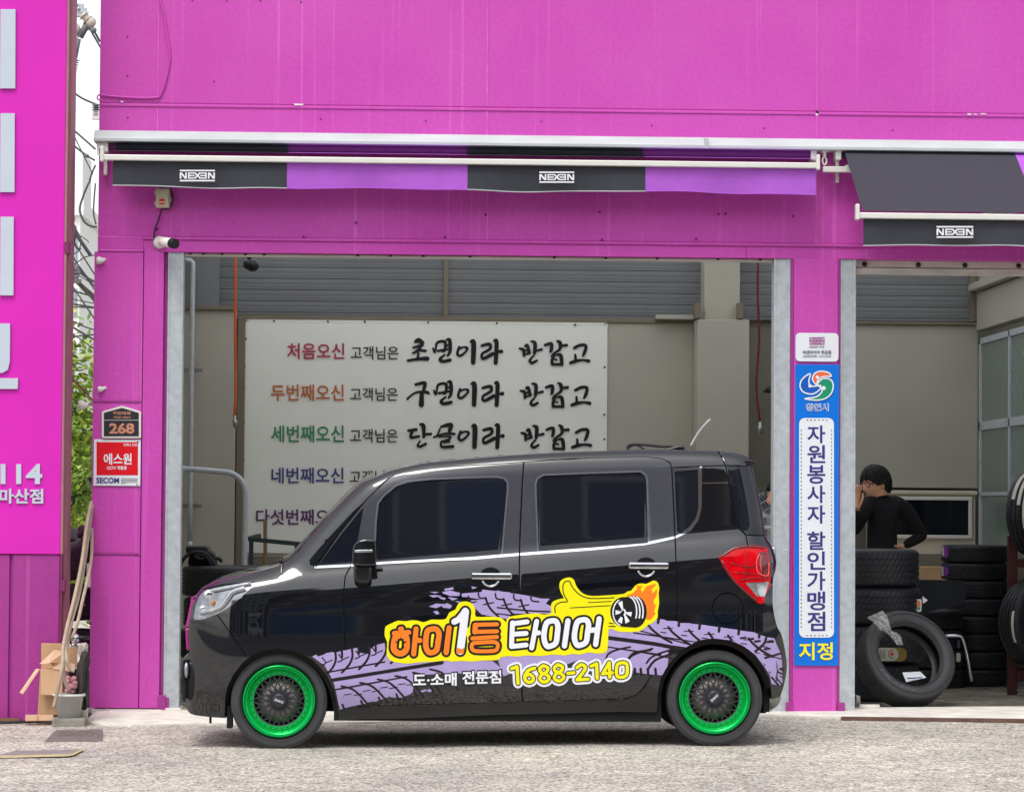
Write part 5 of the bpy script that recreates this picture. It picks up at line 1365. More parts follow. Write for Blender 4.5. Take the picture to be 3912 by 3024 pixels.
# ================================================================ roadside sign board on the left
YG = 2.52
sx1 = D(141, 700, YG).x; sz0 = D(70, 1539, YG).z
tot = thing('sign_pylon', 'tall magenta sign board with pale raised letters on ribbed cladding base', 'sign', (sx1 - 1.0, YG, sz0))
zm = D(60, 1181, YG).z
xe = D(133, 800, YG).x
b = MB(); b.box(xe - 2.2, xe, YG, YG + .3, zm, 6.3); b.build('panel', M['pinksign'], tot, bevel=.004)
b = MB(); x = xe - .002; wrib = D(111, 1300, YG).x - D(4, 1300, YG).x
while x > xe - 2.2:
    x0 = max(xe - 2.2, x - wrib + .022); b.box(x0, x, YG + .012, YG + .3, sz0 - .05, zm - .004); b.box(x0 - .022, x0, YG + .03, YG + .3, sz0 - .05, zm - .004); x -= wrib
b.build('ribbed_cladding', M['pinklow'], tot, bevel=.004)
b = MB(); b.box(xe + .001, xe + .018, YG - .004, YG + .32, zm, 6.3); b.box(xe + .001, D(145, 700, YG).x - .002, YG + .06, YG + .36, sz0 - .05, 6.3); b.build('side_trim', M['edge'], tot, bevel=.004)
b = MB(); b.box(xe + .001, xe + .014, YG + .0, YG + .055, sz0 - .05, zm - .003)
for py in (528, 1248): p = D(138, py / 1, YG); b.box(xe + .003, xe + .035, YG - .008, YG + .06, D(138, py + 12, YG).z, D(138, py - 12, YG).z)
b.build('hinge', M['pinkdark'], tot)
M['letter'] = mat('pale_acrylic_letters', srgb(196, 206, 218), .3, var=.03)
lt = []
for y0, y1, x1 in ((36, 338, 59), (433, 734, 56), (828, 1128, 52)): lt.append(('bar_letter', [[(2, y0), (x1, y0), (x1 - 1, y1), (0, y1)]]))
lt.append(('bar_letter', [[(-4, 1235), (38, 1235), (38, 1300), (37, 1380), (30, 1412), (8, 1424), (-10, 1424)], [(-60, 1444), (69, 1444), (67, 1485), (-60, 1485)]]))
for nm, polys in lt:
    on_wall(union(polys), YG - .02, .0, thick=.018).build('raised_letter', M['letter'], tot)
for body, x0, y0, x1, y1, bo in (('114', 2, 1771, 161, 1848, .03), ('마산점', -3, 1866, 165, 1923, .028)):
    on_wall(text_px(body, x0, y0, x1, y1, bo), YG - .012, .0, thick=.011).build('raised_letter', M['letter'], tot)
b = MB(); b.box(D(-40, 1560, YG).x, D(78 / K, 1560, YG).x, YG - .06, YG + .0, sz0 - .03, D(20, 1530, YG).z); b.build('foot_plank', M['wood'], tot)

# ================================================================ small fittings on the facade
t = thing('junction_box', 'cream junction box with red sticker under the left awning', 'junction box', (P(622, 750, YB).x, YB, P(622, 795, YB).z))
x0, x1, z0, z1 = frect(595, 720, 648, 794, YB - .05)
b = MB(); b.box(x0, x1, YB - .06, YB + .005, z0, z1); b.box(x0 - .012, x0, YB - .045, YB - .02, z0 + .02, z0 + .045); b.box(x0 - .012, x0, YB - .045, YB - .02, z1 - .04, z1 - .015); b.box(x1, x1 + .012, YB - .045, YB - .02, z0 + .04, z0 + .07); b.build('box', M['cream'], t, bevel=.008)
b = MB(); b.box(x0 + .006, x1 - .006, YB - .07, YB - .06, z0 + .006, z1 - .006); ld = b.build('lid', M['cream'], t, bevel=.005)
on_wall(union([[(609, 760), (629, 760), (629, 781), (609, 781)]]), YB - .072, .001).build('sticker', M['red'], t)
on_wall(text_px('에스원', 611, 768, 627, 776, .03), YB - .0735, .001).build('sticker_lettering', M['signwhite'], t)
b = MB(); b.tube([P(x, y, YB - .03) for x, y in smooth([(650, 720), (660, 750), (655, 785), (640, 797), (618, 795)], 4)], .006, 6); b.tube([P(x, y, YB - .02) for x, y in smooth([(617, 800), (606, 840), (592, 875), (588, 910)], 4)], .006, 6)
b.build('cable', M['wire'], t)
t = thing('security_camera', 'white bullet security camera on the lintel at the left of the bay', 'security camera', tuple(P(611, 926, YB)))
p = P(610, 926, YB)
b = MB(); b.lathe([(0, -.03), (.035, -.028), (.042, -.012), (.044, .0)], p, 'y', 24); b.build('mount', M['whitepl'], t)
b = MB(); q0, q1 = P(618, 922, YB - .08), P(662, 930, YB - .20); b.tube([p + Vector((.005, -.02, .0)), q0], .016, 10)
d = (q1 - q0).normalized(); b.tube([q0 - d * .01, q0, q1 - d * .02], [.02, .033, .033], 18); bd = b.build('housing', M['whitepl'], t)
b = MB(); b.tube([q1 - d * .02, q1 + d * .025], [.034, .034], 18); b.tube([q1 + d * .026, q1 + d * .028], [.024, .024], 14); b.build('lens_hood', M['black'], t)
# thin painted cable across the wall
t = MB(); t.tube([P(x, y, YB - .012) for x, y in smooth([(382,362),(430,368),(520,374),(590,373),(612,365),(632,310),(645,250),(648,210),(640,150),(630,80),(612,0),(606,-40)], 5)], .007, 6)
t.tube([P(x, y, YB - .02) for x, y in smooth([(384,360),(374,366),(372,378),(384,384)], 4)], .005, 6)
tag(t.build('painted_cable', M['pink']), 'pink painted cable clipped to the upper wall at left', 'cable')
b = MB(); p = P(952, 1010, YW - 1.2); b.ball(p, (.05, .07, .045)); b.tube([p + Vector((0, 0, .3)), p], .018, 8); q = p + Vector((.03, -.04, -.01)); b.lathe([(0, -.03), (.04, -.02), (.048, .04)], q, 'y', 16)
tag(b.build('indoor_camera', M['black']), 'black camera hanging from the ceiling inside the left bay', 'security camera')
b = MB(); p = P(2938, 1489, YW - .3); b.ball(p, .028); b.tube([p, p + Vector((0, .3, 0))], .012, 8); tag(b.build('wall_knob', M['black']), 'small round black fitting on the inner wall beside the rail', 'wall fitting')
def hang(name, label, x, y0, y1, Y, m, r, tip=None, wob=4):
    t = thing(name, label, 'air hose', tuple(P(x, y0, Y)))
    pts_ = [(x + wob * math.sin(k * 1.3) * k / 8, y0 + (y1 - y0) * k / 8) for k in range(9)]
    b = MB(); b.tube([P(a, c, Y) for a, c in smooth(pts_, 3)], r, 8); b.build('hose', M[m], t)
    if tip:
        q = P(pts_[-1][0], y1, Y); b = MB(); b.tube([q, q + Vector((0, 0, -.035)), q + Vector((0, 0, -.04)), q + Vector((.005, 0, -.10))], [.012, .012, .02, .016], 10); b.build('connector', M['steel'], t)
M['orangehose'] = mat('orange_air_hose', srgb(214, 92, 40), .45, var=.2, scale=3); M['redhose'] = mat('dark_red_air_hose', srgb(110, 30, 36), .5, var=.2)
hang('hanging_air_hose', 'orange air hose hanging at the left of the bay', 899, 960, 1586, YW - .9, 'orangehose', .011, 1, 2)
hang('hanging_air_hose', 'dark red air hose hanging beside the right rail of the bay', 2896, 985, 1610, YW - 1.4, 'redhose', .010, 1, -9)
# conduit pipe with clamps, railing hoop, stick, angle-iron stand
t = thing('conduit_pipe', 'grey vertical pipe with wall clamps on the left inner wall', 'pipe', tuple(P(727, 2080, YW - .22)))
b = MB(); b.tube([P(x, y, YW - .24) for x, y in ((700,992),(728,995),(737,1005),(737,1030),(732,1400),(727,1900),(725,2070))], .021, 10); b.tube([P(724, 2068, YW - .24), P(724, 2092, YW - .24)], .026, 10); b.build('pipe', M['galv'], t)
for y in (1413, 1931):
    b = MB(); a, c = P(690, y, YW - .2), P(772, y, YW - .2); b.bar(a, c, .02, .026)
    for x in (705, 728, 750): p = P(x, y, YW - .2); b.box(p.x - .012, p.x + .012, p.y - .03, p.y, p.z - .02, p.z + .02)
    b.build('clamp', M['steel'], t, bevel=.002)
b = MB(); Yh = YW - 1.0
b.tube([P(x, y, Yh) for x, y in smooth([(640,1788),(735,1792),(830,1800),(880,1806),(918,1830),(935,1865),(938,1920),(935,2100),(932,2250),(930,2480)], 4)], .024, 12)
tag(b.build('railing_hoop', M['galv']), 'bent galvanised tube railing in front of the left inner wall', 'railing')
b = MB(); b.tube([P(1013, 1984, YW - .1), P(1014, 2200, YW - .12), P(1015, 2420, YW - .2)], .016, 8); tag(b.build('wooden_stick', M['wood']), 'thin brown stick leaning on the banner', 'stick')
t = thing('angle_iron_stand', 'dark green slotted angle iron stand behind the car bonnet', 'stand', tuple(P(1050, 2480, YW - .8)))
for k, (a, c) in enumerate((((948,2058),(1153,2078)), ((960,2064),(956,2480)), ((1134,2082),(1132,2480)), ((948,2058),(990,2046)), ((1153,2078),(1180,2062)))):
    b = MB(); Y1 = YW - .8
    b.bar(P(*a, Y1), P(*c, Y1 + (.3 if k > 2 else 0)), .035, .035)
    if k < 3:
        A, C = P(*a, Y1 - .02), P(*c, Y1 - .02)
        for q in np.linspace(.06, .94, 8): e = A.lerp(C, q); b.box(e.x - .005 - .012 * (k == 0), e.x + .005 + .012 * (k == 0), e.y - .002, e.y + .004, e.z - .006 - .012 * (k > 0), e.z + .006 + .012 * (k > 0))
    b.build('rail' if k != 1 and k != 2 else 'leg', M['green_angle'], t)
# ================================================================ loose tyres
def lying(name, label, group, x, y, z, R_, w, ri, m='rubbernew', nseg=96, ng=4, every=2, tilt=None):
    """one tyre lying flat, centre of its base at (x, y, z)"""
    b = MB(); tyre_mesh(b, [(r, h) for r, h in tyre_profile(R_, ri, w, ng)], (0, 0, 0), 'z', nseg, .006, every)
    o = b.build(name, M[m]); sharp(o, 40)
    o.location = (x, y, z + w / 2 - .002)
    if tilt: o.rotation_euler = tilt
    return tag(o, label, 'tyre', group)
def again(o, label, x, y, z, w, rot=0, tilt=None):
    c = o.copy(); COL.objects.link(c); c.location = (x, y, z + w / 2 - .002); c.rotation_euler = tilt or (0, 0, rot)
    for ch in o.children:
        k = ch.copy(); COL.objects.link(k); k.parent = c
    tag(c, label); return c
ordi = ['bottom', 'second from bottom', 'third from bottom', 'fourth from bottom', 'fifth from bottom', 'sixth from bottom', 'second from top', 'topmost']
# stack behind the bonnet
Ys1 = 5.2; pr = P(880, 2400, Ys1); w1 = (P(880, 2158, Ys1).z - ZF) / 4
o = None
for k in range(4):
    lb = ['lowest', 'second', 'third', 'topmost'][k] + ' black tyre in the stack behind the car bonnet'
    x, z = pr.x + (.01, -.015, .012, 0)[k], ZF + k * w1
    o = lying('tyre', lb, 'tyres stacked behind the car bonnet', x, Ys1, z, .36, w1, .20, 'rubbernew', 120, 5) if k == 0 else o
    if k: again(o, lb, x, Ys1, z, w1, k * .7)
# stack inside the right bay beside the rail
Ys2 = 4.35; pe = P(3509, 2180, Ys2); w2 = (P(3400, 2094, Ys2).z - P(3400, 2241, Ys2).z) * .98; r2 = .345
x2 = pe.x - r2; n2 = int(round((P(3400, 2094, Ys2).z - ZF) / w2)); w2 = (P(3400, 2094, Ys2).z - ZF) / n2
for k in range(n2):
    lb = ['lowest', 'second', 'third', 'fourth', 'fifth'][k] + ' wide black tyre in the stack just inside the right bay'
    if k == n2 - 1: lb = 'topmost wide black tyre of the stack in front of the man'
    x, z = x2 + (.0, .03, .015, .0, .01)[k] - (.0 if k == n2 - 1 else 0), ZF + k * w2
    if k == 0: o2 = lying('tyre', lb, 'tyres stacked just inside the right bay', x, Ys2, z, r2, w2, .215, 'rubbernew', 110, 4)
    else: again(o2, lb, x, Ys2, z, w2, k * .9)
def sticker(name, label, polyf, Y, m, marks=()):
    t = on_wall(union([polyf]), Y, 0, thick=.002).build(name, M[m]); tag(t, label, 'sticker'); t['group'] = 'stickers on the tyres'
    for mm, pp in marks: on_wall(union([pp]), Y, .003).build('print', M[mm], t)
    return t
M['stk'] = mat('pale_tyre_sticker', srgb(206, 206, 192), .5, var=.06); M['stkp'] = mat('violet_sticker', srgb(140, 60, 170), .4, var=.1); M['stkg'] = mat('olive_sticker', srgb(150, 124, 50), .35, var=.1)
zt = lambda l: [(3250 + x / 3.0136, 2200 + y / 3.0136) for x, y in l]
zs = lambda l: [(3250 + x / 2.8127, 1650 + y / 2.8127) for x, y in l]
Yt = Ys2 - r2 + .02
sticker('tyre_sticker', 'pale rounded sticker on the second wide tyre of the front stack', zt([(700,285),(720,268),(805,262),(820,280),(815,400),(790,410),(710,405),(692,350)]), Ys2 - .19, 'stk', [('orange', zt([(765,285),(800,285),(800,350),(770,345)])), ('greenp', zt([(770,355),(800,355),(795,385),(765,385)])), ('greytext', zt([(720,290),(735,290),(735,390),(720,390)])), ('greytext', zt([(745,290),(752,290),(752,390),(745,390)]))])
b = on_wall(union([zt([(825,228),(888,275),(835,315)])]), Ys2 - .16, 0, thick=.003); tag(b.build('paper_tag', M['signwhite']), 'small white triangular paper tag beside the front tyre stack', 'paper tag')
# small tyres stacked against the back of the right bay
Ys3 = 6.3; w3 = (P(3720, 2079, Ys3).z - ZF) / 8; r3 = (P(3852, 2200, Ys3).x - P(3596, 2200, Ys3).x) / 2
o3 = None
for k in range(8):
    lb = ordi[k] + ' small tyre in the tall stack at the back of the right bay'
    x, z = P(3724, 2300, Ys3).x + (.03, .035, .01, .0, .025, .02, 0, .0)[k], ZF + k * w3
    if k == 0: o3 = lying('tyre', lb, 'small tyres in the tall back stack', x, Ys3, z, r3, w3 * 1.0, .165, 'rubbernew', 72, 3)
    else: again(o3, lb, x, Ys3, z, w3, k * 1.1)
Ysx = Ys3 - r3 + .015
for nm, q, lb in (('p', [(975,1225),(1000,1218),(1045,1240),(1050,1320),(1030,1345),(985,1340)], 'violet and white sticker on the topmost small tyre'), ('p', [(970,1440),(1000,1435),(1045,1450),(1050,1520),(1025,1540),(980,1530)], 'violet and white sticker on the second small tyre from the top')):
    s = sticker('tyre_sticker', lb, zs(q), Ysx + .09, 'stkp', [('stk', zs([(q[0][0], q[0][1]), (q[0][0] + 26, q[0][1] + 6), (q[0][0] + 28, q[0][1] + 104), (q[0][0] + 8, q[0][1] + 100)]))])
for q, lb in (((1420,568,1500,668), 'pale square sticker highest among those low on the small stack'), ((1400,733,1482,840), 'pale sticker below the square one on the small stack'), ((1368,920,1396,1025), 'narrow pale sticker at the edge of the small stack'), ((1385,1100,1416,1205), 'pale sticker at the foot of the small stack')):
    x0, y0, x1, y1 = q; sticker('tyre_sticker', lb, rrect(*zt([(x0, y0)])[0], *zt([(x1, y1)])[0], 5, 3), Ysx + (.02 if x1 > 1450 else .10), 'stk', [('greytext', zt([(x0+14,y0+20),(x0+20,y0+20),(x0+20,y1-16),(x0+14,y1-16)]))])
# a second short stack left of it, mostly in the dark
Ys4 = 6.0
for k in range(4):
    lb = ['bottom', 'second', 'third', 'top'][k] + ' tyre of the low dark stack under the navy board'
    x, z = P(3560, 2400, Ys4).x, ZF + k * .15
    if k == 0: o4 = lying('tyre', lb, 'tyres in the low dark stack', x, Ys4, z, .24, .15, .16, 'rubbernew', 60, 3)
    else: again(o4, lb, x, Ys4, z, .15, k)
for q, lb in (((1215,880,1265,985), 'pale sticker on the low dark stack'), ((1228,730,1258,830), 'dim grey sticker on the low dark stack')):
    x0, y0, x1, y1 = q; sticker('tyre_sticker', lb, rrect(*zt([(x0, y0)])[0], *zt([(x1, y1)])[0], 5, 3), Ys4 - .20, 'stk' if x0 < 1220 else 'greytext')
b = on_wall(union([zt([(790,40),(1280,45),(1340,90),(1330,240),(1290,310),(860,420),(800,410),(820,220),(770,120)])]), 5.5, 0, thick=.02); tag(b.build('navy_board', M['blksheet']), 'dark navy sheet leaning between the tyre stacks', 'board')
b = MB(); b.tube([P(*zt([q])[0], 5.2) for q in smooth([(1095,688),(1200,684),(1265,692),(1295,730),(1340,900),(1395,1205)], 3)], .011, 10)
tag(b.build('chrome_handle', M['chrome']), 'thin chrome tube handle standing beside the leaning tyre', 'handle')
# tyre leaning in the doorway
Rl, wl_, ril = .338, .225, .228
lean = Matrix.Rotation(R(16), 3, 'Z') @ Matrix.Rotation(R(-27), 3, 'X')
b = MB(); tyre_mesh(b, tyre_profile(Rl, ril, wl_, 4), (0, 0, 0), 'y', 160, .006, 2)
lt_ = b.build('tyre', M['rubber']); sharp(lt_, 40)
cen = P(3459, 2519, 3.62)
lt_.matrix_world = Matrix.Translation(cen) @ lean.to_4x4(); tag(lt_, 'single black tyre leaning in the right bay doorway, plastic wrap on top', 'tyre')
v, f = glyphs('NEXEN', .02)
ax, bx = min(p[0] for p in v), max(p[0] for p in v); ay, by = min(p[1] for p in v), max(p[1] for p in v)
def ring_text(vf, a0, a1, r0, r1, m, nm, y):
    v, f = vf; pts_ = []
    for x, yy in v:
        t = (x - ax) / (bx - ax); q = (yy - ay) / (by - ay); a = R(a0 + (a1 - a0) * t); r = r0 + (r1 - r0) * q
        pts_.append(Vector((r * math.cos(a), y, r * math.sin(a))))
    me = bpy.data.meshes.new(nm); me.from_pydata(pts_, [], f); o = link(nm, me, M[m]); o.parent = lt_; return o
M['scuff'] = mat('raised_rubber_lettering', srgb(84, 84, 88), .6, var=.1)
ring_text((v, f), 205, 262, .292, .266, 'scuff', 'raised_lettering', -wl_ / 2 - .0015)
b = MB()
for k in range(90):
    a = 2 * math.pi * k / 90
    d = Vector((math.cos(a), 0, math.sin(a))); b.bar(d * (Rl - .036) + Vector((0, -wl_ * .462, 0)), d * (Rl - .020) + Vector((0, -wl_ * .437, 0)), .004, .004, (0, 1, 0))
me_o = b.build('shoulder_rib', M['rubber']); me_o.parent = lt_
b = MB(); b.lathe([(.300, -wl_ / 2 + .001), (.303, -wl_ / 2 - .0035), (.306, -wl_ / 2 + .002)], (0, 0, 0), 'y', 96); b.lathe([(.240, -wl_ * .43), (.243, -wl_ * .46), (.246, -wl_ * .45)], (0, 0, 0), 'y', 96)
me_o = b.build('sidewall_ring', M['rubbernew']); me_o.parent = lt_
# clear wrap tied over it, oval label and paper
b = MB(); rnd = random.Random(11); rows = []
path = smooth([(235,445),(300,500),(355,600),(390,640),(470,690),(510,760),(530,800)], 4); wid = [95, 92, 90, 86, 82, 76, 72, 66, 60, 56, 52, 48, 46, 48, 52, 56, 58, 56, 52, 48, 44, 42, 40, 40, 30]
for i, (x, y) in enumerate(path):
    r_ = []
    for k in range(9):
        t = k / 8 - .5
        r_.append(P(*zt([(x + t * wid[min(i, 24)] * 1.9 + 38, y - t * wid[min(i, 24)] * (.9 if i < 10 else .2) - 10)])[0], 3.42 + rnd.uniform(-.012, .012) + .0 * i))
    rows.append(r_)
b.add([p for r_ in rows for p in r_], [(i * 9 + k, (i + 1) * 9 + k, (i + 1) * 9 + k + 1, i * 9 + k + 1) for i in range(len(rows) - 1) for k in range(8)], False)
wrapm = mat('clear_plastic_wrap', (.75, .75, .75), .12, ior=1.4, var=0); wrapm.node_tree.nodes['Principled BSDF'].inputs['Alpha'].default_value = .38
tag(b.build('plastic_wrap', wrapm), 'crumpled clear plastic wrap tied over the leaning tyre', 'plastic wrap')
ov = sticker('tyre_sticker', 'oval white and olive label seen through the leaning tyre', rrect(*zt([(280, 820)])[0], *zt([(645, 978)])[0], 22, 6), 3.98, 'stkg')
on_wall(union([rrect(*zt([(285, 825)])[0], *zt([(550, 972)])[0], 22, 6)]), 3.98, .003).build('print_field', M['stk'], ov)
c_ = zt([(475, 895)])[0]
ringp = []
for col, a0, a1 in (('red', 180, 290), ('greenp', 70, 180)): on_wall(union(capsule(ell(c_[0], c_[1], 12.5, 16.5, 10, a0, a1), 1.6, 6)), 3.98, .005).build('print', M[col], ov)
on_wall(union([ell(c_[0], c_[1], 5.5, 8, 12)]), 3.98, .005).build('print', M['red'], ov)
on_wall(union([zt([(x, 845), (x + 7, 845), (x + 7, 950), (x, 950)]) for x in (335, 352, 370, 388)]), 3.98, .005).build('print', M['greytext'], ov)
b = MB(); A = [P(*zt([q])[0], Y) for q, Y in (((595,1105),3.72), ((800,1095),3.76), ((870,1165),3.66), ((640,1215),3.62))]; b.add(A + [p + Vector((0, .004, -.002)) for p in A], [(0, 1, 2, 3), (7, 6, 5, 4), (0, 4, 5, 1), (1, 5, 6, 2), (2, 6, 7, 3), (3, 7, 4, 0)])
pa = b.build('paper_sheet', M['signwhite']); tag(pa, 'white printed paper sheet lying inside the leaning tyre', 'paper')
on_wall(union([zt([(650,1165),(820,1158),(825,1172),(652,1180)])]), 3.64, .012).build('print', M['navy'], pa)
b = MB(); q = [P(*zt([s_])[0], 3.25) for s_ in ((100,1503),(330,1505))]; b.tube([q[0], q[1]], .019, 10); tag(b.build('white_pipe', M['whitepl']), 'short white pipe on the floor beside the rail', 'pipe')
b = MB()
for k in range(3): p = P(*zt([(75, 1395 + k * 25)])[0], 3.32); b.lathe([(.0, -.02), (.018, -.02), (.018, .02), (0, .02)], p, 'x', 10)
tag(b.build('steel_bolts', M['steel']), 'steel bolt stack at the foot of the right rail', 'bolts')
# rack with big tyres at the right edge
Yr = 5.0
rk = thing('tyre_rack', 'dark red steel rack at the right edge holding large tyres', 'rack', (P(3905, 2650, Yr).x, Yr, ZF))
def rpost(px, Y, y0, y1):
    b = MB(); x = P(px, 2300, Y).x; b.box(x - .035, x + .035, Y - .03, Y + .03, ZF if y1 > 2600 else P(px, y1, Y).z, P(px, y0, Y).z); b.build('post', M['reddark'], rk, bevel=.004)
rpost(3867, Yr, 2045, 2700)
rpost(3867 + 480, Yr, 1660, 2700)
b = MB(); z = P(3900, 2150, Yr).z; b.box(P(3850, 2150, Yr).x, P(4330, 2150, Yr).x, Yr - .027, Yr + .027, z - .03, z + .03); z = P(3900, 2560, Yr).z; b.box(P(3850, 2150, Yr).x + .05, P(4330, 2150, Yr).x, Yr + .0, Yr + .05, z - .025, z + .025); b.box(P(3880, 2150, Yr).x, P(4330, 2150, Yr).x, Yr - .05, Yr - .01, P(3900, 2600, Yr).z, P(3900, 2560, Yr).z); b.build('crossbar', M['reddark'], rk, bevel=.004)
def standing(label, px, py, Y, R_, w, yaw, sticks):
    b = MB(); tyre_mesh(b, tyre_profile(R_, R_ * .64, w, 4), (0, 0, 0), 'y', 110, .006, 2)
    o = b.build('tyre', M['rubbernew']); sharp(o, 40); o.matrix_world = Matrix.Translation(P(px, py, Y)) @ Matrix.Rotation(yaw, 4, 'Z'); tag(o, label, 'tyre', 'large tyres held by the rack')
    for h, a0, a1, m in sticks:
        bb = MB(); n = 14; ro = R_ + .002; vs = []
        for i in range(n + 1):
            a = R(a0 + (a1 - a0) * i / n)
            vs += [Vector((ro * math.cos(a), h - .014, ro * math.sin(a))), Vector((ro * math.cos(a), h + .014, ro * math.sin(a)))]
        bb.add(vs, [(2 * i, 2 * i + 1, 2 * i + 3, 2 * i + 2) for i in range(n)], True)
        s_ = bb.build('tread_sticker', M[m]); s_.parent = o
standing('large tyre on the upper rack level with paper strips on its tread', 3966, 1962, Yr - .05, .31, .24, R(50), ((-.095, 140, 205, 'stkg'), (-.05, 130, 200, 'stk'), (.0, 120, 168, 'stk'), (.05, 110, 160, 'stk')))
standing('large tyre on the lower rack level at the right edge', 3975, 2375, Yr - .08, .335, .22, R(30), ((-.07, 165, 205, 'stk'),))
b = MB(); b.box(P(3420, 2165, YW).x, P(3640, 2165, YW).x, YW - .35, YW - .04, P(3500, 2235, YW - .3).z, P(3500, 2163, YW - .3).z)
tag(b.build('cardboard_box', M['card'], bevel=.004), 'brown cardboard box behind the tyre stacks under the garage door window', 'box')
b = MB(); b.box(P(3420, 2165, YW).x - .05, P(3640, 2165, YW).x + .1, YW - .38, YW - .02, ZF, P(3500, 2238, YW - .3).z); tag(b.build('low_crate', M['blksheet'], bevel=.006), 'dark crate under the brown box at the back wall', 'crate')

# black machine with hoses on the stack behind the bonnet
zv = lambda l: [(680 + x / 2.596, 1650 + y / 2.596) for x, y in l]
t = thing('black_hose_bag', 'black tool bag with coiled hoses on top of the tyre stack', 'tool bag', tuple(P(760, 2158, Ys1)))
def ext(nm, poly, Y, th, m, par, bev=.01): 
    b = MB(); b.prism([(P(x, y, Y).x, P(x, y, Y).z) for x, y in poly], Y, Y + th); return b.build(nm, M[m], par, bevel=bev)
ext('bag', zv([(90,1325),(110,1230),(160,1190),(300,1190),(350,1240),(380,1325)]), Ys1 - .1, .3, 'shirt', t, .02)
ext('flap', zv([(75,1130),(290,1133),(300,1165),(355,1210),(350,1240),(280,1205),(80,1200)]), Ys1 - .14, .32, 'black', t, .015)
b = MB()
for q in ([(20,1320),(60,1250),(140,1195),(220,1190),(290,1215),(340,1280),(365,1325)], [(160,1240),(200,1215),(270,1225),(320,1290),(330,1325)], [(180,1235),(215,1255),(270,1250)], [(370,1260),(400,1250),(425,1270),(420,1290)]):
    b.tube([P(x, y, Ys1 - .17) for x, y in smooth(zv(q), 4)], .014, 8)
b.build('coiled_hose', M['black'], t)

# ================================================================ left gap: leaning things, boxes, tyres
zg = lambda l: [(60 + x / 1.623, 1880 + y / 1.623) for x, y in l]
Yk = 3.8; xr_ = XL - .03
M['rubberold'] = rubber('dusty_old_tyre_rubber', srgb(88, 88, 88), .75)
wk_ = .275; rk_ = .33
for k in range(4):
    lb = ['lowest', 'second', 'third', 'topmost tilted'][k] + ' worn tyre in the stack in the gap by the left pillar'
    z = gz(-3) + .02 + k * wk_ + (.03 if k > 1 else 0); x = xr_ - rk_ - (.0, .02, .0, .02)[k]
    if k == 0: o5 = lying('tyre', lb, 'worn tyres stacked in the left gap', x, Yk, z, rk_, wk_ - .02, .20, 'rubberold', 110, 4)
    else: again(o5, lb, x, Yk, z + (.05 if k == 3 else 0), wk_, k * .8, (R(14), R(-6), 0) if k == 3 else (R(-3), R(2), k))
t = MB(); rnd = random.Random(2); p = P(333, 2030, Yk - .2)
for k in range(14): q = p + Vector((rnd.uniform(-.04, .03), rnd.uniform(-.05, .05), rnd.uniform(-.05, .04))); t.ball(q, (.035, .03, .03), 8, 6)
tag(t.build('maroon_rag', mat('maroon_cloth', srgb(86, 44, 66), .9, var=.3, scale=30, bump=.6, bscale=60)), 'crumpled maroon rag on top of the worn tyres', 'rag')
# hoses hanging over the tap
t = thing('hose_bundle', 'bundle of dirty beige hoses leaning along the left pillar edge', 'hose', tuple(P(230, 2700, 2.7)))
for q, r_, Y in (([(470,60),(440,200),(410,430),(365,650),(320,830),(295,960),(288,1080),(262,1220),(235,1335)], .0125, 2.66), ([(474,80),(450,260),(424,450),(390,640),(345,800),(310,930),(298,1040),(302,1150),(330,1230)], .012, 2.72), ([(466,120),(430,330),(395,560),(350,780),(330,900),(312,990),(330,1085),(365,1108)], .011, 2.74), ([(474,200),(470,400),(440,560),(412,680),(385,800),(350,905)], .011, 2.78)):
    b = MB(); qs = smooth(zg(q), 4); b.tube([P(x, y, 2.93 + (Y - 2.66) - (.93 * min(1, i / (len(qs) * .75)))) for i, (x, y) in enumerate(qs)], r_, 10); b.build('hose', M['hose'], t)
t = thing('water_tap', 'white standpipe with tap in front of the left pillar', 'tap', tuple(P(330, 2780, 2.32)))
b = MB(); b.tube([P(*zg([q])[0], 2.36) for q in ((415,1435),(415,940))], .036, 14); b.build('standpipe', M['whitepl'], t)
b = MB(); b.tube([P(*zg([q])[0], 2.32) for q in ((400,945),(345,945),(335,965))], .014, 10); b.tube([P(*zg([q])[0], 2.32) for q in ((368,945),(368,900))], .018, 10); b.ball(P(*zg([(368, 905)])[0], 2.32), (.03, .03, .035)); b.build('spout', M['chrome'], t)
b = MB(); p = P(*zg([(418, 900)])[0], 2.34); b.lathe([(0, -.012), (.04, -.012), (.046, 0), (.04, .012), (0, .012)], p, 'z', 8); b.tube([p, p + Vector((0, 0, -.05))], .01, 8); b.build('handle', M['black'], t)
def cloth_blob(name, label, cat, outline, Y, th, m, seed):
    """hanging cloth: outline filled with folds"""
    rnd = random.Random(seed); v, f = union([dens(outline, 5)], 6)
    xs_ = [p[0] for p in v]; ys_ = [p[1] for p in v]; cx = sum(xs_) / len(xs_)
    def dz(x, y): return th * (.30 * math.sin((x - cx) * .20 + y * .02) + .12 * math.sin((x - cx) * .42 - y * .03 + seed))
    def dist(x, y): return min(math.hypot(x - a, y - b_) for a, b_ in outline2)
    outline2 = dens(outline, 4)
    front = [P(x, y, Y - th * .5 * min(1, dist(x, y) / 14) ** .5 - dz(x, y) * min(1, dist(x, y) / 14)) for x, y in v]; back = [P(x, y, Y + th * .5 * min(1, dist(x, y) / 14) ** .5 + .002) for x, y in v]
    b = MB(); n = len(v); b.add(front, f, True); b.add(back, [tuple(reversed(t_)) for t_ in f], True)
    return tag(b.build(name, m, merge=False), label, cat)
cloth_blob('black_bag', 'charcoal cloth bag hanging from the white standpipe', 'bag', zg([(408,985),(455,985),(462,1040),(455,1100),(458,1250),(450,1330),(430,1350),(405,1345),(390,1310),(360,1290),(330,1275),(345,1250),(365,1200),(375,1120),(380,1060),(395,1040)]), 2.24, .12, M['bag'], 1)
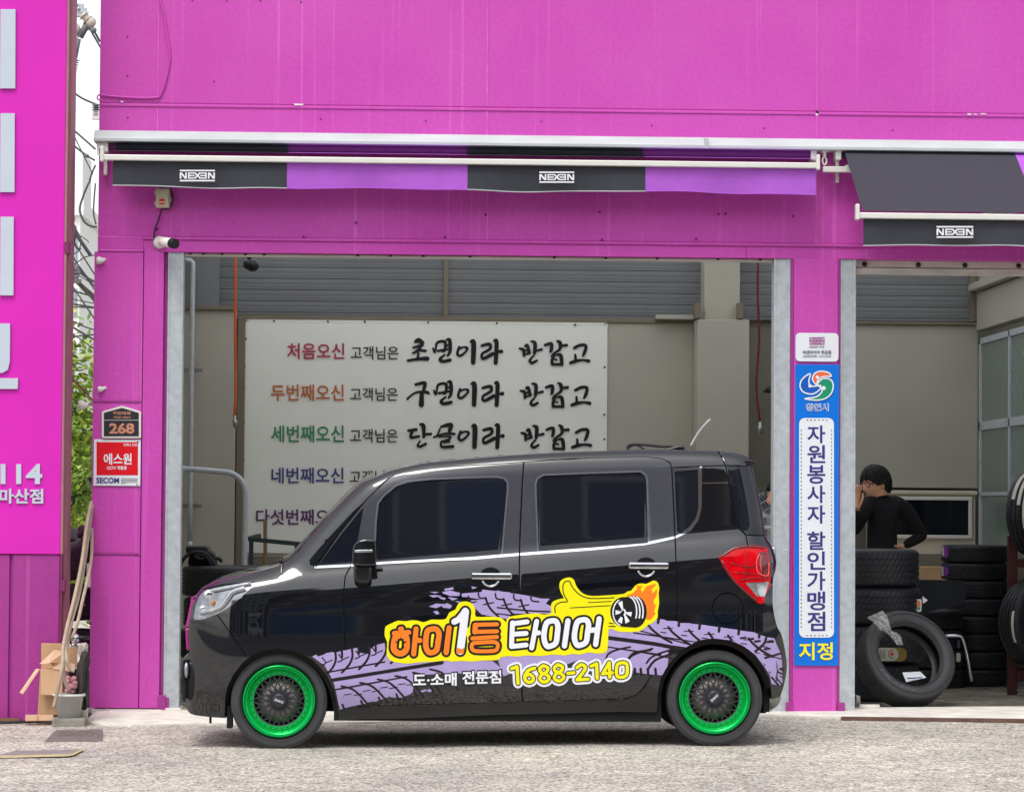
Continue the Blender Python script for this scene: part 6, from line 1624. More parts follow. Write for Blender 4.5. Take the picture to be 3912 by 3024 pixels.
cloth_blob('grey_rag', 'pale grey cloth tied at the top of the standpipe', 'cloth', zg([(385,935),(440,930),(450,975),(430,1010),(400,1030),(388,1000)]), 2.28, .09, mat('pale_cloth', srgb(190, 176, 168), .9, var=.15, bump=.4, bscale=20), 4)
t = MB(); rnd = random.Random(9); p = P(*zg([(345, 1190)])[0], 2.2)
for k in range(16): q = p + Vector((rnd.uniform(-.03, .03), rnd.uniform(-.03, .03), rnd.uniform(-.05, .05))); t.ball(q, (.02, .02, .018), 8, 6)
chk = mat('pink_checked_cloth', srgb(210, 150, 160), .9, var=.5, scale=60, detail=1)
tag(t.build('checked_rag', chk), 'pink checked rag stuffed behind the grey bucket', 'rag')
t = thing('bucket', 'grey plastic bucket on a concrete block beside the standpipe', 'bucket', tuple(P(*zg([(330, 1400)])[0], 2.14)))
p0, p1 = P(*zg([(330, 1395)])[0], 2.14), P(*zg([(325, 1245)])[0], 2.14); h = p1.z - p0.z
b = MB(); b.lathe([(0, 0), (.070, 0), (.092, h - .01), (.100, h - .008), (.102, h), (.090, h), (.068, .01), (0, .01)], (p0.x, p0.y, p0.z), 'z', 28); b.build('body', M['grey'], t)
b = MB(); b.tube([Vector((p0.x + .1 * math.cos(a), p0.y + .1 * math.sin(a) , p0.z + h - .01)) for a in np.linspace(0, math.pi * 2, 24)], .007, 8); b.build('rim', M['whitepl'], t)
b = MB(); q = P(*zg([(330, 1415)])[0], 2.14); b.box(q.x - .10, q.x + .11, 2.05, 2.24, gz(q.x) - .02, p0.z); tag(b.build('concrete_block', M['concgrey'], bevel=.012), 'rough concrete block under the grey bucket', 'block')
# cardboard boxes
Yc = 2.33
t = thing('cardboard_box', 'open cardboard box standing on end against the sign board, flaps out', 'box', tuple(P(*zg([(215, 1380)])[0], Yc)))
ext('box', zg([(158,935),(390,938),(388,1080),(158,1092)]), Yc + .12, .05, 'card', t, .003)
ext('box', zg([(152,1092),(275,1092),(283,1380),(135,1375)]), Yc - .06, .18, 'card', t, .003)
def flap(poly, Ys, m): 
    b = MB(); A = [P(x, y, Y) for (x, y), Y in zip(zg(poly), Ys)]; n = len(A); nn = (A[1] - A[0]).cross(A[2] - A[0]).normalized() * .005
    b.add(A + [p + nn for p in A], [tuple(range(n)), tuple(range(2 * n - 1, n - 1, -1))] + [(i, (i + 1) % n, (i + 1) % n + n, i + n) for i in range(n)]); b.build('flap', M[m], t)
flap([(148,1062),(240,975),(292,982),(285,1000),(205,1058)], [Yc - .05, Yc - .0, Yc + .02, Yc - .03, Yc - .10], 'cardin')
flap([(24,1238),(125,1092),(150,1094),(45,1248)], [Yc - .22, Yc - .05, Yc - .05, Yc - .22], 'cardin')
flap([(218,1055),(368,1060),(362,1112),(232,1092)], [Yc - .02, Yc - .02, Yc - .08, Yc - .08], 'cardin')
flap([(155,1092),(292,1092),(285,1258),(155,1252)], [Yc - .07, Yc - .07, Yc - .13, Yc - .13], 'card')
t2 = thing('flattened_carton', 'low flattened carton tray on the ground under the open box', 'box', tuple(P(*zg([(150, 1415)])[0], Yc - .1)))
ext('tray', zg([(60,1378),(232,1378),(238,1412),(58,1415)]), Yc - .16, .02, 'cardin', t2, .002); ext('tray_side', zg([(128,1380),(140,1380),(138,1412),(126,1412)]), Yc - .165, .1, 'card', t2, .002)
ext('tray_back', zg([(60,1395),(270,1390),(280,1416),(58,1418)]), Yc - .05, .1, 'card', t2, .002)
b = MB(); A = P(*zg([(450, 560)])[0], 2.95); b.box(A.x - .012, A.x + .012, 2.95, 3.15, P(*zg([(447, 588)])[0], 2.95).z, P(*zg([(470, 440)])[0], 2.95).z); tag(b.build('white_stick', M['whitepl'], bevel=.004), 'white slat leaning behind the hose bundle', 'slat')
# manhole cover, drain grate, ground cables, weed
t = thing('manhole_cover', 'square cast iron cover in the asphalt before the left pillar', 'manhole cover', tuple(toground(158, 1570)))
def onground(poly, dz): return [p + Vector((0, 0, dz)) for p in (toground(x / K, y / K) for x, y in poly)]
def slab(poly, z0, z1, m, nm, par):
    b = MB(); A = onground(poly, z1); B = onground(poly, z0); n = len(A); b.add(A + B, [tuple(range(n)), tuple(range(2 * n - 1, n - 1, -1))] + [(i, (i + 1) % n, (i + 1) % n + n, i + n) for i in range(n)]); return b.build(nm, M[m], par, bevel=.003)
zm5 = lambda l: [(x / 1.502, 1900 + y / 1.502) for x, y in l]
slab(zm5([(258,1398),(320,1335),(590,1332),(588,1396)]), -.01, .006, 'iron', 'frame', t)
slab(zm5([(300,1388),(345,1343),(565,1341),(560,1386)]), .004, .010, 'iron', 'lid', t)
b = MB()
for i in range(9):
    for j in range(3):
        A, C = onground(zm5([(338 + i * 24 - j * 8, 1350 + j * 11), (354 + i * 24 - j * 8, 1354 + j * 11)]), .011); b.bar(A, C, .02, .006)
b.build('raised_pattern', M['iron'], t)
M['grate'] = mat('worn_grate_iron', srgb(148, 144, 138), .6, .2, var=.2)
t = thing('drain_grate', 'iron drain grate with worn yellow paint border', 'drain grate', tuple(toground(50, 1608)))
slab(zm5([(30,1480),(110,1455),(440,1450),(390,1474)]), -.02, .0025, 'blackmatte', 'pit', t)
b = MB()
for i in range(26):
    u = i / 25; A, C = onground(zm5([(35 + 355 * u, 1479 - 5 * u), (108 + 330 * u, 1456 - 5 * u)]), .004); b.bar(A, C, .040, .006)
b.build('grate_bar', M['grate'], t)
yl = mat('worn_yellow_paint', srgb(190, 176, 136), .85, var=.3, scale=14); M['ylw'] = yl
for q in ([(-30,1490),(30,1482),(390,1476),(440,1468),(395,1486),(30,1496),(-30,1500)], [(395,1484),(455,1448),(490,1446),(420,1482)]):
    slab(zm5(q), .003, .0065, 'ylw', 'painted_border', t)
b = MB(); q = [toground(x, y) + Vector((0, 0, .018)) for x, y in smooth([(-20,1546),(40,1545),(120,1541),(200,1537),(260,1533),(310,1525),(335,1519),(370,1514)], 4)]; b.tube(q, .010, 8)
b.tube([p + Vector((.02, .04, .0)) for p in q[:18]], .008, 6); tag(b.build('ground_cable', M['wire']), 'black cable snaking along the ground by the left pillar', 'cable')
b = MB(); rnd = random.Random(4)
for k in range(46):
    p = toground(rnd.uniform(78, 99), rnd.uniform(1538, 1543)) + Vector((0, 0, rnd.uniform(.005, .05))); a = rnd.uniform(0, 6.3); d = Vector((math.cos(a), math.sin(a), rnd.uniform(-.2, .8))).normalized() * .022; s_ = d.cross(Vector((0, 0, 1))).normalized() * .009
    b.add([p - d, p + s_, p + d, p - s_], [(0, 1, 2, 3)])
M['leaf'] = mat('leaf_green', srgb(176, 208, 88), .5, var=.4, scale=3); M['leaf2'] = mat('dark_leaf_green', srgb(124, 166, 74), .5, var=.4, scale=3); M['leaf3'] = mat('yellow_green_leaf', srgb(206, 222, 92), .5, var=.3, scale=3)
tag(b.build('weed', M['leaf']), 'small green weed in the crack before the sign board', 'weed')

# ================================================================ people
def skin_body(name, parent, verts, edges, m, sub=2):
    """verts: {key: (co, radius)}; one skinned surface over the joints"""
    ks = list(verts); idx = {k: i for i, k in enumerate(ks)}
    me = bpy.data.meshes.new(name); o0 = wloc(parent)
    me.from_pydata([Vector(verts[k][0]) - o0 for k in ks], [(idx[a], idx[c]) for a, c in edges], [])
    o = link(name, me, m, parent)
    md = o.modifiers.new('skin', 'SKIN'); md.use_smooth_shade = True; md.branch_smoothing = .6
    for k in ks:
        r = verts[k][1]; sv = me.skin_vertices[0].data[idx[k]]; sv.radius = r if isinstance(r, tuple) else (r, r); sv.use_root = (k == ks[0])
    s_ = o.modifiers.new('sub', 'SUBSURF'); s_.levels = s_.render_levels = sub
    return o
def tufts(b, c, rot, s, n=150, seed=3, low=-.060):
    """short locks lying over the skull so that the hair has strands and an uneven edge"""
    rnd = random.Random(seed)
    for i in range(n):
        th = rnd.uniform(0, 2 * math.pi); fr = .5 + .5 * math.cos(th); zl = low + (.040 - low) * (.55 * ss(.40, .52, fr) + .45 * ss(.7, .95, fr)) - .008
        p1 = math.acos(max(-1, min(1, zl / .125))) * rnd.uniform(.5, 1.06); p0 = p1 - rnd.uniform(.35, .7); q = []
        for u in np.linspace(0, 1, 5):
            ph = p0 + (p1 - p0) * u; a = th + .12 * u * rnd.uniform(-1, 1); e = .016 + .004 * u
            q.append(Vector(c) + rot @ (Vector((math.sin(ph) * math.sin(a) * (.080 + e), -math.sin(ph) * math.cos(a) * (.100 + e) + .004, math.cos(ph) * (.120 + e))) * s))
        b.tube(q, [.004, .006, .006, .004, .001], 5, False)
def headmesh(b, c, yaw, s=1., pitch=0.):
    """head with brow, eye hollows, nose, lips and chin; c = centre, faces -Y before turning"""
    rot = Matrix.Rotation(yaw, 3, 'Z') @ Matrix.Rotation(pitch, 3, 'X'); n, m_ = 36, 28; vs = []
    def gss(x, y, cx, cy, sx, sy): return math.exp(-((x - cx) / sx) ** 2 - ((y - cy) / sy) ** 2)
    for j in range(m_ + 1):
        ph = math.pi * j / m_; z = math.cos(ph)
        for k in range(n):
            th = 2 * math.pi * k / n; rx, ry = math.sin(ph) * math.sin(th), -math.sin(ph) * math.cos(th)
            x, y, zz_ = rx * .078, ry * .098, z * .118
            if zz_ < 0: x *= 1 - .35 * (-zz_ / .118) ** 2; y = y * (1 - .12 * (-zz_ / .118)) - .006
            if ry < 0:
                fy = 0
                fy -= .026 * gss(x, zz_, 0, -.022, .012, .022) + .008 * gss(x, zz_, 0, .012, .010, .02)
                fy += .010 * (gss(x, zz_, .032, .012, .015, .012) + gss(x, zz_, -.032, .012, .015, .012))
                fy -= .007 * gss(x, zz_, 0, -.058, .022, .006) + .006 * gss(x, zz_, 0, -.072, .018, .006); fy -= .010 * gss(x, zz_, 0, -.100, .022, .014); fy -= .004 * gss(x, zz_, 0, .034, .05, .008)
                y += fy
            vs.append(Vector(c) + rot @ (Vector((x, y, zz_)) * s))
    b.add(vs, [(j * n + k, (j + 1) * n + k, (j + 1) * n + (k + 1) % n, j * n + (k + 1) % n) for j in range(m_) for k in range(n)], True)
    return rot
def haircap(b, c, rot, s, low=-.035, front=.055, thick=.014):
    """hair as a shell over the skull with a ragged lower edge"""
    n, m_ = 40, 14; vs = []; rnd = random.Random(1)
    for j in range(m_ + 1):
        for k in range(n):
            th = 2 * math.pi * k / n; fr = .5 + .5 * math.cos(th)
            zl = low + (front - low) * (.55 * ss(.40, .52, fr) + .45 * ss(.7, .95, fr)) - .02 * ss(.35, .0, fr) + .004 * math.sin(k * 2.4) + rnd.uniform(-.004, .004) * (j == m_)
            phm = math.acos(max(-1, min(1, zl / .125))); ph = phm * j / m_
            t = thick * (1 if j < m_ else .35); rx, ry = math.sin(ph) * math.sin(th), -math.sin(ph) * math.cos(th)
            t += rnd.uniform(-.0035, .0035) + .003 * math.sin(k * 3.1 + j * .4)
            q = Vector((rx * (.080 + t), ry * (.100 + t) + .004, math.cos(ph) * (.120 + t))); vs.append(Vector(c) + rot @ (q * s))
    b.add(vs, [(j * n + k, (j + 1) * n + k, (j + 1) * n + (k + 1) % n, j * n + (k + 1) % n) for j in range(m_) for k in range(n)], True)
Yp1 = 5.1
sc_ = ppm(Yp1)
hp = P(3345, 1845, Yp1); zfl = ZF
man = thing('person', 'man in black long sleeves with glasses, hand raised to his face behind the tyre stack', 'person', (hp.x + .04, Yp1, zfl))
Q = lambda px, py, dy=0.: P(px, py, Yp1 + dy)
sh = Q(3372, 1935); hipz = zfl + .90
def V3(a): return tuple(a)
J = {'pelvis': (V3(Vector((Q(3372, 2100).x, Yp1, zfl + .92))), (.110, .150)), 'belly': (V3(Q(3368, 2060)), (.105, .148)), 'chest': (V3(Q(3372, 1985)), (.12, .165)), 'collar': (V3(Q(3372, 1915, -.01)), (.075, .10)), 'neckbase': (V3(Q(3366, 1893, -.02)), (.058, .058)),
     'lsh': (V3(Q(3330, 1922, -.03)), .085), 'ls': (V3(Q(3300, 1942, -.08)), .076), 'le': (V3(Q(3258, 2035, -.16)), .050), 'lw': (V3(Q(3268, 1950, -.27)), .036),
     'rsh': (V3(Q(3415, 1922, .03)), .090), 'rs': (V3(Q(3452, 1948, .06)), .080), 're': (V3(Q(3524, 2045, .10)), .050), 'rw': (V3(Q(3452, 2085, .02)), .036), 're0': (V3(Q(3512, 2028, .095)), .053), 're1': (V3(Q(3513, 2051, .09)), .048), 'ra0': (V3(Q(3484, 1988, .08)), .062),
     'rh': (V3(Vector((Q(3405, 2100).x, Yp1, zfl + .86))), .11), 'rk': (V3(Vector((Q(3410, 2100).x, Yp1 - .02, zfl + .47))), .070), 'ra': (V3(Vector((Q(3412, 2100).x, Yp1 + .02, zfl + .09))), .048),
     'lh': (V3(Vector((Q(3335, 2100).x, Yp1, zfl + .86))), .11), 'lk': (V3(Vector((Q(3325, 2100).x, Yp1 - .02, zfl + .47))), .070), 'la': (V3(Vector((Q(3322, 2100).x, Yp1 + .02, zfl + .09))), .048)}
E_ = [('pelvis','belly'),('belly','chest'),('chest','collar'),('collar','neckbase'),('collar','lsh'),('lsh','ls'),('ls','le'),('le','lw'),('collar','rsh'),('rsh','rs'),('rs','ra0'),('ra0','re0'),('re0','re'),('re','re1'),('re1','rw'),('pelvis','rh'),('rh','rk'),('rk','ra'),('pelvis','lh'),('lh','lk'),('lk','la')]
skin_body('body', man, J, E_, M['shirt'])
b = MB(); hyaw = R(-62); rot1 = headmesh(b, hp, hyaw, 1.04, R(12))
ex = rot1 @ Vector((-.080, .012, -.012)); 
for s_ in (-1, 1):
    ec = hp + rot1 @ Vector((s_ * .080, .010, -.012)); pts_ = []
    b.tube([ec + rot1 @ Vector((s_ * (.004 + .006 * math.sin(t)), .016 * math.cos(t) + .006, .030 * math.sin(t))) for t in np.linspace(0, 2 * math.pi, 14)], .007, 6); b.ball(ec + rot1 @ Vector((0, .006, 0)), (.008, .014, .024), 8, 6)
b.tube([Q(3358, 1870, -.0), Q(3366, 1898, -.01)], [.058, .062], 16)
hd = b.build('head', M['skin'], man)
b = MB(); haircap(b, hp, rot1, 1.05, -.066, .040, .014); tufts(b, hp, rot1, 1.05, 190); b.build('hair', M['hair'], man)
b = MB()
for s_ in (-1, 1):
    c0_ = hp + rot1 @ Vector((s_ * .034, -.100, .010)); b.tube([c0_ + rot1 @ Vector((.025 * math.cos(t), 0, .018 * math.sin(t))) for t in np.linspace(0, 2 * math.pi, 16)], .0032, 6)
    b.tube([hp + rot1 @ Vector((s_ * .060, -.098, .014)), hp + rot1 @ Vector((s_ * .084, -.06, .016)), hp + rot1 @ Vector((s_ * .086, .012, .010))], .0034, 6)
b.tube([hp + rot1 @ Vector((-.010, -.106, .014)), hp + rot1 @ Vector((.010, -.106, .014))], .003, 6); b.build('glasses', M['black'], man)
def hand(parent, wrist, palm, tips, thumb, r=.0095):
    """palm with four separate bent fingers and a thumb, one skinned surface"""
    J = {'w': (V3(wrist), (.026, .018)), 'p': (V3(palm), (.036, .016))}; E2 = [('w', 'p')]
    for i, ch in enumerate(tips):
        prev = 'p'
        for j, q in enumerate(ch): k = 'f%d%d' % (i, j); J[k] = (V3(q), r * (1 - .12 * j)); E2.append((prev, k)); prev = k
    prev = 'w'
    for j, q in enumerate(thumb): k = 't%d' % j; J[k] = (V3(q), r * 1.1); E2.append((prev, k)); prev = k
    return skin_body('hand', parent, J, E2, M['skin'], 2)
wv_ = Q(3268, 1952, -.275)
pm = Q(3272, 1915, -.27)
tips = [[Q(3262 + 7 * i, 1888 - 3 * (i in (1, 2)), -.275 + .012 * i), Q(3266 + 7 * i, 1868 - 4 * (i in (1, 2)), -.268 + .010 * i), Q(3272 + 6 * i, 1854 - 4 * (i in (1, 2)), -.25 + .008 * i)] for i in range(4)]
hand(man, wv_, pm, tips, [Q(3288, 1922, -.25), Q(3296, 1900, -.23), Q(3297, 1882, -.22)])
wr = Q(3450, 2086, .02)
hand(man, wr, wr + Vector((-.06, -.02, -.03)), [[wr + Vector((-.11, -.05 + .02 * i, -.03 - .012 * i)), wr + Vector((-.135, -.06 + .018 * i, -.045 - .014 * i))] for i in range(4)], [wr + Vector((-.05, -.05, .0)), wr + Vector((-.085, -.075, .005))])
# a second person, almost hidden behind the right rail
Yp2 = 4.7; h2 = P(2985, 1895, Yp2)
man2 = thing('person', 'person in a striped top half hidden behind the rail next to the fan', 'person', (h2.x + .02, Yp2, zfl))
M['stripe'] = mat('dark_striped_cloth', srgb(60, 58, 60), .9, var=.4, scale=5, stretch=(.2, .2, 12), detail=1)
dz = h2.z - zfl
J = {'pelvis': ((h2.x + .05, Yp2, zfl + dz * .56), (.14, .10)), 'belly': ((h2.x + .05, Yp2, zfl + dz * .68), (.14, .10)), 'chest': ((h2.x + .05, Yp2, zfl + dz * .80), (.15, .11)), 'collar': ((h2.x + .03, Yp2, h2.z - .18), (.09, .075)), 'neck': ((h2.x + .015, Yp2, h2.z - .12), .055),
     'ls': ((h2.x + .05, Yp2 - .17, h2.z - .24), .062), 'le': ((h2.x + .10, Yp2 - .22, h2.z - .52), .048), 'lw': ((h2.x + .0, Yp2 - .24, h2.z - .72), .035), 'rs': ((h2.x + .05, Yp2 + .17, h2.z - .24), .062), 're': ((h2.x + .10, Yp2 + .22, h2.z - .52), .048), 'rw': ((h2.x + .0, Yp2 + .24, h2.z - .72), .035),
     'lh': ((h2.x + .05, Yp2 - .09, zfl + .84), .10), 'lk': ((h2.x + .04, Yp2 - .1, zfl + .46), .068), 'la': ((h2.x + .06, Yp2 - .1, zfl + .09), .046), 'rh': ((h2.x + .05, Yp2 + .09, zfl + .84), .10), 'rk': ((h2.x + .04, Yp2 + .1, zfl + .46), .068), 'ra': ((h2.x + .06, Yp2 + .1, zfl + .09), .046)}
skin_body('body', man2, J, [('pelvis','belly'),('belly','chest'),('chest','collar'),('collar','neck'),('chest','ls'),('ls','le'),('le','lw'),('chest','rs'),('rs','re'),('re','rw'),('pelvis','lh'),('lh','lk'),('lk','la'),('pelvis','rh'),('rh','rk'),('rk','ra')], M['stripe'])
b = MB(); rot2 = headmesh(b, h2, R(-75), 1.0, R(8)); b.tube([h2 + Vector((.01, 0, -.08)), h2 + Vector((.02, 0, -.15))], .052, 14); b.build('head', M['skin'], man2)
b = MB(); haircap(b, h2, rot2, 1.03, -.03, .05, .016); tufts(b, h2, rot2, 1.03, 120, 5, -.03); b.build('hair', M['hair'], man2)
for s_ in (-1, 1):
    w_ = Vector((h2.x + .0, Yp2 + s_ * .24, h2.z - .72)); hand(man2, w_, w_ + Vector((-.03, 0, -.06)), [[w_ + Vector((-.04, .025 * (i - 1.5), -.10)), w_ + Vector((-.05, .022 * (i - 1.5), -.14 + .01 * abs(i - 1.5)))] for i in range(4)], [w_ + Vector((-.01, -.035 * s_, -.04)), w_ + Vector((-.02, -.045 * s_, -.075))])
# fan beside him
fc = P(2946, 1980, 5.1)
t = thing('pedestal_fan', 'grey pedestal fan with wire guard behind the car tail', 'fan', (fc.x, 5.1, ZF))
b = MB()
for k in range(44):
    a = 2 * math.pi * k / 44; b.tube([fc + Vector((.03 * math.cos(a), -.07, .03 * math.sin(a))), fc + Vector((.12 * math.cos(a + .3), -.075, .12 * math.sin(a + .3))), fc + Vector((.20 * math.cos(a + .5), 0, .20 * math.sin(a + .5)))], .0018, 4, False)
for r_ in (.2, .14, .08): b.tube([fc + Vector((r_ * math.cos(a), -.0 if r_ > .18 else -.062, r_ * math.sin(a))) for a in np.linspace(0, 2 * math.pi, 33)], .003, 5, False)
b.build('guard', M['galv'], t)
b = MB()
for k in range(4):
    a = R(90 * k + 20); u = Vector((math.cos(a), 0, math.sin(a))); v_ = Vector((-math.sin(a), 0, math.cos(a)))
    b.add([fc + u * .03 - v_ * .02 + Vector((0, .0, 0)), fc + u * .17 - v_ * .06 + Vector((0, -.02, 0)), fc + u * .18 + v_ * .05 + Vector((0, .02, 0)), fc + u * .03 + v_ * .02 + Vector((0, .02, 0))], [(0, 1, 2, 3)])
b.build('blade', M['blksheet'], t)
b = MB(); b.lathe([(0, .0), (.05, .02), (.055, .12), (0, .14)], fc, 'y', 16); b.tube([fc + Vector((0, .08, -.03)), Vector((fc.x, fc.y + .08, ZF + .04))], .018, 10); b.lathe([(0, .04), (.05, .04), (.18, .02), (.19, 0), (0, 0)], (fc.x, fc.y + .08, ZF), 'z', 24); b.build('stand', M['grey'], t)
b = MB(); p = P(2930, 2014, Yp2 - .25); b.tube([p + Vector((-.04, 0, 0)), p + Vector((.14, 0, .0))], .014, 8); b.ball(p + Vector((-.03, 0, 0)), .02); tag(b.build('grey_rod', M['grey']), 'grey rod end poking out between car tail and rail', 'rod')
# ================================================================ beyond the gap: tree, blocks, cables
def leaf_crown(b, c, rad, n, size, rnd, clumps=26):
    cl = [(Vector(c) + Vector((rnd.gauss(0, .5) * rad[0], rnd.gauss(0, .5) * rad[1], rnd.gauss(0, .5) * rad[2])), rnd.uniform(.25, .5)) for _ in range(clumps)]
    for i in range(n):
        q, s_ = rnd.choice(cl); p = q + Vector((rnd.gauss(0, s_) * rad[0] * .45, rnd.gauss(0, s_) * rad[1] * .45, rnd.gauss(0, s_) * rad[2] * .45))
        if p.z > c[2] + rad[2] * .98 - .25 * abs(rnd.gauss(0, 1)): continue
        d = Vector((rnd.gauss(0, 1), rnd.gauss(0, 1), rnd.gauss(-.3, .6))).normalized() * size * rnd.uniform(.7, 1.3); s2 = d.cross(Vector((rnd.gauss(0, .4), rnd.gauss(0, .4), 1))).normalized() * size * rnd.uniform(.4, .6)
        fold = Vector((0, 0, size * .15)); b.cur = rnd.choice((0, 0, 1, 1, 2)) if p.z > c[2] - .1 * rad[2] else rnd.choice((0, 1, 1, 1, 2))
        b.add([p - d, p + s2 * .9 - d * .2 - fold, p + s2 + d * .3 - fold, p + d, p - s2 + d * .3 - fold, p - s2 * .9 - d * .2 - fold], [(0, 1, 2, 3), (0, 3, 4, 5)])
def tree(label, base, h, rad, zc_, n, size, seed, group):
    rnd = random.Random(seed); t = thing('street_tree', label, 'tree', tuple(base), group)
    b = MB(); B0 = Vector(base); top = B0 + Vector((rnd.uniform(-.3, .3), rnd.uniform(-.3, .3), h * .8)); mid = B0.lerp(top, .5) + Vector((.08, .05, 0))
    b.tube(smooth([tuple(B0), tuple(mid), tuple(top)], 5), [.17 - .011 * i for i in range(11)], 10)
    for k in range(9):
        q = B0.lerp(top, rnd.uniform(.35, .95)); a = rnd.uniform(0, 6.3); e = q + Vector((math.cos(a) * rad[0] * .8, math.sin(a) * rad[1] * .8, rnd.uniform(.3, 1.1))); b.tube(smooth([tuple(q), tuple(q.lerp(e, .5) + Vector((0, 0, .15))), tuple(e)], 3), [.06 - .007 * i for i in range(7)], 7)
    b.build('trunk', mat('bark', srgb(92, 80, 68), .9, var=.3, scale=8, stretch=(2, 2, .3), bump=.5), t)
    b = MB(); leaf_crown(b, (B0.x, B0.y, B0.z + zc_), rad, n, size, rnd); b.build('crown', [M['leaf'], M['leaf2'], M['leaf3']], t, recalc=False)
p = D(160, 1300, 11.0); tree('leafy green tree filling the gap behind the left pillar', (p.x - .2, 11.0, gz(-7) - .02), 4.0, (1.2, 1.2, 1.5), 2.0, 13000, .045, 21, 'trees in the gap')
p = D(178, 1300, 14.0); tree('darker tree farther back in the gap', (p.x + .5, 14.5, gz(-7) - .02), 3.8, (1.5, 1.3, 1.3), 1.7, 5000, .07, 5, 'trees in the gap')
# pale vehicle far behind the gap
Yv = 26.0; p = D(146, 1150, Yv)
t = thing('parked_van', 'white van just visible low in the gap behind the tyres', 'van', (p.x, Yv, gz(-7)))
zt_ = D(146, 1133, Yv).z; gz7 = gz(-7)
M['vanw'] = mat('white_van_paint', srgb(222, 226, 230), .25, var=.03)
b = MB(); xv = D(158, 1150, Yv).x
b.prism([(xv - 4.3, gz7 + .35), (xv + .25, gz7 + .35), (xv + .28, gz7 + .9), (xv + .05, D(150, 1146, Yv).z), (xv - .25, zt_), (xv - 4.0, zt_ + .05), (xv - 4.3, gz7 + 1.1)], Yv, Yv + 1.7); b.build('body', M['vanw'], t, bevel=.06)
for k in range(3):
    b = MB(); x0 = xv - .45 - k * 1.15; b.box(x0 - .95, x0, Yv - .012, Yv + .02, zt_ - .62, zt_ - .16); b.build('window', M['darkwin'], t, bevel=.01)
for x0 in (xv - .7, xv - 3.4):
    b = MB(); b.lathe([(0, -.02), (.2, -.02), (.22, 0), (.33, .0), (.34, .05), (.34, .2), (0, .2)], (x0, Yv + .02, gz7 + .34), 'y', 24); b.build('wheel', M['rubber'], t)
# pale apartment blocks in the distance
def block(label, px0, px1, py_top, Y, floors, cols, col, side=0., group='apartment blocks in the distance'):
    x0, x1 = D(px0, py_top, Y).x, D(px1, py_top, Y).x; zt2 = D((px0 + px1) / 2, py_top, Y).z; zb2 = -.5; t = thing('apartment_block', label, 'building', ((x0 + x1) / 2, Y, zb2), group)
    m = mat('pale_apartment_paint', col, .8, var=.06, scale=.2)
    b = MB(); b.box(x0, x1, Y, Y + 14, zb2, zt2); b.box(x0 - .2, x1 + .2, Y - .3, Y + 14.2, zt2 - .8, zt2 + .003); b.box(x1 - (x1 - x0) * .45, x1 - (x1 - x0) * .2, Y + 3, Y + 8, zt2, zt2 + 3); b.build('wall', m, t)
    win = mat('grey_blue_window', srgb(150, 162, 172), .2, var=.2, scale=.6)
    fh = 2.9; k = 0; z = zt2 - 2.6
    while z > 2 and k < floors:
        for c in range(cols):
            u0 = x0 + (x1 - x0) * (c + .22) / cols; u1 = x0 + (x1 - x0) * (c + .78) / cols
            b = MB(); b.box(u0, u1, Y - .06, Y + .02, z - .75, z + .75); b.box((u0 + u1) / 2 - .05, (u0 + u1) / 2 + .05, Y - .1, Y - .06, z - .75, z + .75); b.build('window', win, t)
        z -= fh; k += 1
block('tall pale apartment block with slanted roof edge high in the gap', 132, 172, 428, 150, 9, 2, srgb(222, 222, 220))
block('long pale apartment block lower down behind the tree', 128, 176, 600, 210, 7, 3, srgb(226, 230, 232))
block('slim pale tower seen right beside the left pillar edge', 186, 206, 640, 190, 9, 2, srgb(224, 222, 224))
# power line hardware and cables crossing the gap (coordinates traced in the enlarged view, 2.411 x)
M['cable'] = mat('weathered_grey_cable', srgb(84, 88, 92), .6, var=.1)
zl = lambda l: [(230 + x / 2.411, y / 2.411) for x, y in l]; zl2 = lambda l: [(230 + x / 2.411, 700 + y / 2.411) for x, y in l]
Yu = 9.0
cp = thing('utility_pole', 'concrete utility pole with crossarms, hidden behind the sign board except its arms', 'utility pole', (P(90, 1200, Yu + .2).x, Yu + .2, gz(-7)))
b = MB(); x = P(90, 600, Yu).x; b.tube([(x, Yu + .2, gz(-7)), (x, Yu + .2, 8.2)], [.17, .11], 16); b.build('pole', M['concgrey'], cp)
b = MB(); a, c = zl([(-160, 78)])[0], zl([(218, 80)])[0]; b.bar(P(*a, Yu), P(*c, Yu), .06, .075); a, c = zl([(-160, 112)])[0], zl([(246, 118)])[0]; b.bar(P(*a, Yu - .08), P(*c, Yu - .08), .06, .075)
for q in ((110,80),(170,78),(200,112)): p = P(*zl([q])[0], Yu - .12); b.lathe([(0, -.012), (.014, -.012), (.014, .03)], p, 'y', 6)
b.build('crossarm', M['galv'], cp)
def insul(path, rs, n_disc, m, parent=None, rd=.05):
    b = MB(); q = [P(*s_, Yu - .1) for s_ in zl(path)]; b.tube(q, rs, 10)
    for k in range(n_disc):
        p = q[0].lerp(q[-1], (k + .5) / n_disc); d = (q[-1] - q[0]).normalized(); b.tube([p - d * .012, p, p + d * .006], [.02, rd, .02], 14)
    return b.build('insulator', M[m], parent)
insul([(205,128),(270,205)], .035, 2, 'porcelain', cp, .055); insul([(110,130),(118,240)], .022, 2, 'polymer', cp, .03); b = MB(); b.ball(P(*zl([(128, 270)])[0], Yu - .1), (.055, .05, .06)); b.ball(P(*zl([(280, 205)])[0], Yu - .1), .05); b.build('insulator', M['porcelain'], cp)
insul([(260,210),(225,265),(180,345)], .030, 0, 'polymer', cp); insul([(165,360),(130,535)], .026, 0, 'polymer', cp); insul([(128,540),(98,660)], .016, 6, 'polymer', cp, .055); insul([(98,660),(80,760)], .025, 0, 'porcelain', cp)
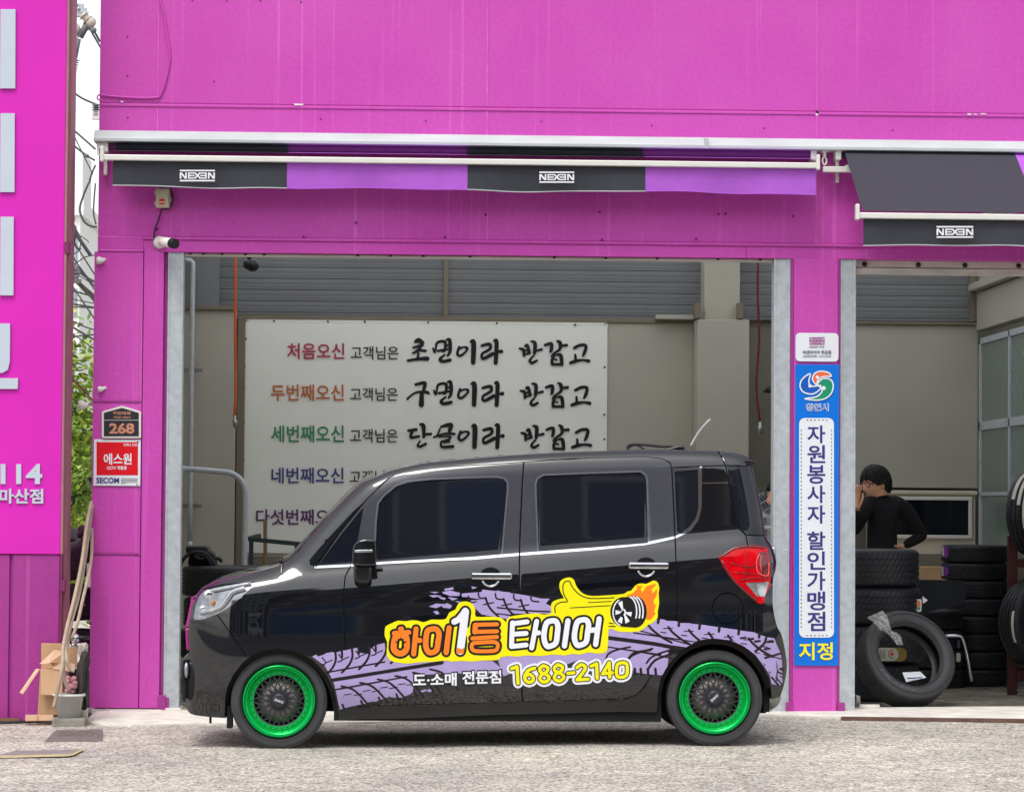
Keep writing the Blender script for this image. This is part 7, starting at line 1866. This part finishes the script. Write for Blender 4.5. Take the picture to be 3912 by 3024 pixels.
insul([(330,960),(331,1070)], .016, 5, 'polymer', cp, .04); b = MB(); p = P(*zl([(330, 1080)])[0], Yu - .1); b.box(p.x - .035, p.x + .035, p.y - .03, p.y + .03, p.z - .02, p.z + .05); b.build('clamp', M['whitepl'], cp)
cabs = [(zl, [(125,-10),(160,62)], .012), (zl, [(255,235),(355,410),(420,520)], .012), (zl, [(280,235),(320,300),(365,385)], .014), (zl, [(230,285),(290,270)], .006), (zl, [(90,825),(200,905),(345,968)], .012), (zl, [(80,1160),(200,1265),(325,1375)], .012), (zl, [(80,1305),(240,1430),(320,1478)], .012), (zl, [(100,1195),(200,1400),(300,1605)], .007), (zl, [(325,1520),(290,1600),(265,1690)], .012), (zl, [(115,310),(140,335),(170,350)], .006), (zl, [(130,140),(142,170),(130,200)], .006)]
cabs += [(zl2, [(262,0),(215,110),(180,240),(215,345),(280,395),(340,400)], .013), (zl2, [(325,0),(312,150),(308,280),(330,380)], .010), (zl2, [(60,350),(130,400),(150,470),(280,665)], .022), (zl2, [(60,410),(110,398),(135,420),(125,510),(85,545),(60,550)], .020), (zl2, [(60,430),(100,400),(140,440),(130,540),(160,600),(190,600)], .014), (zl2, [(60,575),(110,560),(140,500),(150,440)], .012),
         (zl2, [(70,580),(150,730),(330,970)], .010), (zl2, [(150,580),(330,860)], .009), (zl2, [(60,690),(180,790),(330,1000)], .008), (zl2, [(20,742),(110,755),(220,850),(330,915)], .014), (zl2, [(60,870),(330,1270)], .010), (zl2, [(140,850),(320,1100)], .010), (zl2, [(60,975),(330,1048)], .010), (zl2, [(60,1055),(330,1110)], .006), (zl2, [(60,1105),(330,1145)], .011), (zl2, [(60,1135),(330,1148)], .008), (zl2, [(60,1290),(190,1370),(330,1450)], .012), (zl2, [(60,1240),(200,1310),(320,1350)], .009), (zl2, [(60,1415),(325,1392)], .009), (zl2, [(60,1345),(320,1530)], .007), (zl2, [(70,760),(130,745),(230,680),(330,660)], .007), (zl2, [(60,670),(160,630),(190,520),(150,430)], .007), (zl2, [(170,475),(240,520),(265,545)], .006), (zl2, [(60,800),(140,830),(300,930)], .006)]
for i, (cv, q, r_) in enumerate(cabs):
    t = MB(); L = cv(q); dx, dy = L[0][0] - L[1][0], L[0][1] - L[1][1]; Yq_ = Yu - .1 + .06 * (i % 7)
    if cv is zl2 and i > 16 or i in (5, 6): L = [(L[0][0] + dx * .6, L[0][1] + dy * .6)] + L
    t.tube([P(x, y, Yq_) for x, y in smooth(L, 5)], r_ * .75, 6); tag(t.build('power_cable', M['cable']), 'dark overhead cable crossing the gap between sign board and shop', 'cable', 'overhead cables in the gap')
b = MB()
for x, y, r_ in ((245,1435,.02),(305,280,.03)): b.ball(P(*zl([(x, y)])[0], Yu - .12), (r_, r_, r_ * .9), 8, 6)
for x, y in ((70,300),(80,330),(100,790),(130,820),(120,850),(140,900)): p = P(*zl2([(x, y)])[0], Yu - .1); b.box(p.x - .06, p.x + .05, p.y - .03, p.y + .03, p.z - .018, p.z + .018)
tag(b.build('line_clamp', M['polymer']), 'grey clamps and connectors strung on the overhead cables', 'clamp')
# white floodlights on the pillar edge
def lamp(label, q, s_):
    t = MB(); p = P(*q, YB - .02); t.lathe([(0, -s_), (s_ * .8, -s_ * .9), (s_, -s_ * .3), (s_ * .7, s_ * .3), (s_ * .25, s_)], p, 'x', 16); t.tube([p, p + Vector((.05, .05, .02))], .012, 6); o = t.build('floodlight', M['whitepl']); return tag(o, label, 'lamp', 'small white lamps at the pillar edge')
lamp('small white lamp at the pillar edge above the house number', (386, 1486), .022); lamp('white lamp head standing off the left pillar in the gap', (318, 1547), .035); lamp('small white lamp at the top of the left pillar edge', (384, 995), .028)
b = MB(); b.tube([P(330, 1545, YB - .02), P(365, 1545, YB + .02)], .008, 6); b.tube([P(*q, 3.4) for q in smooth([(250,1415),(300,1470),(365,1540)], 4)], .006, 6); tag(b.build('lamp_bracket', M['edge']), 'thin bracket and wire holding the white lamp off the pillar', 'bracket')

# ================================================================ the other side of the street (behind the camera; seen in the car's paint)
M["bluewin"] = mat("blue_window_glass", srgb(60, 110, 150), .1, var=.1)
def front(label, x0, x1, y, h, col, rows, cols, seed):
    t = thing('street_building', label, 'building', ((x0 + x1) / 2, y, 0), 'buildings across the street'); m = mat('street_wall', col, .8, var=.15, scale=.5)
    b = MB(); b.box(x0, x1, y - 9, y, -.6, h); b.box(x0 - .1, x1 + .1, y - 9.1, y + .15, h, h + .4); b.build('wall', m, t)
    for r_ in range(rows):
        for c in range(cols):
            u0 = x0 + (x1 - x0) * (c + .18) / cols; u1 = x0 + (x1 - x0) * (c + .82) / cols; z0 = 1.0 + r_ * 3.1 if r_ else .2; z1 = z0 + (1.5 if r_ else 2.3)
            b = MB(); b.box(u0, u1, y - .02, y + .03, z0, z1); w = b.build('window', M['darkwin'] if (r_ + c + seed) % 3 else M['bluewin'], t)
            b = MB(); e = .09
            for q in ((u0 - e, u1 + e, z1, z1 + e), (u0 - e, u1 + e, z0 - e, z0), (u0 - e, u0, z0, z1), (u1, u1 + e, z0, z1)): b.box(q[0], q[1], y, y + .07, q[2], q[3])
            b.build('frame', M['whitepl'], w)
front('grey five storey building across the street', -14, -3.5, -33, 15.5, srgb(126, 124, 122), 5, 4, 1)
front('dark brick building across the street', -3.2, 6.5, -34, 13.0, srgb(120, 104, 94), 4, 4, 0)
front('pale rendered building across the street', 7, 19, -33, 16.5, srgb(182, 178, 170), 5, 4, 2)
front('brownish block at the left end across the street', -22, -15, -35, 12.0, srgb(110, 92, 84), 3, 3, 1)
front('bluish grey block at the right end across the street', 20, 27, -36, 13.5, srgb(98, 100, 104), 4, 3, 2)
t = thing('white_hatchback', 'white car parked across the street behind the camera', 'car', (-5.5, -27, 0))
b = MB(); b.prism([(-7.6, .3), (-3.5, .3), (-3.45, .75), (-4.3, .9), (-4.9, 1.4), (-6.6, 1.45), (-7.5, .95), (-7.65, .7)], -27.8, -26.2); b.build('body', M['vanw'], t, bevel=.08)
b = MB(); b.prism([(-4.55, .95), (-5.0, 1.33), (-6.5, 1.37), (-7.1, .95)], -26.21, -26.17); b.build('window', M['darkwin'], t)
for x in (-6.9, -4.3): b = MB(); b.lathe([(0, -.02), (.19, -.02), (.2, .0), (.3, .0), (.31, -.2), (0, -.2)], (x, -26.2, .3), 'y', 20); b.build('wheel', M['rubber'], t)
